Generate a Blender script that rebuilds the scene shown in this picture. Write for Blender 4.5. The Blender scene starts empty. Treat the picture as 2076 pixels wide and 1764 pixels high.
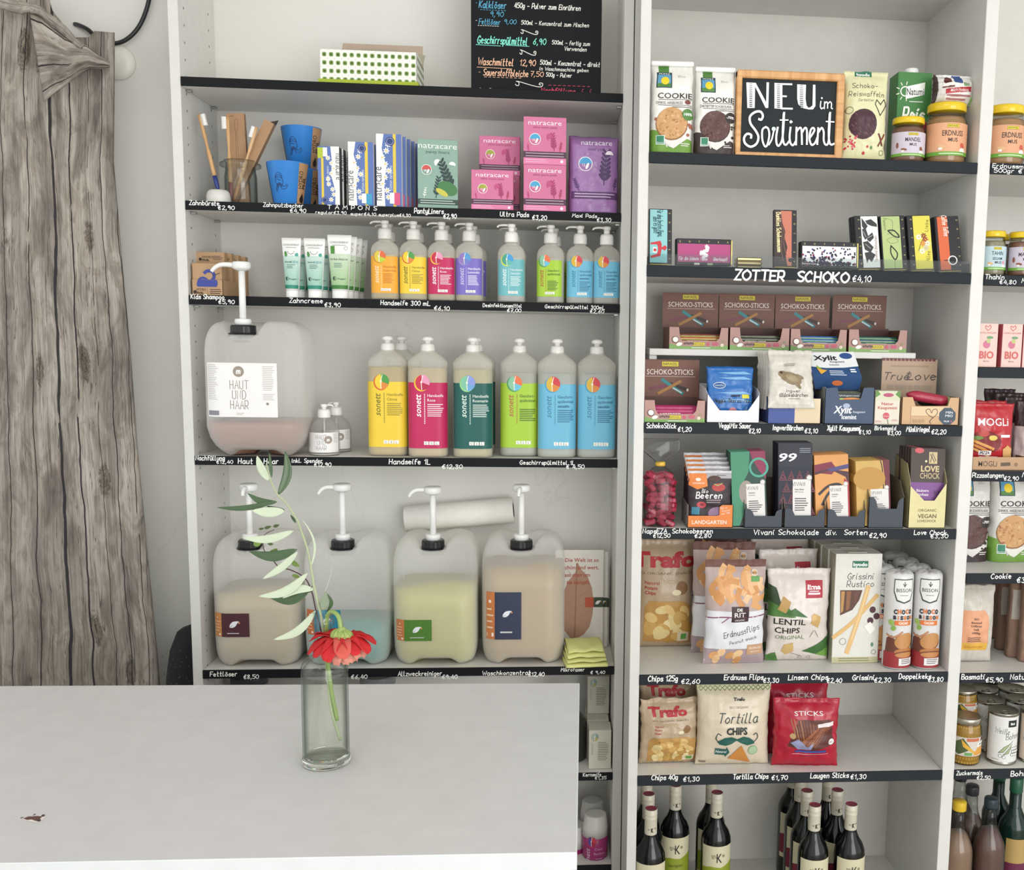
import bpy, math, random
from mathutils import Vector, Matrix, noise
from mathutils.geometry import tessellate_polygon
C = bpy.context.scene.collection
R = random.Random(7)
PI = math.pi
# ---------------- camera ----------------
CAMP = Vector((0.8437, -2.4474, 0.0))
YAW, PIT, ROL, FPX, PPX, PPY = 0.0868, 0.1249, 0.0181, 2045.99, 1298.33, 947.94
_cy, _sy, _cp, _sp = math.cos(YAW), math.sin(YAW), math.cos(PIT), math.sin(PIT)
FW = Vector((_sy*_cp, _cy*_cp, -_sp)); _rt = Vector((_cy, -_sy, 0)); _up = _rt.cross(FW)
RT = _rt*math.cos(ROL) + _up*math.sin(ROL); UP = -_rt*math.sin(ROL) + _up*math.cos(ROL)
cam_d = bpy.data.cameras.new('camera'); cam = bpy.data.objects.new('camera', cam_d); C.objects.link(cam)
cam.matrix_world = Matrix(((RT.x, UP.x, -FW.x, CAMP.x), (RT.y, UP.y, -FW.y, CAMP.y), (RT.z, UP.z, -FW.z, CAMP.z), (0, 0, 0, 1)))
cam_d.sensor_width = 36; cam_d.lens = FPX*36/2076
cam_d.shift_x = (1038-PPX)/2076; cam_d.shift_y = (PPY-882)/2076
cam_d.clip_start = 0.05
sc = bpy.context.scene; sc.camera = cam
# ---------------- light ----------------
w = bpy.data.worlds.new('world'); sc.world = w; w.use_nodes = True
w.node_tree.nodes['Background'].inputs[0].default_value = (0.95, 0.975, 1.0, 1)
w.node_tree.nodes['Background'].inputs[1].default_value = 0.96
def area(name, loc, target, sx, sy, power, col):
    l = bpy.data.lights.new(name, 'AREA'); l.shape = 'RECTANGLE'; l.size = sx; l.size_y = sy; l.energy = power; l.color = col
    o = bpy.data.objects.new(name, l); C.objects.link(o); o.location = loc
    o.rotation_euler = (Vector(target)-Vector(loc)).to_track_quat('-Z', 'Y').to_euler()
    return o
area('shop_window_light', (2.9, -4.7, -0.05), (0.6, 0.0, -0.25), 2.8, 2.7, 84, (1.0, 0.995, 0.985))
area('overhead_area_light', (0.4, -2.6, 1.55), (0.7, 0.0, -0.3), 1.6, 0.9, 9, (1.0, 0.98, 0.95))  # weak soft area light from overhead, unseen behind the camera
sc.view_settings.view_transform = 'Standard'; sc.view_settings.look = 'None'
sc.view_settings.gamma = 1; sc.view_settings.use_curve_mapping = False
sc.view_settings.exposure = 0.30
sc.cycles.transparent_max_bounces = 40

# ---------------- pixel -> place helpers (measuring only) ----------------
def ray(px, py): return (FW*FPX + RT*(px-PPX) - UP*(py-PPY)).normalized()
def at(px, py, Y):
    d = ray(px, py); return CAMP + d*((Y-CAMP.y)/d.y)
def ground(px, py, z):
    d = ray(px, py); return CAMP + d*((z-CAMP.z)/d.z)
def XP(px, Y, z):
    k = (px-PPX)/FPX; q = RT - FW*k; b = Vector((-CAMP.x, Y-CAMP.y, z-CAMP.z)); return -(b.dot(q))/q.x
def ZP(py, X, Y):
    k = (PPY-py)/FPX; q = UP - FW*k; b = Vector((X-CAMP.x, Y-CAMP.y, -CAMP.z)); return -(b.dot(q))/q.z

# ---------------- materials ----------------
_mc = {}
def lin(h):
    if isinstance(h, tuple): return h if len(h) == 4 else (*h, 1)
    h = h.lstrip('#')
    if len(h) == 3: h = ''.join(c*2 for c in h)
    f = lambda v: v/12.92 if v <= .04045 else ((v+.055)/1.055)**2.4
    return tuple(f(int(h[i:i+2], 16)/255) for i in (0, 2, 4)) + (1,)
def newmat(name):
    m = bpy.data.materials.new(name); m.use_nodes = True; nt = m.node_tree; nt.nodes.clear()
    out = nt.nodes.new('ShaderNodeOutputMaterial'); p = nt.nodes.new('ShaderNodeBsdfPrincipled'); nt.links.new(p.outputs[0], out.inputs[0])
    return m, nt, p, out
KIND = {'card': .55, 'print': .5, 'film': .28, 'plastic': .35, 'gloss': .12, 'matte': .85, 'metal': .3, 'lam': .42, 'ink': .6}
def M(col, kind='card'):
    """plain coloured surface with fine procedural mottling of colour and roughness"""
    key = (col, kind)
    if key in _mc: return _mc[key]
    m, nt, p, out = newmat(kind + '_' + str(col)); c = lin(col); N = nt.nodes; L = nt.links
    p.inputs['Roughness'].default_value = KIND[kind]
    if kind == 'metal': p.inputs['Metallic'].default_value = 1
    if kind == 'ink': p.inputs['Specular IOR Level'].default_value = .18
    if kind != 'print':
        tc = N.new('ShaderNodeTexCoord'); nz = N.new('ShaderNodeTexNoise'); nz.inputs['Scale'].default_value = 60 if kind in ('card', 'matte') else 25
        nz.inputs['Detail'].default_value = 3; L.new(tc.outputs['Object'], nz.inputs['Vector'])
        mx = N.new('ShaderNodeMix'); mx.data_type = 'RGBA'; L.new(nz.outputs['Fac'], mx.inputs['Factor'])
        mx.inputs['A'].default_value = tuple(v*.93 for v in c[:3]) + (1,); mx.inputs['B'].default_value = tuple(min(1, v*1.06) for v in c[:3]) + (1,)
        L.new(mx.outputs['Result'], p.inputs['Base Color'])
        if kind == 'film':
            b = N.new('ShaderNodeBump'); b.inputs['Strength'].default_value = .35; b.inputs['Distance'].default_value = .004
            n2 = N.new('ShaderNodeTexNoise'); n2.inputs['Scale'].default_value = 38; n2.inputs['Detail'].default_value = 2; n2.inputs['Distortion'].default_value = 1.2
            L.new(tc.outputs['Object'], n2.inputs['Vector']); L.new(n2.outputs['Fac'], b.inputs['Height']); L.new(b.outputs[0], p.inputs['Normal'])
    else: p.inputs['Base Color'].default_value = c
    _mc[key] = m; return m
def shell_mat(key, col, alpha, rough=.35):
    """thin milky translucent plastic"""
    if key in _mc: return _mc[key]
    m, nt, p, out = newmat(key); N = nt.nodes; L = nt.links
    p.inputs['Base Color'].default_value = lin(col); p.inputs['Roughness'].default_value = rough
    t = N.new('ShaderNodeBsdfTransparent'); mx = N.new('ShaderNodeMixShader'); fr = N.new('ShaderNodeLayerWeight'); fr.inputs['Blend'].default_value = .35
    mr = N.new('ShaderNodeMapRange'); mr.inputs['To Min'].default_value = alpha; mr.inputs['To Max'].default_value = min(1, alpha+.45)
    L.new(fr.outputs['Facing'], mr.inputs['Value']); L.new(mr.outputs[0], mx.inputs[0]); L.new(t.outputs[0], mx.inputs[1]); L.new(p.outputs[0], mx.inputs[2]); L.new(mx.outputs[0], out.inputs[0])
    _mc[key] = m; return m
def glass_mat(key, col, rough=0.0, ior=1.45):
    if key in _mc: return _mc[key]
    m, nt, p, out = newmat(key)
    p.inputs['Base Color'].default_value = lin(col); p.inputs['Roughness'].default_value = rough; p.inputs['Transmission Weight'].default_value = 1; p.inputs['IOR'].default_value = ior
    _mc[key] = m; return m
def clear_mat(key='clear_film', rough=.06, alpha=.12):
    return shell_mat(key, '#e8ecec', alpha, rough)
def thin_glass(key, tint, edge, gl=.02, ior=1.5):
    """thin clear glass: tinted transparency that darkens towards grazing, with a fresnel gloss"""
    if key in _mc: return _mc[key]
    m, nt, p, out = newmat(key); N = nt.nodes; L = nt.links; N.remove(p)
    lw = N.new('ShaderNodeLayerWeight'); lw.inputs['Blend'].default_value = .3; cr = N.new('ShaderNodeValToRGB'); cr.color_ramp.elements[0].position = .35; cr.color_ramp.elements[0].color = lin(tint); cr.color_ramp.elements[1].color = lin(edge); cr.color_ramp.elements[1].position = .97
    t = N.new('ShaderNodeBsdfTransparent'); g = N.new('ShaderNodeBsdfGlossy'); g.inputs['Roughness'].default_value = gl; pw = N.new('ShaderNodeMath'); pw.operation = 'POWER'; pw.inputs[1].default_value = 4; L.new(lw.outputs['Facing'], pw.inputs[0]); fr = N.new('ShaderNodeMapRange'); fr.inputs['To Min'].default_value = ((ior-1)/(ior+1))**2; fr.inputs['To Max'].default_value = .55; L.new(pw.outputs[0], fr.inputs['Value']); lw.inputs['Blend'].default_value = .5; mx = N.new('ShaderNodeMixShader')
    L.new(lw.outputs['Facing'], cr.inputs[0]); L.new(cr.outputs[0], t.inputs['Color']); L.new(fr.outputs[0], mx.inputs[0]); L.new(t.outputs[0], mx.inputs[1]); L.new(g.outputs[0], mx.inputs[2]); L.new(mx.outputs[0], out.inputs[0])
    _mc[key] = m; return m
def wood_mat(key, c1, c2, scale=14, vec=(1, 1, 12)):
    if key in _mc: return _mc[key]
    m, nt, p, out = newmat(key); N = nt.nodes; L = nt.links
    tc = N.new('ShaderNodeTexCoord'); mp = N.new('ShaderNodeMapping'); mp.inputs['Scale'].default_value = vec
    nz = N.new('ShaderNodeTexNoise'); nz.inputs['Scale'].default_value = scale; nz.inputs['Detail'].default_value = 5; nz.inputs['Distortion'].default_value = .6
    cr = N.new('ShaderNodeValToRGB'); cr.color_ramp.elements[0].color = lin(c1); cr.color_ramp.elements[1].color = lin(c2); cr.color_ramp.elements[0].position = .35; cr.color_ramp.elements[1].position = .68
    L.new(tc.outputs['Object'], mp.inputs[0]); L.new(mp.outputs[0], nz.inputs['Vector']); L.new(nz.outputs['Fac'], cr.inputs[0]); L.new(cr.outputs[0], p.inputs['Base Color'])
    p.inputs['Roughness'].default_value = .5; _mc[key] = m; return m
def wall_mat():
    m, nt, p, out = newmat('white_plaster'); N = nt.nodes; L = nt.links
    tc = N.new('ShaderNodeTexCoord'); n1 = N.new('ShaderNodeTexNoise'); n1.inputs['Scale'].default_value = 2.2; n1.inputs['Detail'].default_value = 6
    cr = N.new('ShaderNodeValToRGB'); cr.color_ramp.elements[0].position = .3; cr.color_ramp.elements[0].color = lin('#dad8d1'); cr.color_ramp.elements[1].position = .7; cr.color_ramp.elements[1].color = lin('#e4e3dd')
    L.new(tc.outputs['Object'], n1.inputs['Vector']); L.new(n1.outputs['Fac'], cr.inputs[0])
    # hair cracks and scuffs
    n2 = N.new('ShaderNodeTexVoronoi'); n2.feature = 'DISTANCE_TO_EDGE'; n2.inputs['Scale'].default_value = 1.7
    dz = N.new('ShaderNodeTexNoise'); dz.inputs['Scale'].default_value = 6; dz.inputs['Detail'].default_value = 6
    ad = N.new('ShaderNodeVectorMath'); ad.operation = 'MULTIPLY_ADD'; ad.inputs[1].default_value = (.35, .35, .35)
    L.new(tc.outputs['Object'], dz.inputs['Vector']); L.new(dz.outputs['Color'], ad.inputs[0]); L.new(tc.outputs['Object'], ad.inputs[2]); L.new(ad.outputs[0], n2.inputs['Vector'])
    c2 = N.new('ShaderNodeValToRGB'); c2.color_ramp.elements[0].color = (1, 1, 1, 1); c2.color_ramp.elements[1].color = (0, 0, 0, 1); c2.color_ramp.elements[1].position = .006
    L.new(n2.outputs['Distance'], c2.inputs[0])
    n3 = N.new('ShaderNodeTexNoise'); n3.inputs['Scale'].default_value = 2.5; L.new(tc.outputs['Object'], n3.inputs['Vector'])
    g = N.new('ShaderNodeMath'); g.operation = 'GREATER_THAN'; g.inputs[1].default_value = .56; L.new(n3.outputs['Fac'], g.inputs[0])
    mu = N.new('ShaderNodeMath'); mu.operation = 'MULTIPLY'; L.new(c2.outputs[0], mu.inputs[0]); L.new(g.outputs[0], mu.inputs[1])
    mu2 = N.new('ShaderNodeMath'); mu2.operation = 'MULTIPLY'; mu2.inputs[1].default_value = .13; L.new(mu.outputs[0], mu2.inputs[0])
    mx = N.new('ShaderNodeMix'); mx.data_type = 'RGBA'; L.new(mu2.outputs[0], mx.inputs['Factor']); L.new(cr.outputs[0], mx.inputs['A']); mx.inputs['B'].default_value = lin('#8d8a80')
    L.new(mx.outputs['Result'], p.inputs['Base Color']); p.inputs['Roughness'].default_value = .8
    b = N.new('ShaderNodeBump'); b.inputs['Strength'].default_value = .25; b.inputs['Distance'].default_value = .004; L.new(n1.outputs['Fac'], b.inputs['Height']); L.new(b.outputs[0], p.inputs['Normal'])
    return m

# ---------------- objects ----------------
def setp(o, label=None, cat=None, group=None, kind=None):
    if label: o['label'] = label
    if cat: o['category'] = cat
    if group: o['group'] = group
    if kind: o['kind'] = kind
    return o
def thing(name, label, cat, loc=(0, 0, 0), rz=0, group=None, rx=0, ry=0):
    o = bpy.data.objects.new(name, None); C.objects.link(o); o.location = loc; o.rotation_euler = (rx, ry, rz); o.empty_display_size = .03
    return setp(o, label, cat, group)
def dup(root, loc, rz=None, label=None, group=None, rx=None, skip=()):
    r = root.copy(); C.objects.link(r); r.location = loc
    if rz is not None: r.rotation_euler.z = rz
    if rx is not None: r.rotation_euler.x = rx
    if label: r['label'] = label
    if group: r['group'] = group
    for ch in list(root.children):
        if ch.name.split('.')[0] in skip: continue
        c = ch.copy(); C.objects.link(c); c.parent = r
        for g in list(ch.children):
            d = g.copy(); C.objects.link(d); d.parent = c
    return r
class MB:
    def __init__(s): s.v = []; s.f = []; s.m = []; s.sm = []; s.mats = []; s.uv = None
    def mi(s, mat):
        if isinstance(mat, str): mat = M(mat)
        if mat not in s.mats: s.mats.append(mat)
        return s.mats.index(mat)
    def add(s, vs, fs, mat, smooth=False):
        b = len(s.v); s.v += [tuple(v) for v in vs]; k = s.mi(mat)
        for f in fs: s.f.append(tuple(i+b for i in f)); s.m.append(k); s.sm.append(smooth)
        return s
    def box(s, x0, x1, y0, y1, z0, z1, mat, b=0.0):
        if x0 > x1: x0, x1 = x1, x0
        if y0 > y1: y0, y1 = y1, y0
        if z0 > z1: z0, z1 = z1, z0
        if b <= 0:
            vs = [(x, y, z) for z in (z0, z1) for y in (y0, y1) for x in (x0, x1)]
            return s.add(vs, [(0, 2, 3, 1), (4, 5, 7, 6), (0, 1, 5, 4), (2, 6, 7, 3), (0, 4, 6, 2), (1, 3, 7, 5)], mat)
        vs = []; ix = {}
        X = (x0, x1); Y = (y0, y1); Z = (z0, z1)
        for i in (0, 1):
            for j in (0, 1):
                for k in (0, 1):
                    sx, sy, sz = 1-2*i, 1-2*j, 1-2*k
                    ix[i, j, k, 0] = len(vs); vs.append((X[i], Y[j]+sy*b, Z[k]+sz*b))
                    ix[i, j, k, 1] = len(vs); vs.append((X[i]+sx*b, Y[j], Z[k]+sz*b))
                    ix[i, j, k, 2] = len(vs); vs.append((X[i]+sx*b, Y[j]+sy*b, Z[k]))
        fs = []
        for i in (0, 1): fs.append([ix[i, j, k, 0] for j, k in ((0, 0), (1, 0), (1, 1), (0, 1))])
        for j in (0, 1): fs.append([ix[i, j, k, 1] for i, k in ((0, 0), (1, 0), (1, 1), (0, 1))])
        for k in (0, 1): fs.append([ix[i, j, k, 2] for i, j in ((0, 0), (1, 0), (1, 1), (0, 1))])
        for j in (0, 1):
            for k in (0, 1): fs.append([ix[0, j, k, 1], ix[1, j, k, 1], ix[1, j, k, 2], ix[0, j, k, 2]])
        for i in (0, 1):
            for k in (0, 1): fs.append([ix[i, 0, k, 0], ix[i, 1, k, 0], ix[i, 1, k, 2], ix[i, 0, k, 2]])
            for j in (0, 1): fs.append([ix[i, j, 0, 0], ix[i, j, 1, 0], ix[i, j, 1, 1], ix[i, j, 0, 1]])
            for j in (0, 1):
                for k in (0, 1): pass
        for i in (0, 1):
            for j in (0, 1):
                for k in (0, 1): fs.append([ix[i, j, k, 0], ix[i, j, k, 1], ix[i, j, k, 2]])
        cx = Vector(((x0+x1)/2, (y0+y1)/2, (z0+z1)/2)); ff = []
        for f in fs:
            a, bb, c = Vector(vs[f[0]]), Vector(vs[f[1]]), Vector(vs[f[2]])
            n = (bb-a).cross(c-a); mid = sum((Vector(vs[q]) for q in f), Vector())/len(f)
            ff.append(f if n.dot(mid-cx) > 0 else f[::-1])
        return s.add(vs, ff, mat)
    def loft(s, rings, mat, cap0=True, cap1=True, smooth=True, close=True):
        n = len(rings[0]); vs = [p for r in rings for p in r]; fs = []
        for i in range(len(rings)-1):
            for j in range(n if close else n-1):
                k = (j+1) % n; fs.append((i*n+j, i*n+k, (i+1)*n+k, (i+1)*n+j))
        if cap0: fs.append(tuple(range(n))[::-1])
        if cap1: fs.append(tuple((len(rings)-1)*n+j for j in range(n)))
        return s.add(vs, fs, mat, smooth)
    def lathe(s, prof, mat, n=24, c=(0, 0, 0), cap0=True, cap1=True, sx=1, sy=1, smooth=True):
        rings = [[(c[0]+r*sx*math.cos(2*PI*j/n), c[1]+r*sy*math.sin(2*PI*j/n), c[2]+z) for j in range(n)] for r, z in prof]
        return s.loft(rings, mat, cap0, cap1, smooth)
    def tube(s, pts, r, mat, n=8, smooth=True, cap=True):
        pts = [Vector(p) for p in pts]; rr = r if isinstance(r, (list, tuple)) else [r]*len(pts); rings = []
        t0 = (pts[1]-pts[0]).normalized(); a = t0.orthogonal().normalized()
        for i, p in enumerate(pts):
            t = (pts[min(i+1, len(pts)-1)]-pts[max(i-1, 0)]).normalized()
            a = (a - t*a.dot(t)).normalized(); b = t.cross(a)
            rings.append([p+(a*math.cos(2*PI*j/n)+b*math.sin(2*PI*j/n))*rr[i] for j in range(n)])
        return s.loft(rings, mat, cap, cap, smooth)
    def grid(s, pts, mat, smooth=True, flip=False):
        nv = len(pts); nu = len(pts[0]); fs = []
        for i in range(nv-1):
            for j in range(nu-1):
                f = (i*nu+j, i*nu+j+1, (i+1)*nu+j+1, (i+1)*nu+j); fs.append(f[::-1] if flip else f)
        return s.add([p for r in pts for p in r], fs, mat, smooth)
    def build(s, name, parent=None, label=None, kind=None, cat=None, group=None, loc=None):
        me = bpy.data.meshes.new(name); me.from_pydata(s.v, [], s.f)
        for m in s.mats: me.materials.append(m)
        me.polygons.foreach_set('material_index', s.m); me.polygons.foreach_set('use_smooth', s.sm)
        if s.uv:
            uvl = me.uv_layers.new(name='UVMap')
            for l in me.loops: uvl.data[l.index].uv = s.uv[l.vertex_index]
        me.update(); o = bpy.data.objects.new(name, me); C.objects.link(o)
        if parent: o.parent = parent
        if loc: o.location = loc
        return setp(o, label, cat, group, kind)
def one(name, parent, fn, *a, **k):
    mb = MB(); getattr(mb, fn)(*a, **k); return mb.build(name, parent)
def smooth_path(pts, n=4):
    pts = [Vector(p) for p in pts]
    if len(pts) < 3: return pts
    out = []; P = [pts[0]]+pts+[pts[-1]]
    for i in range(1, len(P)-2):
        a, b, c, d = P[i-1:i+3]
        for k in range(n):
            t = k/n; out.append(.5*((2*b)+(c-a)*t+(2*a-5*b+4*c-d)*t*t+(3*b-3*c+d-a)*t**3))
    out.append(pts[-1]); return out
def rrect(w, d, r, n=5):
    """rounded rectangle ring, counter-clockwise from above, starting at the middle of the front (-y) side"""
    r = min(r, w/2-1e-5, d/2-1e-5); pts = [(0, -d/2)]
    for cx, cy, a0 in ((w/2-r, -d/2+r, -90), (w/2-r, d/2-r, 0), (-w/2+r, d/2-r, 90), (-w/2+r, -d/2+r, 180)):
        for k in range(n+1):
            a = math.radians(a0+90*k/n); pts.append((cx+r*math.cos(a), cy+r*math.sin(a)))
    return pts
def rr_at(w, d, r, s):
    """point and outward normal at arc length s to the right of the front centre"""
    r = min(r, w/2-1e-5, d/2-1e-5); sg = 1 if s >= 0 else -1; t = abs(s); a1 = w/2-r; q = PI*r/2; a2 = d-2*r
    if t <= a1: x, y, nx, ny = t, -d/2, 0, -1
    elif t <= a1+q: a = (t-a1)/r; x, y, nx, ny = a1+r*math.sin(a), -d/2+r-r*math.cos(a), math.sin(a), -math.cos(a)
    else: x, y, nx, ny = w/2, -d/2+r+(t-a1-q), 1, 0
    return x*sg, y, nx*sg, ny

# ---------------- lettering ----------------
SF = {'a': (5, '45 26 04 02 10 30 43;46 42 50'), 'b': (5, '0A 00;04 26 45 42 20 01'), 'c': (5, '45 26 04 02 10 30 41'), 'd': (5, '45 26 04 02 10 30 43;4A 41 50'),
 'e': (5, '03 44 35 16 03 11 20 41'), 'f': (4, '4A 2A 18 10;06 36'), 'g': (5, '45 26 04 02 20 43;46 4y 2x 0y'), 'h': (5, '0A 00;04 26 45 40'), 'i': (2, '06 01 10;08 19'),
 'j': (3, '26 2y 0x;28 29'), 'k': (5, '0A 00;45 03;13 40'), 'l': (3, '0A 01 10 20'), 'm': (7, '06 00;04 26 34 30;34 56 64 60'), 'n': (5, '06 00;04 26 45 40'),
 'o': (5, '26 04 02 20 42 44 26'), 'p': (5, '06 0x;04 26 45 42 20 01'), 'q': (5, '45 26 04 02 20 42;46 4x'), 'r': (4, '06 00;03 16 36'), 's': (4, '45 26 04 33 41 20 01'),
 't': (4, '1A 11 20 30;!06 36'), 'u': (5, '06 02 10 30 43;46 40'), 'v': (4, '!06 20 46'), 'w': (7, '!06 10 35 50 66'), 'x': (4, '!06 40;!46 00'), 'y': (5, '06 02 20 43;46 4y 2x 0y'),
 'z': (4, '!06 46 00 40'), '\u00e4': (5, '45 26 04 02 10 30 43;46 42 50;18 19;38 39'), '\u00f6': (5, '26 04 02 20 42 44 26;18 19;38 39'), '\u00fc': (5, '06 02 10 30 43;46 40;18 19;38 39'),
 '\u00df': (5, '00 08 2A 48 25 43 41 20'), 'A': (6, '!00 3A 60;!14 54'), 'B': (5, '0A 00;0A 3A 48 35 05;35 53 51 30 00'), 'C': (6, '58 3A 06 03 20 51'), 'D': (6, '0A 00;0A 3A 57 53 30 00'),
 'E': (5, '!5A 0A 00 50;!05 45'), 'F': (5, '!5A 0A 00;!05 45'), 'G': (6, '58 3A 06 03 20 50 54 34'), 'H': (6, '!0A 00;!5A 50;!05 55'), 'I': (2, '0A 00'), 'J': (5, '4A 42 20 01'),
 'K': (6, '!0A 00;!5A 04;!15 50'), 'L': (5, '!0A 00 50'), 'M': (7, '!00 1A 34 6A 70'), 'N': (6, '!00 0A 50 5A'), 'O': (6, '3A 07 03 30 63 67 3A'), 'P': (5, '0A 00;0A 4A 57 44 04'),
 'Q': (6, '3A 07 03 30 63 67 3A;43 60'), 'R': (6, '0A 00;0A 4A 57 44 04;!24 50'), 'S': (5, '59 3A 08 25 44 52 30 01'), 'T': (6, '!0A 6A;!3A 30'), 'U': (6, '0A 02 30 52 5A'),
 'V': (6, '!0A 30 6A'), 'W': (8, '!0A 20 47 60 8A'), 'X': (5, '!0A 50;!5A 00'), 'Y': (6, '!0A 35 6A;!35 30'), 'Z': (5, '!0A 5A 00 50'),
 '0': (5, '3A 07 03 30 53 57 3A'), '1': (3, '!07 2A 20'), '2': (5, '08 2A 49 46 00;00 50'), '3': (5, '09 3A 48 26 43 30 01'), '4': (5, '!3A 03 53;!47 40'),
 '5': (5, '!5A 0A 06;06 36 53 30 01'), '6': (5, '4A 15 02 20 42 35 04'), '7': (5, '!0A 5A 20;!15 45'), '8': (5, '25 08 2A 48 25 02 20 42 25'), '9': (5, '48 2A 07 25 48 40'),
 ',': (2, '11 0y'), '.': (2, '00 01'), '-': (5, '04 44'), '\u20ac': (6, '59 3A 15 13 20 51;06 46;04 44'), '&': (6, '50 18 2A 38 03 10 20 54'), '+': (5, '!05 45;!27 23'), '!': (2, '0A 03;00 01'), ' ': (3, '')}
_hx = {'x': -3, 'y': -2, 'z': -1}
def hv(c): return _hx[c] if c in _hx else int(c, 16)
def stroke_text(s, track=1.6, jit=0.0, rnd=None):
    """list of polylines in units of cap height, total width"""
    out = []; x = 0
    for ch in s:
        adv, st = SF.get(ch, SF['-']); dy = rnd.uniform(-jit, jit) if rnd else 0
        for k in (st.split(';') if st else []):
            str8 = k[0] == '!'; k = k.lstrip('!'); p = [((x+hv(t[0]))/10, hv(t[1])/10+dy) for t in k.split()]
            if len(p) > 2 and not str8: p = [(q.x, q.y) for q in smooth_path([(a, b, 0) for a, b in p], 3)]
            out.append(p)
        x += adv+track
    return out, max(.1, (x-track)/10)
_tc = {}
def font_mesh(s, bold=0.0):
    if bold > .012 and any(c in s for c in 'MNWKR\u00dc') and bold < .045: bold = .009
    key = (s, bold)
    if key in _tc: return _tc[key]
    cu = bpy.data.curves.new('t', 'FONT'); cu.body = s; cu.size = 1; cu.resolution_u = 2; cu.offset = bold; cu.fill_mode = 'FRONT'
    o = bpy.data.objects.new('t', cu); C.objects.link(o)
    dg = bpy.context.evaluated_depsgraph_get(); me = bpy.data.meshes.new_from_object(o.evaluated_get(dg))
    vs = [(v.co.x, v.co.y) for v in me.vertices]; fs = [tuple(p.vertices) for p in me.polygons]
    bpy.data.objects.remove(o); bpy.data.curves.remove(cu); bpy.data.meshes.remove(me)
    if vs:
        x0 = min(v[0] for v in vs); x1 = max(v[0] for v in vs)
        vs = [((v[0]-x0)/.73, v[1]/.73) for v in vs]; wd = (x1-x0)/.73
    else: wd = .1
    _tc[key] = (vs, fs, wd); return _tc[key]

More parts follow.
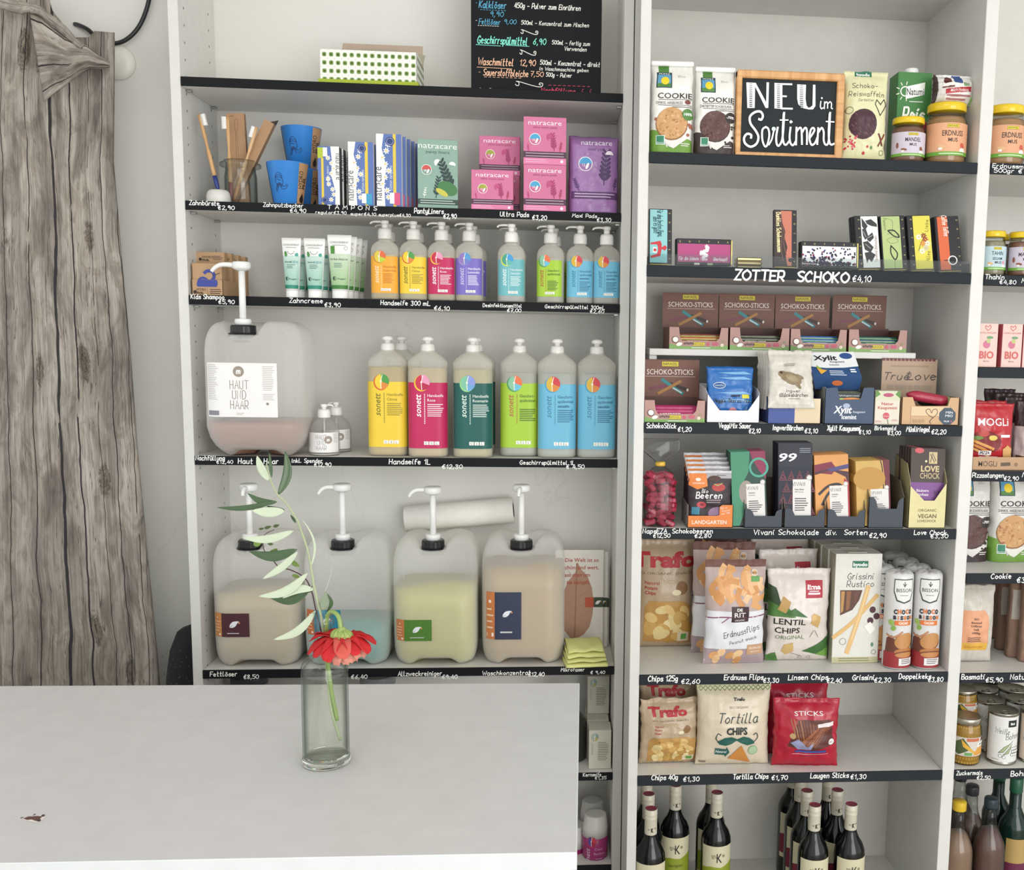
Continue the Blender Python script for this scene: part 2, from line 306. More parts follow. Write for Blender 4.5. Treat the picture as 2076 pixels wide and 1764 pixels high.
class Pr:
    """flat print: vector shapes in label coordinates (u,v in 0..1, aspect A = width/height) laid on a surface S(u,v,k) -> point"""
    def __init__(s, S, A, curved=0.0, k0=.0003, dk=.00005):
        s.S = S; s.A = A; s.cv = curved if isinstance(curved, tuple) else ((28, 1) if curved else None); s.k = k0; s.dk = dk; s.mb = MB()
    def _put(s, pts, fs, col):
        mat = M(col, 'print') if isinstance(col, str) else col
        s.k += s.dk
        if s.cv:
            nu, nv = s.cv; P = []; F = []; ix = {}
            def vid(q):
                kk = (round(q[0], 6), round(q[1], 6), round(q[2]*1e7) if len(q) > 2 else 0)
                if kk not in ix: ix[kk] = len(P); P.append(q)
                return ix[kk]
            def slabs(poly, ax, n):
                lo = min(q[ax] for q in poly); hi = max(q[ax] for q in poly); out = []
                k = math.floor(lo*n+1e-6)
                while True:
                    c1 = (k+1)/n
                    if c1 >= hi-1e-7: out.append(poly); return out
                    A_, B_ = [], []
                    for a, b in zip(poly, poly[1:]+poly[:1]):
                        if a[ax] <= c1: A_.append(a)
                        if a[ax] >= c1: B_.append(a)
                        if (a[ax]-c1)*(b[ax]-c1) < 0:
                            t = (c1-a[ax])/(b[ax]-a[ax]); m = tuple(a[w_]+(b[w_]-a[w_])*t for w_ in range(len(a))); A_.append(m); B_.append(m)
                    if len(A_) > 2: out.append(A_)
                    if len(B_) < 3: return out
                    poly = B_; k += 1
            for f in fs:
                for a in slabs([tuple(pts[q]) for q in f], 0, nu):
                    for b in (slabs(a, 1, nv) if nv > 1 else [a]):
                        ids = []
                        for q in b:
                            q_ = vid(q)
                            if q_ not in ids: ids.append(q_)
                        if len(ids) > 2: F.append(tuple(ids))
            pts, fs = P, F
        s.mb.add([s.S(q[0], q[1], s.k+(q[2] if len(q) > 2 else 0)) for q in pts], fs, mat, bool(s.cv))
    def rect(s, u0, v0, u1, v1, col): s._put([(u0, v0), (u1, v0), (u1, v1), (u0, v1)], [(0, 1, 2, 3)], col); return s
    def rects(s, L, col):
        p = []; f = []
        for u0, v0, u1, v1 in L: b = len(p); p += [(u0, v0), (u1, v0), (u1, v1), (u0, v1)]; f.append((b, b+1, b+2, b+3))
        s._put(p, f, col); return s
    def poly(s, pts, col):
        t = tessellate_polygon([[Vector((a*s.A, b, 0)) for a, b in pts]]); s._put(pts, t, col); return s
    def ell(s, cu, cv, rv, col, ru=None, rot=0, n=20, a0=0, a1=360):
        ru = rv if ru is None else ru; p = [(cu, cv)]; ca, sa = math.cos(math.radians(rot)), math.sin(math.radians(rot)); full = a1-a0 >= 360
        m = n if full else n+1
        for i in range(m):
            a = math.radians(a0+(a1-a0)*i/n); x, y = ru*math.cos(a), rv*math.sin(a); p.append((cu+(x*ca-y*sa)/s.A, cv+x*sa+y*ca))
        f = [(0, i+1, i+2) for i in range(m-1)]
        if full: f.append((0, m, 1))
        s._put(p, f, col); return s
    def ring(s, cu, cv, r, t, col, n=24, a0=0, a1=360, sy=1):
        p = [(cu+r*math.cos(math.radians(a0+(a1-a0)*i/n))/s.A, cv+sy*r*math.sin(math.radians(a0+(a1-a0)*i/n))) for i in range(n+1)]
        return s.line(p, t, col)
    def line(s, pts, t, col, smooth=False): return s.lines([pts], t, col, smooth)
    def lines(s, L, t, col, smooth=False):
        P = []; F = []; A = s.A; kz = 0.0
        for pts in L:
            kz = 0.0 if kz > 4e-5 else kz+4e-6
            q = [Vector((a*A, b)) for a, b in pts]
            if smooth: q = [Vector((v.x, v.y)) for v in smooth_path([(a.x, a.y, 0) for a in q], 4)]
            if len(q) < 2: continue
            b0 = len(P); n = len(q)
            for i in range(n):
                d1 = (q[i]-q[i-1]) if i else (q[1]-q[0]); d2 = (q[i+1]-q[i]) if i < n-1 else d1
                if d1.length < 1e-9: d1 = d2
                if d2.length < 1e-9: d2 = d1
                d1 = d1.normalized(); d2 = d2.normalized(); d = d1+d2
                d = d.normalized() if d.length > .15 else d1
                nn = Vector((-d.y, d.x)); sc_ = min(1.8, 1/max(.3, abs(nn.dot(Vector((-d1.y, d1.x))))))
                e = (d1*(-t/3) if i == 0 else d1*(t/3) if i == n-1 else Vector((0, 0)))
                for sg in (1, -1): v = q[i]+e+nn*(sg*t/2*sc_); P.append((v.x/A, v.y, kz)); 
                kz += 2.2e-6
            for i in range(n-1): F.append((b0+2*i, b0+2*i+1, b0+2*i+3, b0+2*i+2))
        if P: s._put(P, F, col)
        return s
    def _xf(s, pts, u, v, h, sx, rot, sl, al, wd):
        ca, sa = math.cos(math.radians(rot)), math.sin(math.radians(rot)); off = {'l': 0, 'c': -wd/2, 'r': -wd}[al]; out = []
        for x, y in pts:
            X = (x+off)*sx*h + y*h*sl; Y = y*h; out.append((u+(X*ca-Y*sa)/s.A, v+X*sa+Y*ca))
        return out
    def t(s, txt, u, v, h, col, w=None, al='c', bold=0.0, rot=0, sl=0):
        """block lettering: baseline at v, cap height h, optional fitted width w (fraction of label height)"""
        vs, fs, wd = font_mesh(txt, bold); sx = (w/(wd*h)) if w else 1
        if vs: s._put(s._xf(vs, u, v, h, sx, rot, sl, al, wd), fs, col)
        return s
    def h(s, txt, u, v, h, col, w=None, al='c', th=.14, rot=0, sl=.12, jit=0.02, track=1.6):
        """hand lettering"""
        L, wd = stroke_text(txt, track, jit, R); sx = (w/(wd*h)) if w else 1
        s.lines([s._xf(p, u, v, h, sx, rot, sl, al, wd) for p in L], th*h, col); return s
    def micro(s, u0, v0, u1, n, dv, col, th=.35, rag=.3):
        L = []
        for i in range(n):
            v = v0-i*dv; L.append((u0, v, u1-(u1-u0)*R.random()*rag, v+dv*th))
        s.rects(L, col); return s
    def build(s, name, parent, label=None): return s.mb.build(name, parent, label)
def flatS(W, H, y, x0=None, z0=0):
    """front face facing -y, width W from x0, height H from z0"""
    x0 = -W/2 if x0 is None else x0
    return lambda u, v, k: (x0+u*W, y-k, z0+v*H)
def sideS(D, H, x, y0, sgn=-1, z0=0):
    """a side face; sgn -1 = faces -x"""
    return lambda u, v, k: (x+sgn*k, (y0+(1-u)*D) if sgn < 0 else (y0+u*D), z0+v*H)
def cylS(r, z0, H, span, cx=0, cy=0, rot=0):
    rf = r if callable(r) else (lambda v: r)
    def S(u, v, k):
        a = (u-.5)*span+rot; q = rf(v)+k; return (cx+q*math.sin(a), cy-q*math.cos(a), z0+v*H)
    return S
def rrS(w, d, r, z0, H, L, off=0):
    def S(u, v, k):
        x, y, nx, ny = rr_at(w, d, r, (u-.5)*L+off); return (x+nx*k, y+ny*k, z0+v*H)
    return S
# ================= setting =================
YB = 0.2484
FLOOR = -1.60
WALL = wall_mat()
o = MB().box(-3.0, 4.5, YB, YB+.12, FLOOR, 1.75, WALL).build('wall_back', kind='structure')
o = MB().box(-3.0, 4.5, -4.8, YB+.12, FLOOR-.05, FLOOR, wood_mat('floor_boards', '#a39b8e', '#bdb5a8', 4, (1, 14, 1))).build('floor', kind='structure')
o = MB().box(-3.0, 4.5, -4.8, YB+.12, 1.75, 1.8, M('#dedcd6', 'matte')).build('ceiling', kind='structure')
LAM = M('#d9d8d3', 'lam'); LAM2 = M('#dcdbd6', 'lam'); LAMR = M('#d6d3cb', 'lam')
BLK = M('#15171a', 'ink'); BLK2 = M('#272b30', 'ink'); CHALK = M('#f2f2ee', 'print')
STEEL = M('#b9b9b6', 'metal')

ZL = [.5728, .2997, .0862, -.2887, -.8117]; ZLb = [.5523, .2791, .0645, -.3099, -.8331]
z5 = ZP(1566, 1.0, 0); ZL.append(z5); ZLb.append(z5-.0205)
ZL.append(-1.34); ZLb.append(-1.3605)
lu = thing('shelf_unit', 'tall white shelf unit with open back filled with soaps and canisters', 'shelf unit', (0, 0, FLOOR))
def rel(root, mb_fn): pass
def in_root(mb, root):
    l = root.location; mb.v = [(x-l.x, y-l.y, z-l.z) for x, y, z in mb.v]; return mb
def part(mb, name, root, **k): return in_root(mb, root).build(name, root, **k)
part(MB().box(-.0232, -.0006, 0, YB-.001, FLOOR, 1.4, LAM, .001), 'side_panel', lu)
part(MB().box(1.0004, 1.0232, 0, YB-.001, FLOOR, 1.4, LAM, .001), 'side_panel', lu)
# peg holes of the side panels
mb = MB(); dk = M('#3a3834', 'print')
z = -1.45
while z < 1.1:
    for yy in (.036, .205):
        for xx, sg in ((-.0003, 1), (1.0001, -1)):
            mb.add([(xx, yy+.0022*math.cos(a*PI/3), z+.0032*math.sin(a*PI/3)) for a in range(6)], [tuple(range(6)) if sg > 0 else tuple(range(5, -1, -1))], dk)
    z += .0376
part(mb, 'peg_holes', lu, kind='stuff')

def hand_on(strip_pr, x0, W, Y, items, zt, zb):
    H = zt-zb
    for it in items:
        txt, xl, xr, yb, hp = it[:5]; th = it[5] if len(it) > 5 else .17
        a = at(xl, yb, Y); b = at(xr, yb, Y); mid = (xl+xr)/2; c = at(mid, yb, Y); d = at(mid, yb-hp, Y)
        h = (d.z-c.z)/H; rot = 0
        strip_pr.h(txt, (c.x-x0)/W, (c.z-zb)/H, h, CHALK, w=(b.x-a.x)/H, th=th, rot=rot, jit=.03, sl=.08)
STRIPS_L = {1: [('Zahnb\u00fcrste', 384, 445, 416, 9), ('\u20ac2,90', 442, 475, 425, 8), ('Zahnputzbecher', 534, 615, 420, 8), ('\u20ac4,90', 588, 620, 431, 8), ('T A M P O N S', 664, 764, 425, 8),
      ('regular\u20ac3,90', 640, 702, 434, 6), ('super\u20ac4,10', 711, 762, 437, 6), ('superplus\u20ac4,30', 768, 832, 439, 6), ('PantyLiners', 840, 899, 433, 10), ('\u20ac2,90', 899, 925, 443, 9),
      ('Ultra Pads', 1014, 1072, 439, 9), ('\u20ac3,20', 1079, 1108, 446, 9), ('Maxi Pads', 1160, 1210, 441, 7), ('\u20ac3,30', 1210, 1238, 450, 8)],
 2: [('Kids Shampoo', 387, 455, 606, 9), ('\u20ac5,90', 443, 475, 616, 8), ('Zahncreme', 587, 655, 614, 9), ('\u20ac3,90', 658, 690, 622, 8), ('Handseife 300 mL', 772, 872, 619, 9), ('\u20ac6,10', 880, 911, 629, 8),
      ('Desinfektionsmittel', 979, 1058, 623, 7), ('\u20ac7,00', 1028, 1056, 633, 7), ('Geschirrsp\u00fclmittel 300mL', 1105, 1226, 626, 7), ('\u20ac2,60', 1196, 1224, 635, 7)],
 3: [('Nachf\u00fcllung', 397, 456, 933, 9), ('\u20ac12,40', 439, 472, 940, 7), ('Haut & Haar', 483, 565, 940, 10), ('inkl. Spender', 592, 654, 938, 8), ('\u20ac12,90', 637, 671, 946, 8),
      ('Handseife 1L', 789, 872, 941, 10), ('\u20ac12,30', 896, 937, 950, 8), ('Geschirrsp\u00fclmittel 1L', 1054, 1165, 942, 8), ('\u20ac 4,50', 1148, 1184, 950, 8)],
 4: [('Fettl\u00f6ser', 426, 481, 1371, 9), ('\u20ac8,50', 494, 524, 1376, 8), ('\u20ac6,40', 712, 744, 1376, 8), ('Allzweckreiniger', 807, 896, 1370, 9), ('\u20ac9,40', 896, 927, 1376, 8), ('Waschkonzentrat', 978, 1076, 1368, 8),
      ('\u20ac12,40', 1071, 1103, 1371, 8), ('Mikrofaser', 1137, 1185, 1361, 7), ('\u20ac 9,40', 1197, 1226, 1366, 6)],
 5: [('Kernseife', 1182, 1219, 1574, 7), ('\u20ac1,35', 1206, 1229, 1580, 6)]}
for i in range(7):
    b = part(MB().box(.0, 1.0, .003, YB-.003, ZLb[i], ZL[i]-.0006, LAM2, .0008), 'shelf', lu)
    sm = MB(); sm.box(.0005, .9995, -.0018, .0028, ZLb[i]+.0002, ZL[i], BLK, .0007)
    if i in STRIPS_L:
        pr = Pr(flatS(1.0, ZL[i]-ZLb[i], -.0019, 0, ZLb[i]), 1.0/(ZL[i]-ZLb[i])); pr.mb = sm
        hand_on(pr, 0, 1.0, -.0019, STRIPS_L[i], ZL[i], ZLb[i])
    s_ = part(sm, 'price_strip', lu); s_.parent = b
    for x0, x1 in ((.0005, .012), (.988, .9995)):
        for yy in (.03, .2):
            part(MB().box(x0, x1, yy, yy+.012, ZLb[i]-.006, ZLb[i]-.0005, STEEL, .001), 'shelf_pin', lu)

# ---- wide shelving unit of uprights with dark strips
YR, YBR = -.1667, .2057
ZR = [.4135, .1675, -.1837, -.4287, -.7781, -1.0267]; ZS = [.4145, .1648, -.0464, -.2897, -.5362, -.7824, -1.0267]
TR_ = .0247
ru = thing('shelf_unit', 'wide white shelf unit with dark price strips filled with snacks and wine', 'shelf unit', (1.04, 0, FLOOR))
for x0, x1 in ((1.0254, 1.0484), (1.7959, 1.8257), (2.58, 2.61)):
    part(MB().box(x0, x1, YR, YBR+.004, FLOOR, 1.4, LAM, .0012), 'upright', ru)
part(MB().box(1.0484, 1.7959, YBR, YBR+.004, FLOOR, 1.4, LAMR), 'back_panel', ru)
part(MB().box(1.8257, 2.58, YBR, YBR+.004, FLOOR, 1.4, LAMR), 'back_panel', ru)
STRIPS_R = {1: [('ZOTTER  SCHOKO', 1490, 1720, 570, 20, .2), ('\u20ac4,10', 1728, 1765, 571, 12, .15)],
 2: [('SchokoStick', 1311, 1371, 868, 10), ('\u20ac1,20', 1374, 1401, 875, 9), ('VeggiMix Sauer', 1457, 1522, 868, 10), ('\u20ac2,10', 1518, 1541, 878, 9), ('IngwerB\u00e4rchen', 1567, 1628, 872, 10), ('\u20ac3,10', 1631, 1657, 878, 9),
     ('Xylit Kaugummi', 1677, 1744, 873, 10), ('\u20ac1,10', 1741, 1764, 880, 8), ('Birkengold', 1773, 1816, 872, 8), ('\u20ac3,00', 1799, 1825, 882, 8), ('M\u00fcsliriegel', 1837, 1885, 875, 10), ('\u20ac2,20', 1888, 1917, 880, 9)],
 3: [('NapsEZA', 1303, 1352, 1081, 9), ('\u20ac12,50', 1324, 1358, 1090, 8), ('Schokobeeren', 1363, 1445, 1081, 9), ('\u20ac2,80', 1408, 1441, 1090, 8), ('Vivani Schokolade  div.  Sorten', 1528, 1759, 1084, 10, .15), ('\u20ac2,90', 1762, 1796, 1090, 9),
     ('Love Chock', 1853, 1919, 1084, 9), ('\u20ac3,30', 1886, 1921, 1091, 8)],
 4: [('Chips 125g', 1314, 1374, 1381, 11), ('\u20ac2,60', 1381, 1418, 1386, 9), ('Erdnuss Flips', 1468, 1547, 1378, 10), ('\u20ac3,30', 1547, 1578, 1384, 9), ('Linsen Chips', 1598, 1678, 1378, 10), ('\u20ac2,40', 1676, 1706, 1384, 9),
     ('Grissini', 1728, 1772, 1378, 10), ('\u20ac2,30', 1772, 1805, 1383, 9), ('Doppelkeks', 1822, 1887, 1376, 10), ('\u20ac3,80', 1881, 1911, 1382, 9)],
 5: [('Chips 40g', 1321, 1374, 1581, 10), ('\u20ac1,30', 1385, 1417, 1584, 9), ('Tortilla Chips', 1486, 1557, 1579, 10), ('\u20ac1,70', 1564, 1596, 1581, 9), ('Laugen Sticks', 1643, 1720, 1577, 10), ('\u20ac1,30', 1724, 1755, 1579, 9)]}
STRIPS_S = {0: [('Erdnussmus', 2012, 2090, 341, 8), ('500gr \u20ac 7,50', 2015, 2110, 351, 8)], 1: [('Thahin', 1997, 2036, 566, 9), ('\u20ac4,80', 2026, 2059, 576, 8), ('Mandelmus', 2071, 2140, 574, 9)],
 3: [('Pizzastangen', 1971, 2035, 968, 9), ('\u20ac2,90', 2035, 2064, 974, 8), ('Mais', 2072, 2110, 967, 9)], 4: [('Cookie', 2009, 2050, 1173, 10), ('\u20ac3,90', 2061, 2100, 1181, 10)],
 5: [('Basmati', 1949, 1996, 1377, 10), ('\u20ac5,90', 1998, 2032, 1383, 9), ('Naturreis', 2048, 2110, 1377, 10)], 6: [('Zuckermais', 1939, 1991, 1571, 8), ('\u20ac2,50', 1980, 2007, 1580, 7), ('Bohnen', 2049, 2100, 1573, 10)]}
def rshelf(x0, x1, zt, items, blank=False, d=.018):
    b = part(MB().box(x0+.0004, x1-.0004, YR+.004, YBR-.001, zt-d, zt-.0006, LAM2, .0008), 'shelf', ru)
    sm = MB().box(x0+.0006, x1-.0006, YR-.003, YR+.0036, zt-TR_, zt, BLK2, .0012)
    if items:
        pr = Pr(flatS(x1-x0, TR_, YR-.0031, x0, zt-TR_), (x1-x0)/TR_); pr.mb = sm; hand_on(pr, x0, x1-x0, YR-.0031, items, zt, zt-TR_)
    s_ = part(sm, 'price_strip', ru); s_.parent = b
for i, zt in enumerate(ZR): rshelf(1.0484, 1.7959, zt, STRIPS_R.get(i))
for i, zt in enumerate(ZS): rshelf(1.8257, 2.58, zt, STRIPS_S.get(i))
zt = ZP(30, 1.4, YBR)
part(MB().box(1.0484, 1.7959, YR+.004, YBR-.001, zt, zt+.018, LAM2), 'shelf', ru)
Z6 = ZP(1636, 1.36, -.12)-.312
part(MB().box(1.0484, 1.7959, YR+.004, YBR-.001, Z6-.018, Z6-.0005, LAM2), 'shelf', ru)
part(MB().box(1.8257, 2.58, YR+.004, YBR-.001, Z6-.018, Z6-.0005, LAM2), 'shelf', ru)

# ---- counter
ZC = -.65
bR, fR, bL_, fL_ = ground(1175, 1385, ZC), ground(1170, 1728, ZC), ground(0, 1391, ZC), ground(0, 1750, ZC)
def ext(a, b, x): t = (x-a.x)/(b.x-a.x); return a+(b-a)*t
c0 = ext(bR, bL_, -1.3); c1 = ext(fR, fL_, -1.3)
CT = thing('counter', 'white laminate counter with a chipped spot carrying the glass vase', 'counter', ((bR.x+c0.x)/2, (bR.y+fR.y)/2, FLOOR))
WC = M('#d9d8d8', 'lam'); WC2 = M('#dadddd', 'lam')
mb = MB(); q = [c1, fR, bR, c0]; TH = .024; e = .0012
ctr = sum(q, Vector())/4
ins = [p+(ctr-p).normalized()*e*1.5 for p in q]
vs = [(p.x, p.y, ZC) for p in ins]+[(p.x, p.y, ZC-e) for p in q]+[(p.x, p.y, ZC-TH) for p in q]
mb.add(vs, [(0, 1, 2, 3)], WC); mb.add(vs, [(4, 5, 1, 0), (5, 6, 2, 1), (6, 7, 3, 2), (7, 4, 0, 3), (8, 9, 5, 4), (9, 10, 6, 5), (10, 11, 7, 6), (11, 8, 4, 7), (11, 10, 9, 8)], WC2)
part(mb, 'counter_top', CT)
q2 = [p+(ctr-p)*.012 for p in q]
vs = [(p.x, p.y, FLOOR) for p in q2]+[(p.x, p.y, ZC-TH) for p in q2]
part(MB().add(vs, [(4, 5, 6, 7), (0, 1, 5, 4), (1, 2, 6, 5), (2, 3, 7, 6), (3, 0, 4, 7)], WC2), 'counter_body', CT)
mb = MB(); BR = M('#6b4a42', 'matte'); DB = M('#4a3d3d', 'matte'); PL = M('#efe6e2', 'matte')
def gp(pts, k): return [ground(x, y, ZC)+Vector((0, 0, k)) for x, y in pts]
def gpoly(pts, k, m):
    t = tessellate_polygon([[Vector((a, -b, 0)) for a, b in pts]]); mb.add(gp(pts, k), t, m)
gpoly([(45, 1659), (49, 1663), (58, 1665), (66, 1667), (74, 1668), (82, 1667), (86, 1663), (92, 1657), (88, 1652), (76, 1655), (60, 1656), (50, 1658)], .0003, PL)
gpoly([(47, 1660), (55, 1663), (64, 1662), (72, 1665), (79, 1664), (82, 1660), (86, 1656), (76, 1655), (66, 1656), (58, 1656)], .0005, BR)
gpoly([(41, 1659), (47, 1657), (48, 1658), (42, 1660)], .0006, DB); gpoly([(66, 1655), (69, 1651), (74, 1651), (69, 1653)], .0006, DB)
gpoly([(73, 1665), (78, 1661), (84, 1663), (80, 1667)], .0007, DB); gpoly([(83, 1655), (87, 1652), (92, 1653), (88, 1657)], .0007, DB)
part(mb, 'chipped_spot', CT)

# ================= wood print drape =================
def cloth_mat():
    m, nt, p, out = newmat('weathered_wood_print'); N = nt.nodes; L = nt.links
    uv = N.new('ShaderNodeUVMap'); uv.uv_map = 'UVMap'
    sp = N.new('ShaderNodeSeparateXYZ'); L.new(uv.outputs[0], sp.inputs[0])
    def math_(op, a, b=None):
        n = N.new('ShaderNodeMath'); n.operation = op
        for i, x in enumerate((a, b)):
            if x is None: continue
            if isinstance(x, (int, float)): n.inputs[i].default_value = x
            else: L.new(x, n.inputs[i])
        return n.outputs[0]
    def noise_(scale_vec, sc_, det=4, dist=0, vec=None):
        mp = N.new('ShaderNodeMapping'); mp.inputs['Scale'].default_value = scale_vec; L.new(vec or uv.outputs[0], mp.inputs[0])
        nz = N.new('ShaderNodeTexNoise'); nz.inputs['Scale'].default_value = sc_; nz.inputs['Detail'].default_value = det; nz.inputs['Distortion'].default_value = dist; nz.inputs['Roughness'].default_value = .62
        L.new(mp.outputs[0], nz.inputs['Vector']); return nz.outputs['Fac']
    wob = noise_((2.0, 3.0, 1), 1.0, 2); u2 = math_('ADD', sp.outputs[0], math_('MULTIPLY', math_('SUBTRACT', wob, .5), .07))
    u2b = math_('ADD', u2, math_('MULTIPLY', math_('SUBTRACT', noise_((3, 16, 1), 1.0, 3), .5), .012))
    cb = N.new('ShaderNodeCombineXYZ'); L.new(u2, cb.inputs[0]); L.new(sp.outputs[1], cb.inputs[1])
    def ramp(fac, stops, interp='LINEAR'):
        cr = N.new('ShaderNodeValToRGB'); cr.color_ramp.interpolation = interp; e = cr.color_ramp.elements
        e[0].position, e[0].color = stops[0][0], lin(stops[0][1]); e[1].position, e[1].color = stops[1][0], lin(stops[1][1])
        for a, c in stops[2:]: x = e.new(a); x.color = lin(c)
        L.new(fac, cr.inputs[0]); return cr.outputs[0]
    base = ramp(noise_((5, 1.1, 1), 2.4, 5, .8, cb.outputs[0]), [(.25, '#746e69'), (.75, '#c9c3ba'), (.42, '#989189'), (.55, '#b3aca3')])
    gr = ramp(noise_((75, 2.6, 1), 1.5, 8, .8, cb.outputs[0]), [(.3, '#8f8882'), (.7, '#ffffff'), (.45, '#d6d1ca'), (.58, '#f6f3ee')])
    mx = N.new('ShaderNodeMix'); mx.data_type = 'RGBA'; mx.blend_type = 'MULTIPLY'; mx.inputs['Factor'].default_value = .62; L.new(base, mx.inputs['A']); L.new(gr, mx.inputs['B'])
    bl = ramp(noise_((9, 6, 1), 1.5, 6, 1.2, cb.outputs[0]), [(.36, '#8d857f'), (.56, '#ffffff'), (.44, '#c4bdb6')])
    mb_ = N.new('ShaderNodeMix'); mb_.data_type = 'RGBA'; mb_.blend_type = 'MULTIPLY'; mb_.inputs['Factor'].default_value = .5; L.new(mx.outputs['Result'], mb_.inputs['A']); L.new(bl, mb_.inputs['B']); mx = mb_
    # fine thin cracks: narrow band of a streaky noise
    fn = noise_((26, 1.1, 1), 1.0, 4, .5, cb.outputs[0])
    fc = math_('LESS_THAN', math_('ABSOLUTE', math_('SUBTRACT', fn, .5)), .0055)
    m2 = N.new('ShaderNodeMix'); m2.data_type = 'RGBA'; L.new(math_('MULTIPLY', fc, .8), m2.inputs['Factor']); L.new(mx.outputs['Result'], m2.inputs['A']); m2.inputs['B'].default_value = lin('#4b4440')
    # board joints
    U = [(.055, .002), (.125, .003), (.27, .003), (.345, .002), (.47, .0025), (.605, .0075), (.70, .004), (.80, .0016), (.87, .0022), (.95, .0018)]
    acc = None
    for uu, wd in U:
        d = math_('LESS_THAN', math_('ABSOLUTE', math_('SUBTRACT', u2b, uu)), wd); acc = d if acc is None else math_('MAXIMUM', acc, d)
    brk = math_('GREATER_THAN', noise_((6, 2.2, 1), 1.6, 2), .36)
    m3 = N.new('ShaderNodeMix'); m3.data_type = 'RGBA'; L.new(math_('MULTIPLY', math_('MULTIPLY', acc, brk), .96), m3.inputs['Factor']); L.new(m2.outputs['Result'], m3.inputs['A']); m3.inputs['B'].default_value = lin('#241f24')
    # knots
    mp = N.new('ShaderNodeMapping'); mp.inputs['Scale'].default_value = (5.5, 3.2, 1); mp.inputs['Location'].default_value = (.35, .2, 0); L.new(cb.outputs[0], mp.inputs[0])
    vo = N.new('ShaderNodeTexVoronoi'); vo.inputs['Scale'].default_value = 1.0; L.new(mp.outputs[0], vo.inputs['Vector'])
    kd = math_('ADD', vo.outputs['Distance'], math_('MULTIPLY', math_('SUBTRACT', noise_((30, 30, 1), 1.2, 4, 2), .5), .16))
    kn = ramp(kd, [(.04, '#3a3431'), (.19, '#ffffff'), (.075, '#d8d0c4'), (.1, '#5b534e'), (.13, '#cfc8bc'), (.15, '#7b736c')])
    m4 = N.new('ShaderNodeMix'); m4.data_type = 'RGBA'; m4.blend_type = 'MULTIPLY'; m4.inputs['Factor'].default_value = .85; L.new(m3.outputs['Result'], m4.inputs['A']); L.new(kn, m4.inputs['B'])
    L.new(m4.outputs['Result'], p.inputs['Base Color']); p.inputs['Roughness'].default_value = .8
    tcn = N.new('ShaderNodeTexCoord'); bn = N.new('ShaderNodeTexNoise'); bn.inputs['Scale'].default_value = 9; L.new(tcn.outputs['Object'], bn.inputs['Vector'])
    b = N.new('ShaderNodeBump'); b.inputs['Strength'].default_value = .4; b.inputs['Distance'].default_value = .012; L.new(bn.outputs['Fac'], b.inputs['Height']); L.new(b.outputs[0], p.inputs['Normal'])
    return m
CLOTH = cloth_mat()
def lerp_tab(t, x):
    if x <= t[0][0]: return t[0][1]
    for (a, b), (c, d) in zip(t, t[1:]):
        if x <= c: return b+(d-b)*(x-a)/(c-a)
    return t[-1][1]
DR = thing('drape', 'weathered-wood print fabric drape gathered at the top and hanging behind the counter', 'curtain', tuple(at(120, 1500, .12)))
rc = [(-60, 232), (68, 232), (230, 230), (330, 238), (480, 250), (650, 265), (850, 278), (1100, 300), (1300, 318), (1390, 325), (1520, 334)]
tp = [(-120, -60), (88, -50), (105, 20), (130, 52), (150, 76), (180, 76), (192, 63), (232, 66)]
NU, NV = 110, 90; pts = []; uvs = []
mb = MB(); mb.uv = []
for j in range(NV):
    v = j/(NV-1); row = []
    for i in range(NU):
        u = i/(NU-1); py0 = -50+(1520+50)*v; xr = lerp_tab(rc, py0); px = -130+(xr+130)*u
        yt = lerp_tab(tp, -130+(232+130)*u); py = yt+(1520-yt)*v
        fold = .008*(1-.35*v)*math.cos(2*PI*(3.3*u**1.15+.25))+.004*math.cos(2*PI*(9*u+.6*v))*(1-v)+.012*noise.noise(Vector((u*5, v*2.2, 3)))
        fold -= .018*math.exp(-((u-.62-.03*v)/.035)**2)*(1-v*.6)
        edge = .02*max(0, (u-.93)/.07)**2
        p_ = at(px, py, .125+fold+edge); row.append(tuple(p_)); mb.uv.append((u*(.93+.07*v), 1.9*v))
    pts.append(row)
mb.grid(pts, CLOTH, True, True); cl = part(mb, 'fabric_sheet', DR)
md = cl.modifiers.new('thick', 'SOLIDIFY'); md.thickness = .0015; md.offset = 0
top = [(60, 22), (84, 34), (108, 54), (130, 74), (152, 84), (176, 93), (199, 112), (222, 124)]
bot = [(90, 206), (108, 192), (126, 178), (144, 164), (162, 150), (182, 140), (204, 139), (222, 136)]
mb = MB(); mb.uv = []; pts = []
for j in range(26):
    v = j/25; row = []
    for i in range(50):
        u = i/49; k = u*7; a = min(6, int(k)); f = k-a
        tx = top[a][0]+(top[a+1][0]-top[a][0])*f; ty = top[a][1]+(top[a+1][1]-top[a][1])*f
        bx = bot[a][0]+(bot[a+1][0]-bot[a][0])*f; by = bot[a][1]+(bot[a+1][1]-bot[a][1])*f
        Y = .082-.022*math.sin(PI*v)+.006*math.cos(v*22+u*3)*(1-u*.5)+.01*noise.noise(Vector((u*6, v*5, 1)))
        row.append(tuple(at(tx+(bx-tx)*v, ty+(by-ty)*v, Y))); mb.uv.append((.1+v*.28, 1.2-u*.3))
    pts.append(row)
mb.grid(pts, CLOTH, True, True); fl = part(mb, 'folded_flap', DR); md = fl.modifiers.new('thick', 'SOLIDIFY'); md.thickness = .002; md.offset = 0
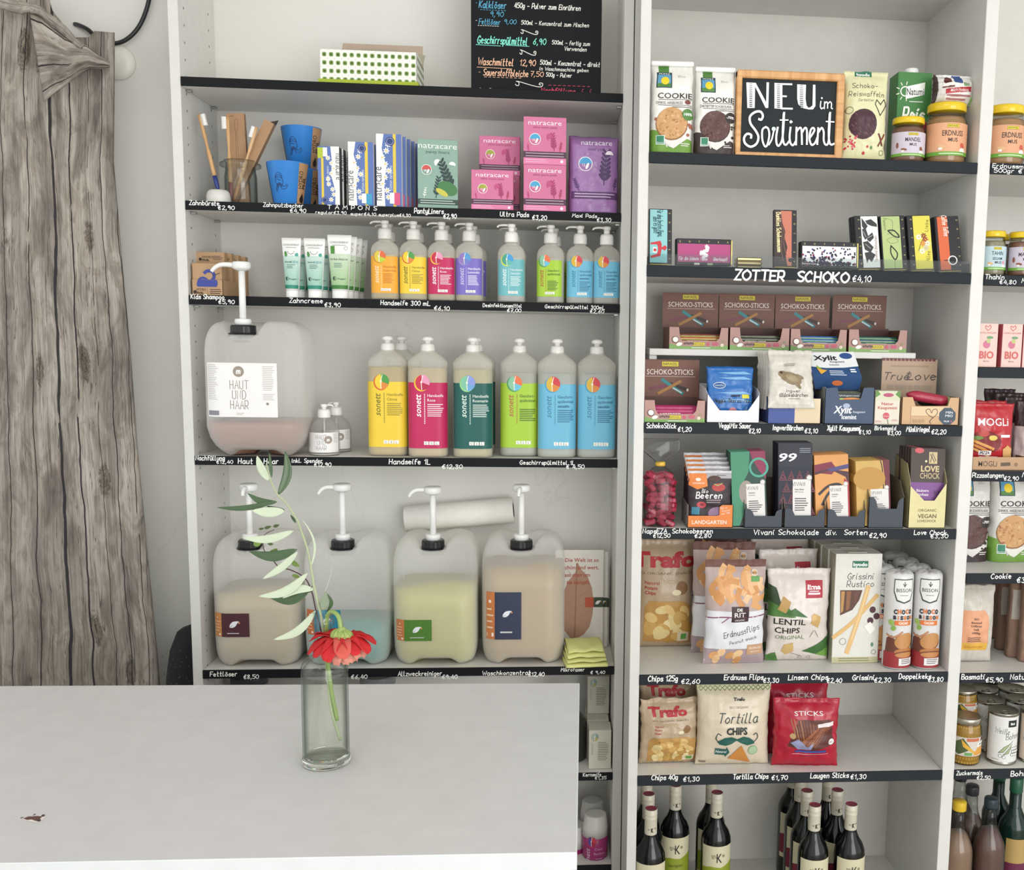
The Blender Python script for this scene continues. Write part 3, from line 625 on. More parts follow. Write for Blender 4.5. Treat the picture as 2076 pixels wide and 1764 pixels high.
# gathered rolled edge along the top
mb = MB(); mb.uv = []; path = smooth_path([at(x, y, .075) for x, y in [(-60, 2), (-10, 6), (30, 14), (60, 16), (84, 24), (106, 44), (128, 60), (150, 82), (168, 96)]], 8)
rings = []; n = 14
for i, p_ in enumerate(path):
    t = (path[min(i+1, len(path)-1)]-path[max(0, i-1)]).normalized(); a = Vector((0, -1, 0)); b = t.cross(a).normalized(); r = .0115*(1+.30*noise.noise(Vector((i*.23, 0, 5)))+.10*noise.noise(Vector((i*.7, 3, 5))))*(1-.45*(i/len(path))**3)
    rings.append([tuple(p_+(a*math.cos(2*PI*j/n)+b*math.sin(2*PI*j/n))*r*(1+.16*math.sin(2*2*PI*j/n+i*.25)+.10*noise.noise(Vector((i*.3, j*.9, 2))))) for j in range(n)])
    mb.uv += [(.3+j/n*.12, 2.5+i*.012) for j in range(n)]
mb.loft(rings, CLOTH); part(mb, 'gathered_edge', DR)
CB = thing('black_cable', 'black cable looping down the white wall behind the drape', 'cable', tuple(at(262, 78, .2)))
part(MB().tube(smooth_path([at(x, y, Y) for x, y, Y in [(306, -25, .235), (302, 0, .235), (294, 28, .235), (281, 55, .234), (262, 76, .232), (240, 87, .23), (215, 86, .225), (196, 76, .222), (178, 60, .226), (160, 51, .236), (152, 49, .244)]], 6), .0052, M('#17151a', 'plastic'), 10), 'cable', CB)
# white round wall hook
hk = at(238, 126, YB-.008)
HK = thing('wall_hook', 'round white disc fixed to the wall beside the drape edge', 'hook', (hk.x, YB-.001, hk.z))
mb = MB(); pf = [(.041, 0), (.042, .006), (.037, .013), (.02, .0165), (0.001, .0175)]
mb.loft([[(r*math.cos(2*PI*j/32), -z, r*math.sin(2*PI*j/32)) for j in range(32)] for r, z in pf], M('#e4e1d9', 'plastic'), True, True); mb.build('disc', HK)
# black dotted bag in the corner
bx0 = at(326, 1340, .09).x
BG = thing('fabric_bag', 'black fabric bag with tiny pale dots in the corner beside the drape', 'bag', ((bx0-.026)/2-.0, .13, FLOOR))
zt = ZP(1276, -.06, .08); Wb = -.026-bx0; hb = zt-FLOOR; mb = MB(); rings = []
for k in range(15):
    t = k/14; z = hb*t if k < 10 else hb*(9/14)+hb*(5/14)*math.sin((t-9/14)/(5/14)*PI/2)
    q = 1 if k < 10 else max(.12, math.cos((t-9/14)/(5/14)*PI/2*.97)**.45)
    w_ = Wb*(q if k >= 10 else 1); rings.append([(x-(Wb-w_)*-.5*0+(Wb-w_)*.35, y, z) for x, y in rrect(w_, .15*q, .05*q, 5)])
mb.loft(rings, M('#17181c', 'matte')); mb.build('bag_body', BG)
mb = MB(); dot = M('#6a6d70', 'print')
for k in range(150):
    z = hb*(.55+.40*R.random()); x = (-.45+.9*R.random())*Wb
    mb.add([(x-.0012, -.0758, z), (x+.0014, -.0758, z+.0003), (x+.0003, -.0758, z+.0022)], [(0, 1, 2)], dot)
mb.build('dots', BG, kind='stuff')
# ================= builders =================
def spot(pl, pr_, pt, z, Y):
    X0, X1 = XP(pl, Y, z), XP(pr_, Y, z); h = ZP(pt, (X0+X1)/2, Y)-z
    X0, X1 = XP(pl, Y, z+h/2), XP(pr_, Y, z+h/2); h = ZP(pt, (X0+X1)/2, Y)-z
    return X0, X1, h
def carton(name, label, cat, pl, pr_, pt, z, Y, d, col, rz=0, group=None, bev=.0007, rx=0, kind='card'):
    X0, X1, h = spot(pl, pr_, pt, z, Y); W = X1-X0
    root = thing(name, label, cat, ((X0+X1)/2, Y+d/2, z+.0002), rz, group, rx)
    mb = MB().box(-W/2, W/2, -d/2, d/2, 0, h, M(col, kind), bev)
    p = Pr(flatS(W, h, -d/2), W/h); p.mb = mb; p.fin = lambda: mb.build('box_body', root); p.W, p.H, p.D = W, h, d
    p.mb_side = lambda x=1: sideS(d, h, x*W/2, -d/2, -1 if x < 0 else 1)
    return root, p
def daisy(p, u, v, r, col='#f6f4ec', eye='#e9c62f'):
    dk_ = p.dk; p.dk = 0
    for k in range(7): a = k*2*PI/7; p.ell(u+math.cos(a)*r*.6/p.A, v+math.sin(a)*r*.6, r*.22, col, ru=r*.45, rot=math.degrees(a), n=6)
    p.dk = dk_; p.ell(u, v, r*.25, eye, n=8)
def sprig(p, u, v, h, ang, col, n=4, lw=.012):
    """a small plant: stem with paired leaves"""
    ca, sa = math.sin(math.radians(ang)), math.cos(math.radians(ang)); dk_ = p.dk; p.dk = 0
    p.line([(u, v), (u+ca*h/p.A, v+sa*h)], lw*.6, col)
    for k in range(1, n+1):
        t = k/n
        for s_ in (-1, 1):
            a = math.radians(90-ang+s_*42); l = h*.26*(1.15-t*.4)
            p.ell(u+(ca*h*t+math.cos(a)*l*.5)/p.A, v+sa*h*t+math.sin(a)*l*.5, l*.2, col, ru=l*.5, rot=math.degrees(a), n=8)
    p.dk = dk_
def bubble(p, u, v, r, top, num, txt='', low='#f4f0ea'):
    p.ell(u, v, r*1.08, '#f7f4ee', n=20); p.ell(u, v, r*.97, low if low != '#f4f0ea' else '#c86a90', n=20, a0=180, a1=360); p.ell(u, v, r*.97, top, n=20, a0=0, a1=180)
    p.t(num, u-.25*r/p.A, v-r*.35, r*.42, '#ffffff'); p.ell(u+.3*r/p.A, v-.3*r, r*.52, '#f7f4ee', ru=r*.2, rot=-25, n=10)
def pump(root, x, y, z, rc_, hc, hn, wh, spout, ang, mat, rn=.4, name=''):
    """collar, neck and spouted head; returns nothing. ang = spout direction in degrees (180 = to -x, 270 = to the viewer)"""
    MB().lathe([(rc_*.98, 0), (rc_, hc*.1), (rc_*.97, hc*.75), (rc_*.85, hc), (rc_*.3, hc*1.02)], mat, 20, (x, y, z)).build('pump_collar', root)
    mb = MB(); mb.lathe([(rc_*rn, 0), (rc_*rn, hn)], mat, 12, (x, y, z+hc))
    zt = z+hc+hn; a = math.radians(ang); dx, dy = math.cos(a), math.sin(a); hh = wh*.42
    mb.lathe([(rc_*.5, -.001), (wh*.5, hh*.2), (wh*.52, hh*.8), (wh*.45, hh), (0.0005, hh*1.04)], mat, 16, (x, y, zt))
    r = hh*.34; P = smooth_path([(x+dx*wh*.3, y+dy*wh*.3, zt+hh*.6), (x+dx*spout*.6, y+dy*spout*.6, zt+hh*.62), (x+dx*spout*.88, y+dy*spout*.88, zt+hh*.42), (x+dx*spout, y+dy*spout, zt-hh*.12)], 4)
    n_ = len(P); mb.tube(P, [r*(1.15-.4*i/n_) for i in range(n_)], mat, 10); mb.build('pump_head', root)
WHITEP = M('#f0f0ec', 'plastic'); MILKP = M('#dfe0dc', 'plastic')

# ---------------- soap bottles ----------------
def swirl(p, u, v, r, c1, c2, c3, c4):
    p.ell(u-.1*r/p.A, v-.1*r, r*1.05, c4, ru=r*.95, n=20)
    p.ell(u+.05*r/p.A, v, r, c1, ru=r*.92, rot=0, n=20); p.ell(u+.05*r/p.A, v, r, c2, ru=r*.92, n=14, a0=-20, a1=100)
    p.ell(u+.05*r/p.A, v, r, c3, ru=r*.92, n=14, a0=-100, a1=-20); p.line([(u-.05*r/p.A, v-r*.9), (u-.1*r/p.A, v), (u+.1*r/p.A, v+r*.9)], r*.09, '#f4efe6', True); p.ell(u-.1*r/p.A, v+.05*r, r*.13, '#fbf8f0', n=8)
def soap_label(S, A, bg, ink, title, sw, cv=.05, s=1.0, brandc=None):
    p = Pr(S, A, curved=cv, k0=.0004); p.rect(0, 0, 1, .93, bg); bc = brandc or ink; mc = 'mix'
    swirl(p, .37, .95-.02*s, .108*s, *sw)
    c = .34; vm = .60 if s < 1.2 else .46
    p.t('sonett', c, vm, .088*s, bc, w=.31*s, rot=90, bold=.01, sl=.25)
    dk_ = p.dk; p.dk = 0
    for k in range(18): p.rect(c+.07, vm-.25*s+k*.024*s, c+.092, vm-.25*s+k*.024*s+.013*s, bc)
    p.dk = dk_
    for i, s_ in enumerate(title): p.t(s_, .48, vm+.13*s-i*.066*s, .042*s, ink, al='l', bold=.012 if i < 2 else .03)
    p.micro(.48, vm+.13*s-len(title)*.066*s+.02, .86, 7, .027*s, ink, .42)
    for k in range(3): p.rect(.40+k*.115, .05, .40+k*.115+.10, .05+.05*s, '#f1f0e8'); p.t('CSL'[k], .45+k*.115, .058, .032*s, '#3c3c3a')
    return p
SOAPS = {
 'calendula': ('#f0ab35', '#c9781f', ['Handseife', 'Calendula'], ('#d9c64a', '#e0683c', '#b8cf3e', '#cf8a30'), '#f5e3c0', 'orange-labelled'),
 'citrus': ('#f1cf3e', '#9a8a2a', ['Handseife', 'Citrus'], ('#f0cf3c', '#4c9a48', '#e08a3c', '#d9692e'), '#7a7226', 'yellow-labelled'),
 'rose': ('#c2255c', '#f3e3e8', ['Handseife', 'Rose'], ('#c8304a', '#e79ab8', '#b8244e', '#edc23f'), '#ffffff', 'magenta-labelled'),
 'lavendel': ('#7a6cc0', '#efeaf6', ['Handseife', 'Lavendel'], ('#8b77b8', '#4f9ad2', '#6f7cc4', '#a28ac8'), '#cfc6ea', 'violet-labelled'),
 'sensitiv': ('#6fb7bd', '#dff0f0', ['Handseife', 'Sensitiv'], ('#49a08a', '#3f9ad4', '#5cb4a4', '#d9dc46'), '#e6f4f4', 'turquoise-labelled'),
 'rosmarin': ('#175c56', '#dfeadf', ['Handseife', 'Rosmarin'], ('#7fc0a0', '#8a9bd8', '#6fa6d4', '#8fd08a'), '#dceede', 'dark-green-labelled'),
 'lime': ('#a9cf3f', '#47622a', ['Geschirr-', 'sp\u00fclmittel', '', ], ('#8ac3a0', '#e9764a', '#6fc0d8', '#4f9a58'), '#b36a3c', 'lime-labelled'),
 'blau': ('#6fb9d6', '#2f6f92', ['Geschirr-', 'sp\u00fclmittel', 'sensitiv'], ('#d8b23c', '#cf3e46', '#d98a3a', '#4f9fc4'), '#3f86a8', 'pale-blue-labelled')}
SOAPSH = shell_mat('soap_bottle_plastic', '#e6e3d6', .28, .3)
def pump_soap(kind, px, Y, z, group='pump soap bottles on the upper shelf', label=None, headpx=None, liq='#cdbd94', ang=178, turn=0):
    x = XP(px, Y, z+.06); W, D = .0655, .046; H = .130; r = thing('pump_bottle', label, 'bottle', (x, Y+D/2, z+.0002), turn, group); r.scale = (1, 1, .935)
    rings = []
    for q, zz in ((.9, 0), (1, .004), (1, .118), (.97, .127), (.86, .136), (.66, .143), (.44, .147), (.4, .152)):
        rr = .02 if q > .9 else .02*q; rings.append([(a, b, zz) for a, b in rrect(W*q, max(D*q, W*q*.62), rr if q > .7 else W*q*.31, 5)])
    MB().loft(rings, SOAPSH).build('bottle_body', r)
    MB().loft([[(a, b, zz) for a, b in rrect(W*.93, D*.9, .018, 5)] for zz in (.003, .112)], M(liq, 'plastic')).build('soap_liquid', r)
    bg, ink, tt, sw, bc, _ = SOAPS[kind]; L = W*1.06
    soap_label(rrS(W, D, .02, .016, .098, L), L/.098, bg, ink, tt, sw, brandc=bc, s=1.38).build('label', r)
    m = M('#eceae4', 'plastic') if headpx else M('#d8d7d0', 'plastic')
    pump(r, 0, 0, .151, .0165, .026, .0125, .019, .034, ang, m, .45)
    return r
LB = {'calendula': 'orange-labelled hand soap pump bottle, first in the row beside the toothpaste', 'citrus': 'yellow-labelled hand soap pump bottle between the orange and magenta ones', 'rose': 'magenta-labelled hand soap pump bottle on the upper shelf',
      'lavendel': 'violet-labelled hand soap pump bottle at the end of its row', 'sensitiv': 'turquoise-labelled pump bottle standing alone above the disinfectant price', 'lime': 'lime-labelled dish soap pump bottle turned slightly beside two pale blue ones'}
Z2 = ZL[2]
for kind, px, lq in (('calendula', 778, '#d2bd8a'), ('citrus', 836, '#cfc590'), ('rose', 893.5, '#cdb997'), ('lavendel', 950, '#c9c59a'), ('sensitiv', 1036, '#c9ced0'), ('lime', 1116, '#c4c6b8')):
    pump_soap(kind, px, .012, Z2, label=LB[kind], liq=lq, headpx=kind == 'sensitiv', turn=0 if kind != 'lime' else -.25)
    if kind != 'sensitiv':
        pump_soap(kind, px+9, .085, Z2, label='second '+SOAPS[kind][5]+' pump bottle hidden behind the front one of its colour', liq=lq)
pump_soap('blau', 1176, .012, Z2, label='pale-blue-labelled dish soap pump bottle next to the lime one', liq='#bfc6c2')
pump_soap('blau', 1230, .012, Z2, label='pale-blue-labelled dish soap pump bottle against the unit side panel', liq='#bfc6c2', headpx=1)
pump_soap('sensitiv', 1040, .085, Z2, label='second turquoise-labelled pump bottle hidden behind the front one', liq='#c9ced0')

def big_soap(kind, px, Y, z, label, liq, level=.215, group='one litre soap bottles on the middle shelf'):
    x = XP(px, Y, z+.12); W, D = .094, .064; r = thing('soap_bottle', label, 'bottle', (x, Y+D/2, z+.0002), 0, group)
    def ring(q, zz, e=1): return [(a, b, zz) for a, b in rrect(W*q, D*min(1, q*e), .024 if q > .9 else D*q*.45, 5)]
    MB().loft([ring(.93, 0), ring(1, .006), ring(1, .205), ring(.985, .207), ring(.985, .217), ring(1, .219), ring(.995, .228), ring(.86, .237, 1.15), ring(.62, .246, 1.3), ring(.42, .252, 1.4), ring(.36, .256, 1.45)], SOAPSH).build('bottle_body', r)
    MB().loft([[(a, b, zz) for a, b in rrect(W*q, D*.92, .02, 5)] for q, zz in ((.88, .003), (.95, .01), (.95, level))], M(liq, 'plastic')).build('soap_liquid', r)
    bg, ink, tt, sw, bc, _ = SOAPS[kind]; L = W*1.16
    soap_label(rrS(W, D, .024, .022, .170, L, .004), L/.170, bg, ink, tt, sw, brandc=bc).build('label', r)
    MB().lathe([(.017, 0), (.0175, .003), (.0165, .016), (.0145, .02)], M('#e4e3dc', 'plastic'), 20, (0, 0, .252)).build('bottle_cap', r)
    MB().lathe([(.0075, 0), (.0072, .006), (.0135, .008), (.014, .012), (.011, .0165), (.001, .018)], M('#ebeae4', 'plastic'), 18, (0, 0, .272)).build('push_pull_spout', r)
    return r
Z3 = ZL[3]
def gy(px, py, z, dflt=None): return ground(px, py, z).y
big_soap('citrus', 783, .028, Z3, 'yellow-labelled litre bottle of hand soap at the front', '#c4aa62')
big_soap('citrus', 812, .115, Z3, 'second yellow-labelled litre bottle tucked behind the front one', '#c4aa62')
big_soap('rose', 865, .006, Z3, 'magenta-labelled litre bottle of hand soap on the middle shelf', '#cbb488')
big_soap('rosmarin', 957, .004, Z3, 'dark-green-labelled litre bottle of rosemary hand soap', '#c0b684', .212)
big_soap('rosmarin', 964, .095, Z3, 'second dark-green-labelled litre bottle behind the front one', '#c0b684', .212)
big_soap('lime', 1052, .040, Z3, 'lime-labelled litre bottle of dish soap on the middle shelf', '#a9aea4', .205)
big_soap('blau', 1129, .016, Z3, 'pale-blue-labelled litre bottle of dish soap beside the lime one', '#a9b2ae', .205)
big_soap('blau', 1210, .016, Z3, 'pale-blue-labelled litre bottle of dish soap touching the side panel', '#a9b2ae', .205)

# ---------------- canisters ----------------
SHELL = shell_mat('milky_canister_plastic', '#fbfaf6', .23, .34)
def canister(label, pl, pr_, z, Y, W, D, H, cap, liq_py, liq, pumpinfo, capx, group='ten litre canisters with pumps', nk=.052, bs=0):
    xc = (XP(pl, Y, z+H*.4)+XP(pr_, Y, z+H*.4))/2; root = thing('canister', label, 'canister', (xc, Y+D/2, z+.0002), 0, group)
    N_ = 18; ccx = capx-xc; ccy = -D/2+nk
    prof = [(0, .80-bs), (.004, .865-bs), (.012, .92-bs*.8), (.025, .965-bs*.5), (.045, .99-bs*.2), (.07, 1), (H*.3, 1), (H*.45, 1), (H*.6, 1), (H*.75, 1), (H*.80, .995), (H*.85, .975), (H*.89, .945), (H*.925, .90), (H*.955, .84), (H*.98, .75), (H, .60)]
    def dens(w_, d_, r, zz, n=88):
        L = 2*(w_-2*r)+2*(d_-2*r)+2*PI*r; out = []
        for k in range(n):
            s = L*(k/n); s = s if s <= L/2 else s-L
            a = abs(s); sg = 1 if s >= 0 else -1; a1 = w_/2-r; q = PI*r/2; a2 = d_-2*r
            if a <= a1+q+a2: x, y, _, _ = rr_at(w_, d_, r, s)
            else:
                b = a-(a1+q+a2)
                if b < q: th = b/r; x, y = (w_/2-r+r*math.cos(th)), d_/2-r+r*math.sin(th)
                else: x, y = w_/2-r-(b-q), d_/2
                x *= sg
            out.append((x, y, zz))
        return out
    rings = [dens(W-(1-q)*.18, D-(1-q)*.18, .045-(1-q)*.03, zz) for zz, q in prof]
    for q in (.8, .6, .4, .2, .02): rings.append([(x*q, y*q, H) for x, y, _ in rings[len(prof)-1]])
    def dfm(p):
        x, y, zz = p
        if zz > H*.8:  # sunken saddle for the neck, sloping to the front
            fx = math.exp(-((x-ccx)/.040)**4); fy = 1/(1+math.exp((y-(ccy+.055))/.012)); k = (zz-H*.8)/(H*.2)
            zz -= .036*fx*fy*k
            # grip recess behind the neck
            zz -= .012*math.exp(-((x-ccx)/.03)**2)*math.exp(-((y-(ccy+.095))/.03)**2)*k
        if zz < .02 and abs(x) < W*.30:  # arched foot
            fx = 1/(1+math.exp((abs(x)-W*.24)/.004)); zz += .016*fx*(1-max(0, zz)/.02)
        return (x, y, zz)
    rings = [[dfm(p) for p in r_] for r_ in rings]
    bot = [[dfm((x*q, y*q, 0)) for x, y, _ in rings[0]] for q in (.1, .5)]
    MB().loft(bot+rings, SHELL).build('canister_body', root)
    hl = ZP(liq_py, xc, Y)-z
    lr = [[(x*.97, y*.97, max(zz, .0)+.0015 if zz < .03 else zz) for x, y, zz in [dfm(p) for p in dens(W-(1-q)*.18, D-(1-q)*.18, .045-(1-q)*.03, zz0)]] for zz0, q in prof if zz0 < hl-.01]
    last = [q for zz0, q in prof if zz0 < hl][-1]; lr.append([(x*.97, y*.97, hl) for x, y, _ in dens(W-(1-last)*.18, D-(1-last)*.18, .045-(1-last)*.03, hl)])
    b0 = [[(x*.3, y*.3, zz) for x, y, zz in lr[0]]]
    MB().loft(b0+lr, M(liq, 'plastic')).build('liquid', root)
    zc = H-.036+.002; CBK = M('#17181b', 'plastic')
    MB().lathe([(.030, -.012), (.030, .004)], SHELL, 24, (ccx, ccy, zc)).build('neck', root)
    rg = []
    for rad, hh in ((.0325, 0), (.0335, .003), (.0275, .0045), (.0275, .019), (.0262, .022), (.012, .0225)):
        rg.append([(ccx+(rad+(.0007 if (j//2) % 2 and .004 < hh < .02 else 0))*math.cos(2*PI*j/48), ccy+(rad+(.0007 if (j//2) % 2 and .004 < hh < .02 else 0))*math.sin(2*PI*j/48), zc+.002+hh) for j in range(48)])
    MB().loft(rg, CBK, smooth=False).build('screw_cap', root)
    head_py, wh, sp, ang = pumpinfo
    zh = ZP(head_py, capx, Y+D/2+ccy)-z; hc = .014; zt = zc+.0245
    wm = M('#efefec', 'plastic')
    MB().lathe([(.0185, 0), (.0185, hc*.8), (.017, hc)], wm, 24, (ccx, ccy, zt)).build('pump_collar', root)
    hh = .0165; mb = MB(); mb.lathe([(.0078, 0), (.0072, zh-zt-hh)], wm, 14, (ccx, ccy, zt))
    z1 = zh-hh; mb.lathe([(.0095, -.004), (wh*.9, 0), (wh, .003), (wh, hh-.003), (wh*.88, hh), (.0005, hh)], wm, 24, (ccx, ccy, z1))
    a = math.radians(ang); dx, dy = math.cos(a), math.sin(a)
    P = smooth_path([(ccx+dx*wh*.6, ccy+dy*wh*.6, z1+hh*.5), (ccx+dx*(wh+sp*.45), ccy+dy*(wh+sp*.45), z1+hh*.55), (ccx+dx*(wh+sp*.8), ccy+dy*(wh+sp*.8), z1+hh*.15), (ccx+dx*(wh+sp), ccy+dy*(wh+sp), z1-hh*.45)], 5)
    mb.tube(P, [.0062-.0022*i/len(P) for i in range(len(P))], wm, 10); mb.build('pump_head', root)
    root['wc'] = W
    return root, xc, Y
def can_label(root, xc, Y, D, z, px0, py0, px1, py1, fn, name='label'):
    yy = Y+.0; a = at(px0, py1, yy); b = at(px1, py0, yy); W = b.x-a.x; H = b.z-a.z
    Wc = root['wc']; x0 = a.x-xc; rc_ = .045
    def S(u, v, k):
        x, y, nx, ny = rr_at(Wc, D, rc_, x0+u*W); return (x+nx*(k+.0006), y+ny*(k+.0006), a.z-z+v*H)
    p = Pr(S, W/H, curved=(24, 1)); fn(p); p.build(name, root)
def leafsym(p, u, v, r, col='#f2f2f2', dot='#d88a4a'):
    pts = [(-1.1, -.75), (-.95, -.1), (-.45, .45), (.2, .62), (.95, .55), (.55, .2), (.3, -.3), (-.2, -.72), (-.7, -.8)]
    q = smooth_path([(a, b, 0) for a, b in pts+[pts[0]]], 3)[:-1]
    p.poly([(u+c.x*r/p.A, v+c.y*r) for c in q], col); p.line([(u-1.1*r/p.A, v-.7*r), (u-.5*r/p.A, v-.35*r)], r*.08, '#555'); p.ell(u+.95*r/p.A, v+.22*r, r*.2, dot, n=10)
c, xc, Yc = canister('large milky canister half full of brown liquid with a white skin and hair soap label', 410, 606, Z3, -.044, .225, .20, .318, 0, 858, '#9f7763', (531, .0205, .045, 186), XP(494, -.013, Z3+.28), nk=.0305, bs=.28)
def lab_haut(p):
    p.rect(0, 0, 1, 1, '#f1efec'); A = p.A
    p.ell(.47, .84, .10, '#9c9184'); p.h('m', .47, .80, .10, '#f6f3ee', th=.2)
    for i, s_ in enumerate(('HAUT', 'UND', 'HAAR')): p.h(s_, .475, .52-i*.185, .155, '#8a8680', w=.33-.08*(i == 1), th=.07, sl=0, jit=0)
    p.micro(.02, .95, .20, 20, .033, '#b9b6b0', .3, .4); p.micro(.80, .93, .97, 14, .033, '#b9b6b0', .3, .3); p.micro(.80, .42, .97, 4, .033, '#b9b6b0', .3); p.rect(.02, .03, .19, .115, '#8a8790')
    p.ell(.86, .25, .025, '#8f8b84'); p.micro(.43, .07, .55, 2, .03, '#b9b6b0', .3)
can_label(c, xc, Yc, .20, Z3, 417, 737, 561, 845, lab_haut)
Z4 = ZL[4]
def dlab(main, first='#c87a45', pale='#b9a58a', brown=None):
    def f(p):
        n = .27; p.rect(0, 0, n, 1, first); p.rect(n, 0, 1, 1, main); leafsym(p, .62, .55, .20*min(1, p.A*.62), '#eceff2'); p.micro(.03, .62, n-.03, 4, .13, '#e9c9ac', .25); p.micro(.42, .14, .85, 1, .1, '#d8d8d8', .3); p.ell(.13, .8, .035, '#f2ddc8')
        p.rects([(.03, .06, .05, .14), (.18, .06, .24, .14)], '#f3e3d2')
    return f
c, xc, Yc = canister('milky canister with beige liquid and a dark maroon label, first on the lower shelf', 427, 600, Z4, .012, .207, .19, .320, 0, 1210, '#c2b190', (981, .0225, .022, 268), XP(507, .06, Z4+.28))
can_label(c, xc, Yc, .19, Z4, 428, 1244, 505, 1292, dlab('#4d2630', '#d08a4c'))
c, xc, Yc = canister('milky canister with pale turquoise liquid standing behind the vase', 615, 782, Z4, .012, .207, .19, .320, 0, 1277, '#5fa59c', (981, .0225, .034, 198), XP(695, .06, Z4+.28))
can_label(c, xc, Yc, .19, Z4, 617, 1237, 690, 1288, dlab('#1f7f98', '#c8703c'))
c, xc, Yc = canister('milky canister with pale yellow liquid and a small green label', 797, 962, Z4, .012, .207, .19, .320, 0, 1198, '#c6c274', (987, .0225, .036, 190), XP(878, .06, Z4+.28))
can_label(c, xc, Yc, .19, Z4, 799, 1257, 875, 1300, dlab('#4f7f2e'))
c, xc, Yc = canister('milky canister full of tan liquid with a tall navy label', 979, 1141, Z4, .012, .207, .19, .320, 0, 1158, '#b2986c', (983, .0225, .020, 262), XP(1057, .06, Z4+.28))
can_label(c, xc, Yc, .19, Z4, 983, 1201, 1057, 1297, dlab('#333a52'))

for o_ in list(bpy.data.objects):
    if 'wc' in o_: del o_['wc']
# paper roll lying across two canisters
a = at(822, 1052, .2125); b = at(1041, 1034, .2125); L_ = (b-a).length
RL = thing('paper_roll', 'white paper towel roll lying across the canisters behind their pumps', 'paper roll', tuple((a+b)/2)); mid = (a+b)/2
PR_ = M('#efece4', 'matte'); mb = MB(); t = (b-a).normalized(); u_ = Vector((0, -1, 0)); v_ = t.cross(u_).normalized(); rr = .0345
def circ(c_, r, n=36): return [tuple(c_-mid+(u_*math.cos(2*PI*j/n)+v_*math.sin(2*PI*j/n))*r) for j in range(n)]
mb.loft([circ(a, rr*.5), circ(a, rr*.97), circ(a+t*.001, rr), circ(b-t*.001, rr), circ(b, rr*.97), circ(b, .019), circ(b-t*.03, .0185)], PR_, True, True); mb.build('paper', RL)
MB().loft([circ(b+t*.0006, .0193), circ(b+t*.0006, .0175), circ(b-t*.028, .0172)], M('#57493c', 'matte'), False, True).build('cardboard_core', RL)

# brochures
def brochure(px0, px1, pyt, Y, label, full):
    zb = Z4+.0005; X0, X1, h = spot(px0, px1, pyt, zb, Y); W = X1-X0
    r = thing('brochure', label, 'brochure', ((X0+X1)/2, Y, zb), 0, 'brochures beside the canisters', rx=-.05)
    mb = MB().box(-W/2, W/2, 0, .0022, 0, h, M('#e9e4da', 'card')); p = Pr(flatS(W, h, 0), W/h); p.mb = mb
    lf = [(.33, .10), (.44, .10), (.60, .14), (.72, .22), (.78, .34), (.80, .48), (.76, .62), (.66, .74), (.54, .80), (.45, .88), (.42, .78), (.26, .68), (.12, .52), (.10, .36), (.16, .20)]
    if full:
        p.poly(lf, '#b88e74'); p.line([(.40, .0), (.42, .4), (.44, .86)], .012, '#9a7058', True); dk_ = p.dk; p.dk = 0
        for k in range(6):
            v = .2+k*.1; p.line([(.41, v), (.72-.02*k, v+.08)], .004, '#a67d64'); p.line([(.41, v), (.16+.02*k, v+.09)], .004, '#a67d64')
        p.dk = dk_
        for i, s_ in enumerate(('Die Welt ist so', 'sch\u00f6n und wert,', 'dass man um', 'sie k\u00e4mpft.')): p.t(s_, .90 if i < 2 else .72, .88-i*.075, .040, '#b5472e', al='r', bold=.012)
    p.rect(.62, .42, .80, .52, '#c4512f'); p.rect(.80, .42, 1, .52, '#33452c'); leafsym(p, .90, .47, .028)
    mb.build('cover', r); return r
brochure(1126, 1223, 1117, .150, 'front brochure with a large brown leaf and red German lettering', True)
brochure(1142, 1232, 1121, .162, 'middle brochure, mostly hidden, showing its edge beside the leaf cover', False)
brochure(1150, 1235, 1126, .174, 'rear brochure standing against the wall with a dark green corner mark', False)
# folded yellow cloth
g = ground(1185, 1352, Z4); FC = thing('folded_cloth', 'folded pale yellow microfibre cloth overhanging the shelf edge', 'cloth', (g.x, .03, Z4), .12)
YC = M('#dcdc8e', 'matte'); YC2 = M('#d3d489', 'matte')
for k, (w_, d_, y0, z0, th, mm) in enumerate([(.104, .080, -.010, .0005, .012, YC), (.100, .078, -.006, .0125, .010, YC2), (.096, .078, -.002, .0225, .011, YC), (.090, .080, .006, .0335, .012, YC2)]):
    mb = MB(); rings = []
    for i in range(19):
        x = -w_/2+w_*i/18; ring = []
        for j in range(20):
            a = 2*PI*j/20; ca, sa = math.cos(a), math.sin(a)
            yy = d_/2*abs(ca)**.55*(1 if ca > 0 else -1); zz = th/2*abs(sa)**.75*(1 if sa > 0 else -1)
            nz = noise.noise(Vector((x*30+k*5, yy*25, k)))
            ring.append((x+.003*noise.noise(Vector((yy*40, zz*80, k))), yy+y0+.003*nz, max(0.0, z0+th/2+zz+.004*nz*(k+1)/4+.010*(k/3)*(yy+.04)/.08)))
        rings.append(ring)
    mb.loft(rings, mm); mb.build('fold', FC)

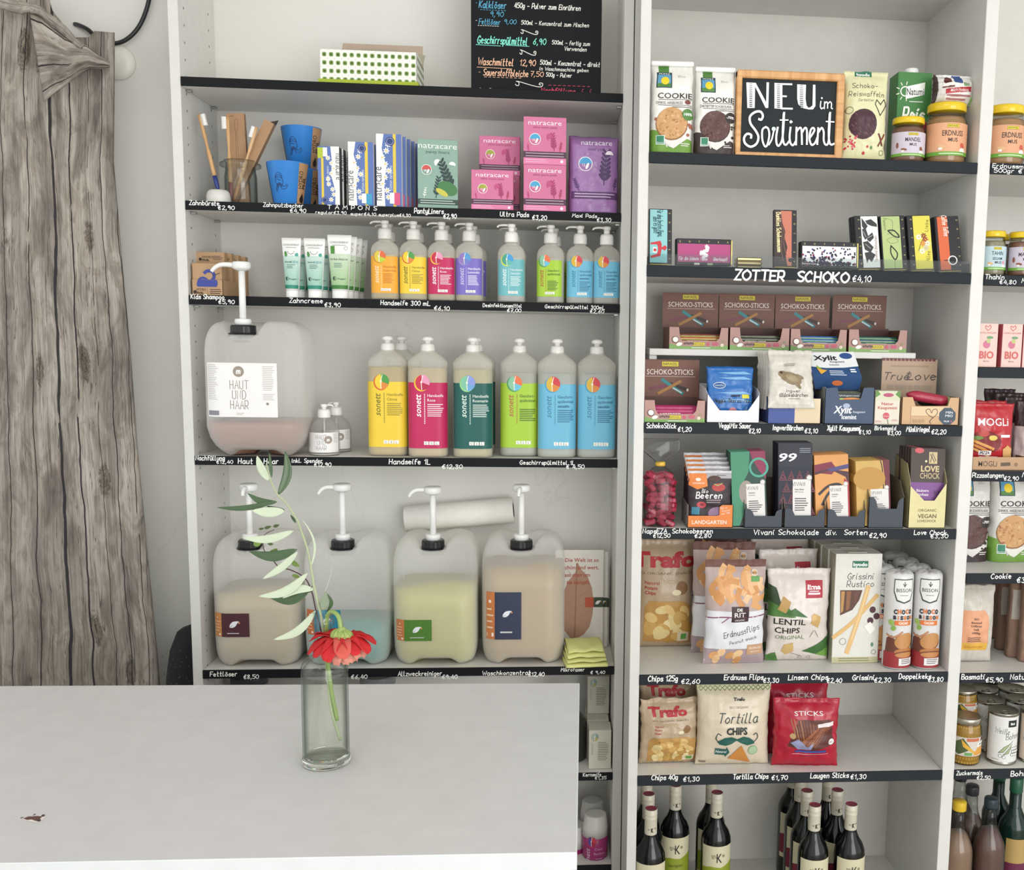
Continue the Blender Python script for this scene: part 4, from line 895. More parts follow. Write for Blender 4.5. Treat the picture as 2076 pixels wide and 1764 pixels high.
# small round pump bottles
def small_pump(px, Y, label, ang):
    x = XP(px, Y, Z3+.05); r = thing('pump_bottle', label, 'bottle', (x, Y+.036, Z3+.0002), 0, 'small skin soap dispensers')
    MB().lathe([(.030, 0), (.0345, .003), (.036, .012), (.036, .052), (.0345, .062), (.030, .073), (.022, .082), (.0135, .088), (.012, .092)], shell_mat('clear_grey_plastic', '#c9c9c4', .18, .08), 32).build('bottle_body', r)
    MB().lathe([(.0345, .001), (.035, .003), (.035, .0045)], M('#b9b8b0', 'gloss'), 28).build('bottle_base', r)
    MB().tube([(0, 0, .01), (0, 0, .09)], .002, MILKP, 8).build('dip_tube', r)
    p = Pr(cylS(.0363, .008, .048, 2.5, rot=.0), 2.5*.0363/.048, curved=.12); p.rect(0, 0, 1, 1, '#eeedeb')
    for i, s_ in enumerate(('HAUT', 'UND', 'HAAR')): p.h(s_, .50, .66-i*.27, .22, '#8a8680', w=.52-.12*(i == 1), th=.08, sl=0, jit=0)
    p.ell(.68, .64, .2, '#9c9184'); p.h('m', .68, .57, .17, '#f6f3ee', th=.2); p.micro(.04, .9, .16, 9, .08, '#b5b2ac', .3); p.micro(.82, .9, .96, 6, .08, '#b5b2ac', .3); p.build('label', r)
    pump(r, 0, 0, .090, .0155, .020, .006, .016, .022, ang, WHITEP, .35)
    return r
small_pump(651, .020, 'small clear pump bottle with a white label beside the big canister', 25)
small_pump(676, .100, 'second small clear pump bottle standing behind the first', 160)
ORD = ['second', 'third', 'fourth', 'fifth', 'sixth', 'seventh', 'eighth']
# ================= top shelf =================
Z0, Z1 = ZL[0], ZL[1]
X0, X1, h = spot(648, 846, 103, Z0, .03); W = X1-X0; D = .115
gb = thing('patterned_box', 'open cardboard box printed with green clovers and a lime band on the top shelf', 'box', ((X0+X1)/2, .03+D/2, Z0+.0002), -.01)
mb = MB(); wb = M('#efeee6'); KR = M('#b5a290', 'card'); t_ = .002
mb.box(-W/2, W/2, -D/2, -D/2+t_, 0, h, wb); mb.box(-W/2, -W/2+t_, -D/2, D/2, 0, h, wb); mb.box(W/2-t_, W/2, -D/2, D/2, 0, h, wb); mb.box(-W/2, W/2, D/2-t_, D/2, 0, h, wb); mb.box(-W/2, W/2, -D/2, D/2, 0, t_, wb)
for S, w_ in ((flatS(W, h, -D/2), W), (sideS(D, h, W/2, -D/2, 1), D)):
    p = Pr(S, w_/h, dk=0); p.mb = mb; n = int(round(w_/W*13.6))
    for j in range(4):
        for i in range(n):
            u, v = (i+.72)/(n+.25), .86-j*.228; r_ = .068
            p.k = .0003
            for a in range(4): p.ell(u+.42*r_*math.cos(a*PI/2+PI/4)/p.A, v+.42*r_*math.sin(a*PI/2+PI/4), r_*.62, '#7f9f52', n=8)
            p.rects([(u-.5/(n+.25)-.003*1, v+.11, u-.5/(n+.25)+.003, v+.125)], '#b59aa0')
mb.build('box_body', gb)
hb_ = h*.175; mb = MB(); mb.box(-W/2-.003, W/2+.003, -D/2-.003, D/2+.003, 0, hb_, M('#a6b62c'), .0006); mb.build('base_tray', gb)
mb = MB(); f0 = -W/2+.026
mb.add([(f0, .04, h-.01), (W/2-.001, .04, h-.01), (W/2-.001, .052, h+.044), (f0+.005, .052, h+.044), (f0, .042, h-.01), (W/2-.001, .042, h-.01), (W/2-.001, .054, h+.044), (f0+.005, .054, h+.044)], [(0, 1, 2, 3), (7, 6, 5, 4), (3, 2, 6, 7), (0, 3, 7, 4), (1, 5, 6, 2)], KR); mb.build('rear_flap', gb)
mb = MB(); g0 = -W/2+.085; y1 = .02
mb.add([(g0, y1, h-.006), (W/2+.003, y1, h-.012), (W/2+.006, y1+.02, h+.02), (g0+.06, y1+.022, h+.030), (g0+.006, y1+.022, h+.030), (g0+.004, y1+.016, h+.021), (g0+.0095, y1+.0145, h+.0185), (g0+.009, y1+.012, h+.0145), (g0+.003, y1+.011, h+.013)], [(0, 1, 2, 3, 4, 5, 6, 7, 8)], M('#a8a18c', 'card')); o_ = mb.build('front_flap', gb)
md = o_.modifiers.new('thick', 'SOLIDIFY'); md.thickness = .0015

# price chalkboard on the top shelf
Yb = .045; X0, X1 = XP(955, Yb, Z0+.1), XP(1219, Yb, Z0+.1); zt_ = ZP(-90, (X0+X1)/2, Yb); W, H = X1-X0, zt_-Z0
cbd = thing('price_chalkboard', 'tall frameless chalkboard listing refill cleaning products in coloured chalk', 'chalkboard', ((X0+X1)/2, Yb, Z0+.0002))
mb = MB().box(-W/2, W/2, 0, .008, 0, H, M('#131619', 'ink'), .0008); p = Pr(flatS(W, H, 0), W/H); p.mb = mb
def pxh(p, X0, Z0_, W, H, Y, items):
    for it in items:
        txt, xl, xr, yb, hp, col = it[:6]; th = it[6] if len(it) > 6 else .13
        a = at(xl, yb, Y); b = at(xr, yb, Y); c = at((xl+xr)/2, yb, Y); d = at((xl+xr)/2, yb-hp, Y)
        if txt[0] == '~':
            k = [(0, .35), (.04, .1), (.12, .15), (.12, .75), (.03, .95), (.2, .8), (.5, .35), (.8, .0), (.96, .1), (.98, .7), (.88, .75), (.86, .45), (.92, .4)]
            p.line([((a.x+(b.x-a.x)*x-X0)/W, (c.z+(d.z-c.z)*y-Z0_)/H) for x, y in k], .0017/H, col, True)
        elif txt[0] == '_': p.line([((a.x-X0)/W, (c.z-Z0_)/H), ((b.x-X0)/W, (c.z-.001-Z0_)/H)], .0012/H, col)
        elif txt[0] == '=':
            n = 9
            for k in range(n): p.line([((a.x+(b.x-a.x)*(k/n)-X0)/W, (c.z-Z0_)/H), ((a.x+(b.x-a.x)*((k+.55)/n)-X0)/W, (c.z-Z0_)/H)], .0011/H, col)
        else: p.h(txt, (c.x-X0)/W, (c.z-Z0_)/H, (d.z-c.z)/H, col, w=(b.x-a.x)/H, th=th, sl=.15)
BL_, TE, PE, WH, PK = '#4f9fc0', '#7fe0c8', '#eab898', '#e4e2da', '#d8385a'
pxh(p, X0, Z0, W, H, Yb, [('Kalkl\u00f6ser', 971, 1026, 17, 14, BL_), ('=', 974, 1028, 21, 3, BL_), ('9,90', 994, 1020, 34, 10, BL_), ('+', 964, 968, 8, 4, BL_), ('450g \u00b7 Pulver zum Einr\u00fchren', 1043, 1177, 19, 10, WH, .16),
  ('Fettl\u00f6ser', 971, 1014, 50, 11, BL_), ('9,00', 1022, 1046, 49, 9, BL_), ('=', 969, 1013, 53, 3, WH), ('+', 964, 968, 44, 4, WH), ('500ml - Konzentrat zum Mischen', 1057, 1194, 53, 8, WH, .16),
  ('~', 1056, 1091, 70, 9, WH), ('Geschirrsp\u00fclmittel', 968, 1069, 90, 15, TE), ('_', 965, 1015, 92, 1, TE), ('_', 1025, 1073, 93, 1, TE), ('6,90', 1081, 1106, 91, 12, TE), ('500ml - fertig zum', 1119, 1196, 92, 8, WH, .16), ('Verwenden', 1144, 1189, 104, 8, WH, .16),
  ('~', 1054, 1087, 112, 10, WH), ('Waschmittel', 969, 1041, 133, 14, PE), ('_', 967, 1038, 138, 1, PE), ('12,90', 1054, 1085, 134, 12, PE), ('500ml - Konzentrat - direkt', 1095, 1216, 134, 9, WH, .16), ('in Waschmaschine geben', 1094, 1193, 145, 7, WH, .16),
  ('+', 970, 975, 149, 4, PE), ('Sauerstoffbleiche', 980, 1071, 155, 13, PE), ('=', 982, 1060, 158, 3, PE), ('7,50', 1075, 1101, 156, 10, PE), ('500g - Pulver', 1107, 1159, 157, 8, WH, .16), ('~', 1045, 1101, 176, 10, WH),
  ('Nachf\u00fcllung', 1097, 1166, 189, 9, PK, .17), ('=', 1112, 1200, 175, 2, PK), ('i i', 1180, 1200, 188, 7, PK), ('Seifen', 969, 1010, 190, 10, WH),
  ('Waschpulver', 971, 1060, -14, 13, BL_), ('8,90', 1075, 1105, -14, 11, BL_)])
mb.build('board', cbd)

# ================= second shelf: care products =================
BAM = wood_mat('bamboo', '#c79a66', '#dcb588', 30, (1, 1, .15)); KRAFT = M('#b08a66', 'card'); BRI = M('#f3f2ee', 'matte')
def toothbrush(label, base, top, side, tipc, r=.0042, group='bamboo toothbrushes', bw=.013):
    base, top = Vector(base), Vector(top); root = thing('toothbrush', label, 'toothbrush', tuple(base), 0, group); d = top-base; L = d.length; t = d.normalized()
    s_ = Vector((side, -.1, 0)); s_ = (s_-t*s_.dot(t)).normalized(); q = t.cross(s_)
    def pr_(a, b, r0, r1): return [p*1 for p in (d*a, d*b)]
    mb = MB(); P = [d*k/14 for k in range(3, 15)]; rr = [r*(1.15 if k < 8 else .75 if k < 10 else 1.0) for k in range(3, 15)]
    mb.tube(P, rr, BAM, 10); mb.build('handle', root)
    MB().tube([d*k/14 for k in range(0, 4)], [r*.8, r*1.12, r*1.18, r*1.17], M(tipc, 'plastic'), 10).build('painted_end', root)
    mb = MB()
    for i in range(7):
        for j in range(2):
            c = d*(.86+.125*i/6)+q*(j-.5)*.004; mb.tube([c+s_*r*.6, c+s_*(r*.6+bw*.8)], [.0021, .0023], BRI, 6)
    mb.build('bristles', root); return root
yy = .055
a, b = at(441, 392, yy), at(404, 232, yy)
Xh = XP(442, .05, Z1+.02); hd = ZP(384, Xh, .05)-Z1
th_ = thing('toothbrush_holder', 'white rounded toothbrush holder at the unit side panel', 'holder', (Xh, yy, Z1+.0002))
MB().lathe([(.026, 0), (.0275, .003), (.0275, hd*.5), (.025, hd*.8), (.020, hd*.95), (.008, hd), (.006, hd-.004)], M('#dcdad2', 'plastic'), 32).build('holder_body', th_)
toothbrush('bamboo toothbrush with a navy end standing in the white holder', (Xh+(.0), yy, Z1+hd-.006), b, 1, '#27387e')
jx = XP(488, .08, Z1+.03); jr = .038; jy = .085; jh = ZP(323, jx, jy-jr)-Z1
jar = thing('glass_jar', 'clear preserving jar holding bamboo toothbrushes and kraft boxes', 'jar', (jx, jy, Z1+.0002))
GL = thin_glass('thin_clear_glass', '#f2f5f4', '#b3bcb9')
MB().lathe([(.028, 0), (.034, .002), (.0365, .008), (.0365, jh-.035), (.034, jh-.022), (.034, jh-.014), (.0455, jh-.012), (.047, jh-.008), (.0455, jh-.004), (.037, jh-.002), (.037, jh+.002), (.034, jh), (.0325, jh-.01), (.0335, jh-.024), (.035, jh-.036), (.035, .01), (.025, .005)], GL, 40, cap1=True).build('jar_body', jar)
# kraft boxes in the jar
def kraft_box(label, base, top, w, t, tilt_open=False):
    base, top = Vector(base), Vector(top); d = top-base; L = d.length; root = thing('kraft_box', label, 'box', tuple(base), 0, 'slim kraft toothbrush boxes')
    tz = d.normalized(); tx = Vector((1, 0, 0)); tx = (tx-tz*tx.dot(tz)).normalized(); ty = tz.cross(tx); f = lambda x, y, z: tuple(tx*x+ty*y+tz*z)
    mb = MB(); b8 = [f(x, y, z) for z in (0, L) for y in (-t/2, t/2) for x in (-w/2, w/2)]
    mb.add(b8, [(0, 2, 3, 1), (4, 5, 7, 6), (0, 1, 5, 4), (2, 6, 7, 3), (0, 4, 6, 2), (1, 3, 7, 5)], KRAFT)
    S = lambda u, v, k: f(-w/2+u*w, -t/2-k, v*L); p = Pr(S, w/L); p.mb = mb
    if not tilt_open:
        p.line([(.40, .30), (.47, .80), (.45, .82), (.45, .93), (.62, .94), (.62, .83), (.54, .81), (.56, .30)], .0045, '#8e6c4c'); p.rect(.40, .2, .57, .33, '#4d7a52'); p.rect(.2, .965, .42, .973, '#7c5d40')
    mb.build('box_body', root)
    if tilt_open: MB().add([f(w*.1, -t/2, L), f(w/2, -t/2, L), f(w*.5, t/2, L+.014), f(w/2, t/2, L)], [(0, 1, 2), (1, 3, 2)], M('#54463a')).build('lid_flap', root)
    return root
kraft_box('upright slim kraft box with a toothbrush outline in the glass jar', (jx-.004, jy+.014, Z1+.008), at(478, 231, .10), .041, .014)
kraft_box('slanting slim kraft box with a torn open end in the glass jar', (jx-.022, jy-.002, Z1+.01), at(548, 248, .085), .024, .018, True)
toothbrush('bamboo toothbrush with a dark red end leaning in the jar', (jx-.018, jy-.018, Z1+.012), at(461, 236, .06), -1, '#8f4a48')
toothbrush('small bamboo toothbrush leaning against the slanting kraft box in the jar', (jx-.012, jy-.016, Z1+.012), at(520, 258, .066), -1, '#c08a58', bw=.010)

CUP = M('#3585d3', 'plastic'); CUPD = M('#1c2f66', 'plastic')
def cup(label, pc, zb, Y, zt=None, flip=False, name='cup'):
    x = XP(pc, Y, zb+.05); r = thing('plastic_cup', label, 'cup', (x, Y, zb+.0002), 0, 'blue cups with kraft sleeves'); H = .098; r0, r1 = .0325, .0475
    MB().lathe([(r0*.9, 0), (r0, .002), (r1, H-.001), (r1+.0006, H), (r1-.0008, H+.0004), (r1-.0022, H-.002), (r0-.0015, .004), (.002, .003)], CUP, 48, cap1=True).build('cup_body', r)
    S = cylS(lambda v: r0+(r1-r0)*(.02+.96*v)+.0003, .002, H*.96, 1.0, rot=1.18); p = Pr(S, 1.0*.04/H, curved=.15); Lk = .0
    for a0, cc in ((.03, '#b58e66'),): p.rect(.14, 0, .86, 1, cc)
    p.t('HYDRO', .44, .60, .115, '#1d1a18', w=.42, rot=90, bold=.03); p.t('PHIL', .74, .54, .115, '#1d1a18', w=.30, rot=90, bold=.03)
    p.ell(.52, .13, .085, '#1d1a18', n=12); p.poly([(.32, .15), (.72, .15), (.52, .29)], '#1d1a18'); p.build('cup_side_strip', r)
    S2 = cylS(lambda v: r0+(r1-r0)*(.02+.96*v)+.0003, .002, H*.96, .55, rot=-1.42); p = Pr(S2, .25, curved=(10, 1)); p.rect(.0, 0, .8, 1, '#3a3430'); p.build('cup_side_strip', r)  # near-black strip down the left side of the cup
    # line emblem
    S3 = cylS(lambda v: r0+(r1-r0)*v+.0002, 0, H, 1.5, rot=-.18); p = Pr(S3, 1.5*.04/H, curved=.12); c = '#15325e'; t = .011
    sx = lambda x: .44+x*.86; sy = lambda y: .44+y*.62
    for L in ([(-.13, .30), (-.12, .40), (0, .46), (.12, .40), (.13, .30)], [(-.16, .27), (-.15, .33), (0, .37), (.14, .32), (.15, .26), (0, .30), (-.16, .27)], [(-.15, .26), (-.17, .12), (-.10, .04), (-.14, -.06), (-.18, -.16), (-.14, -.22), (-.06, -.08)],
              [(.15, .26), (.19, .10), (.14, .0), (.20, -.04), (.30, -.02), (.33, .04), (.38, .0), (.30, -.12), (.14, -.14), (.08, -.06)], [(-.10, .03), (0, .08), (.12, .02), (.10, -.06), (0, 0), (-.08, -.08), (-.10, .03)], [(-.10, .20), (-.03, .22), (.03, .18), (.09, .20)]):
        p.line([(sx(a), sy(b)) for a, b in L], t, c, True)
    p.poly([(sx(a), sy(b)) for a, b in ((-.08, .03), (0, .07), (.09, .02), (.07, -.05), (0, .0), (-.06, -.05))], '#1d4277'); p.build('emblem', r)
    return r
cup('blue cup with a kraft sleeve standing in front', 584, Z1, .056)
cup('blue cup with a kraft sleeve standing under the raised one', 612, Z1, .150)
cup('blue cup with a kraft sleeve stacked on top of another cup', 612, Z1+.0988, .150)

# tampon cartons
def tbox(pl, pr_, pt, Y, label, rz, tab, flip=False, d=.024):
    r, p = carton('tampon_carton', label, 'box', pl, pr_, pt, Z1, Y, d, '#eceae6', rz, 'slim blue and white tampon cartons')
    if flip:
        p.rect(0, 0, 1, 1, '#5c76b3'); p.poly([(1, 0), (.78, 0), (.80, .25), (.62, .5), (.66, .75), (.60, 1), (1, 1)], '#f0efec'); p.rect(.16, 0, .27, .8, '#e5c84a'); p.rect(0, .8, .25, .98, '#b6c53c'); p.rect(.25, .83, .45, .98, '#f3f3ef')
        p.t('natracare', .84, .66, .12, '#55585e', w=.44, rot=-90); p.t('cotton tampons', .42, .5, .05, '#dfe3ee', w=.34, rot=-90)
        for k in range(9): daisy(p, .60+.14*math.sin(k*1.3), .10+k*.088, .045)
        p.ell(.30, .09, .055, '#2b3f78'); p.ring(.30, .09, .04, .006, '#aab4d6', 16)
    else:
        p.rect(.0, 0, 1, 1, '#5c76b3'); p.poly([(0, 0), (.34, 0), (.30, .3), (.40, .55), (.22, .8), (.30, 1), (0, 1)], '#f0efec'); p.rect(.66, 0, .78, 1, '#e5c84a')
        p.t('natracare', .20, .32, .12, '#55585e', w=.46, rot=90); p.t('cotton tampons', .62, .40, .05, '#dfe3ee', w=.34, rot=90)
        for k in range(9): daisy(p, .36+.13*math.sin(k*1.7+1), .14+k*.09, .045)
        p.rect(.52, .05, .70, .20, '#f3f3ef'); p.rect(.70, .03, .93, .20, tab); p.ell(.55, .90, .062, '#2b3f78'); p.ring(.55, .90, .045, .006, '#aab4d6', 16)
    p.fin()
    mb = MB(); mb.box(p.W/2-.0002, p.W/2+.0003, -p.D/2+.001, p.D/2-.001, .001, p.H-.001, M('#35363a' if flip else '#dcdbe0')); mb.build('side_print', r); return r, p
r, p = tbox(645, 689, 297, .015, 'slim tampon carton with a green tab, front of the first row', -.05, '#b6c53c', True)
for k in range(4): dup(r, (r.location.x+.0042*(k+1), r.location.y+.0265*(k+1), r.location.z), label='slim tampon carton with a green tab, '+ORD[k]+' from the front in the first row')
r, p = tbox(706, 757, 288, .015, 'slim tampon carton with a blue tab, front of the second row', .03, '#3f9fc8')
for k in range(3): dup(r, (r.location.x+.003*(k+1), r.location.y+.0265*(k+1), r.location.z), label='slim tampon carton with a blue tab, '+ORD[k]+' from the front in the second row')
r, p = tbox(763, 814, 272, .015, 'taller tampon carton with a pink tab, front of the third row', .02, '#d8577f')
for k in range(6): dup(r, (r.location.x+.0065*(k+1), r.location.y+.0265*(k+1), r.location.z), label='taller tampon carton with a pink tab, '+ORD[k]+' from the front in the third row')

# panty liner carton
r, p = carton('liner_carton', 'sage green panty liner carton with plant drawings', 'box', 844, 925, 283, Z1, .02, .07, '#8cab9c', .10)
p.rect(0, .06, 1, .14, '#2f4a44'); p.micro(.06, .11, .95, 2, .033, '#b8c6be', .4, .15); p.t('natracare', .5, .87, .085, '#f0f4ee', w=.56); p.t('panty liners', .5, .80, .045, '#3e5a52', w=.34)
bubble(p, .22, .56, .07, '#c9504c', '30', low='#7f9f90'); sprig(p, .86, .28, .42, -22, '#1f3a38', 7, .02); sprig(p, .45, .16, .28, 8, '#20403c', 6, .02); sprig(p, .15, .15, .14, 10, '#dfe9df', 4)
p.ell(.74, .30, .15, '#3f7a46', ru=.10, rot=70); p.ell(.60, .24, .10, '#c7c24c', ru=.04, rot=60); p.ell(.50, .66, .06, '#f2f2ea', ru=.05, rot=30, a0=20, a1=200); p.ell(.86, .64, .05, '#f2f2ea', a0=-10, a1=170); p.fin()
# pink pad cartons
def pads(pl, pr_, pt, z, Y, label, sz, top, num, dull=False):
    c = '#d2759c' if not dull else '#bd648a'
    r, p = carton('pad_carton', label, 'box', pl, pr_, pt, z, Y, .062, c, .02, 'pink pad cartons'); w = 1.18
    p.rect(0, .135, 1, .27, '#4d2a44'); p.rect(0, 0, 1, .135, '#e07fa8' if not dull else '#c8688f'); p.micro(.05, .225, .97, 1, .04, '#cdb2c2', .35, .05); p.micro(.05, .165, .97, 1, .04, '#cdb2c2', .35, .05); p.micro(.05, .09, .6, 2, .045, '#f2c2d6', .25)
    p.ell(.90, .07, .035, '#f6e6ee', n=10); p.t('natracare', .5, .83, .105, '#fbf2f6', w=.78*p.A); p.t('ultra extra pads', .5, .76, .05, '#9b3f6c', w=.56*p.A)
    bubble(p, .27, .53, .115, top, num); sprig(p, .72, .29, .34, -6, '#a83268', 6, .03); sprig(p, .12, .28, .12, -8, '#b8386c', 3, .03); sprig(p, .85, .28, .18, 10, '#a82f5c', 4, .03); p.ell(.62, .56, .10, '#c04a80', ru=.07, rot=20, a0=0, a1=200); p.fin()
    return r, p
r1, p1 = pads(955, 1040, 345, Z1, .012, 'pink pad carton with a green badge, lower and in front of its pair', 0, '#a3a83e', '12')
r2 = dup(r1, (r1.location.x+.012, r1.location.y+.075, r1.location.z), label='pink pad carton with a green badge hidden behind the front one')
r3 = dup(r1, (XP(1013, .10, Z1+.15), r2.location.y, Z1+p1.H+.0006), label='dull pink pad carton with a green badge, raised on the hidden one')
r4, p4 = pads(1061, 1147, 334, Z1, .012, 'pink pad carton with a blue badge standing on the shelf', 0, '#4aa3cf', '10')
dup(r4, (r4.location.x-.0005, r4.location.y, Z1+p4.H+.0006), label='pink pad carton with a blue badge stacked on top')

# ================= bags =================
def mk_bag(name, label, cat, W, H, D, loc, col, rz=0, rx=0, group=None, style='pillow', seed=1, puff=1.0, mat=None, seal=.07, topw=1.0, nu=34, nv=40, wr=1.0, kind='film', pinch=.0, bend=0):
    """flexible bag; returns root and a print surface following its front"""
    root = thing(name, label, cat, loc, rz, group, rx); mat = mat or M(col, kind)
    def prof(u, v):
        e = max(0, 1-abs(2*u-1)**2.6)**.55
        if style == 'pillow': f = math.sin(PI*min(1, max(0, (v-seal*.35)/(1-seal*1.35))))**.55 if seal*.35 < v < 1-seal else 0
        elif style == 'gusset': f = 1 if v < .72 else max(0, 1-((v-.72)/(.98-.72))**1.5)
        else: f = 1 if v < .85 else max(0, math.cos((v-.85)/.15*PI/2))
        return e*f if style == 'pillow' else (max(0, 1-abs(2*u-1)**7)**.5)*f
    def front(u, v, k=0):
        w_ = W*(1-(1-topw)*v)*(1-pinch*math.sin(PI*v)**2)
        if style == 'pillow': w_ *= 1-.045*math.sin(PI*v)**.7
        f = prof(u, v); x = (u-.5)*w_
        n1 = noise.noise(Vector((u*5+seed*7, v*5, seed))); n2 = noise.noise(Vector((u*3+seed, v*14, seed*2))); n3 = noise.noise(Vector((u*16+seed*3, v*7, seed*1.3)))
        edge = (1-f)
        y = -D/2*f*puff - wr*(.0038*n1*f+.0022*n2*f+.0016*n3*(.4+edge))
        x += wr*.0022*noise.noise(Vector((v*9, seed, 2)))*abs(2*u-1); z = v*H
        z += wr*.003*noise.noise(Vector((u*5, seed, 5)))*(1 if v > .98 else 0)
        y += bend*math.sin(PI*u)*max(0, v-.8)
        return Vector((x, y, max(0, z)))
    G = [[front(i/(nu-1), j/(nv-1)) for i in range(nu)] for j in range(nv)]
    mb = MB(); mb.grid(G, mat, True)
    B = [[Vector((G[j][i].x, G[j][i].y+D*.95*prof(i/(nu-1), j/(nv-1))*puff+.0008, G[j][i].z)) for i in range(nu)] for j in range(nv)]; mb.grid(B, mat, True, True)
    # close rim
    per = [(0, i) for i in range(nu)]+[(j, nu-1) for j in range(1, nv)]+[(nv-1, i) for i in range(nu-2, -1, -1)]+[(j, 0) for j in range(nv-2, 0, -1)]
    n_ = nu*nv; fs = []
    for a, b in zip(per, per[1:]+per[:1]): ia, ib = a[0]*nu+a[1], b[0]*nu+b[1]; fs.append((ib, ia, ia+n_, ib+n_))
    k = mb.mi(mat)
    for f in fs: mb.f.append(f); mb.m.append(k); mb.sm.append(True)
    def S(u, v, k):
        uu = min(max(u, 0), 1)*(nu-1); vv = min(max(v, 0), 1)*(nv-1); i = min(int(uu), nu-2); j = min(int(vv), nv-2); a, b = uu-i, vv-j
        p = G[j][i]*(1-a)*(1-b)+G[j][i+1]*a*(1-b)+G[j+1][i]*(1-a)*b+G[j+1][i+1]*a*b
        du = (G[j][i+1]-G[j][i]); dv = (G[j+1][i]-G[j][i]); n = du.cross(dv)
        n = n.normalized() if n.length > 1e-12 else Vector((0, -1, 0))
        return p+n*k
    p = Pr(S, W/H, curved=(nu-1, nv-1), k0=.0004, dk=.00006); p.mb = mb; p.fin = lambda nm='bag_body': mb.build(nm, root)
    return root, p
def bag(name, label, cat, pl, pr_, pt, z, Y, D, col, **k):
    X0, X1, h = spot(pl, pr_, pt, z, Y); return mk_bag(name, label, cat, X1-X0, h, D, ((X0+X1)/2, Y+D/2, z+.0004), col, **k)
r, p = bag('pad_bag', 'soft purple bag of maxi pads against the unit side panel', 'bag', 1153, 1255, 272, Z1, .012, .07, '#9a6fa6', style='box', seed=4)
p.rect(.06, .175, .97, .27, '#5a3566'); p.micro(.12, .235, .92, 2, .035, '#c8b2cf', .35, .1); p.t('natracare', .55, .86, .075, '#f4eef6', w=.40); p.t('maxi pads', .55, .79, .045, '#5a3a66', w=.22)
bubble(p, .33, .62, .085, '#4a9fd0', '12', low='#9a6fa6'); sprig(p, .70, .36, .40, 4, '#4a2f5e', 7, .02); sprig(p, .20, .28, .15, -20, '#5a3a70', 5, .02); sprig(p, .90, .30, .14, 10, '#5a3a70', 4, .02); p.ell(.80, .74, .05, '#f0e6f0', a0=0, a1=180); p.fin()

# ================= third shelf: shampoo and toothpaste =================
KB = '#b8956f'
X0, X1, h = spot(389, 452, 567, Z2, .012); W = X1-X0; D = .19
r = thing('display_box', 'kraft display tray for solid kids shampoo with a blue elephant drawing', 'display box', ((X0+X1)/2, .012+D/2, Z2+.0002), 0)
mb = MB(); kk = M(KB); mb.box(-W/2, W/2, -D/2, -D/2+.001, 0, h, kk); mb.box(-W/2, -W/2+.001, -D/2, D/2, 0, h, kk); mb.box(W/2-.001, W/2, -D/2, D/2, 0, h, kk); mb.box(-W/2, W/2, D/2-.001, D/2, 0, h, kk); mb.box(-W/2, W/2, -D/2, D/2, 0, .001, kk)
p = Pr(flatS(W, h, -D/2), W/h); p.mb = mb; p.t('HYDRO', .30, .30, .16, '#2a211b', w=.30*p.A, bold=.03); p.t('PHIL', .27, .08, .16, '#2a211b', w=.22*p.A, bold=.03); p.ell(.10, .22, .11, '#2a211b', n=10); p.micro(.58, .36, .95, 3, .12, '#5a4736', .45, .2); p.line([(.5, .05), (.5, .5)], .02, '#8a6c50')
p.poly([(.18, .55), (.80, .55), (.84, .72), (.82, .99), (.20, .99), (.16, .7)], '#3c4796'); mb.build('tray', r)
r0_ = r
def kbox(pl, pr_, pt, Y, label, front=False, d=.022):
    r, p = carton('shampoo_carton', label, 'box', pl, pr_, pt, Z2+.0012, Y, d, KB, 0, 'kraft kids shampoo cartons')
    if front:
        e = '#3c4796'; p.ell(.36, .42, .16, e, ru=.17); p.ell(.30, .30, .14, e, ru=.16); p.line([(.50, .42), (.66, .46), (.74, .60), (.68, .74), (.52, .76), (.42, .70)], .10, e, True); p.ell(.46, .45, .02, '#f0efe8', n=8); p.ell(.36, .47, .055, '#57649f')
        p.ell(.90, .90, .045, '#2a211b'); p.line([(.70, .62), (.93, .70)], .02, '#3b2c22'); p.line([(.80, .34), (.86, .46), (.92, .38), (.98, .52)], .014, '#7a6a80', True)
    else: p.t('HYDRO', .42, .86, .05, '#2a211b', w=.24, bold=.03); p.t('PHIL', .36, .79, .05, '#2a211b', w=.16, bold=.03); p.ell(.16, .83, .035, '#2a211b', n=10); p.micro(.6, .9, .95, 3, .035, '#5a4736', .4); p.micro(.1, .70, .9, 2, .03, '#6a5440', .4)
    p.fin(); return r, p
kbox(390, 450, 534, .0155, 'lower kraft shampoo carton with the blue elephant at the front of the tray', True)
rr_, p = kbox(398, 456, 511, .062, 'taller kraft shampoo carton, second in the tray')
for k in range(3): dup(rr_, (rr_.location.x+.006*(k+1), rr_.location.y+.034*(k+1), rr_.location.z-.001*k), label='kraft shampoo carton, '+ORD[k+1]+' from the front in the tray')

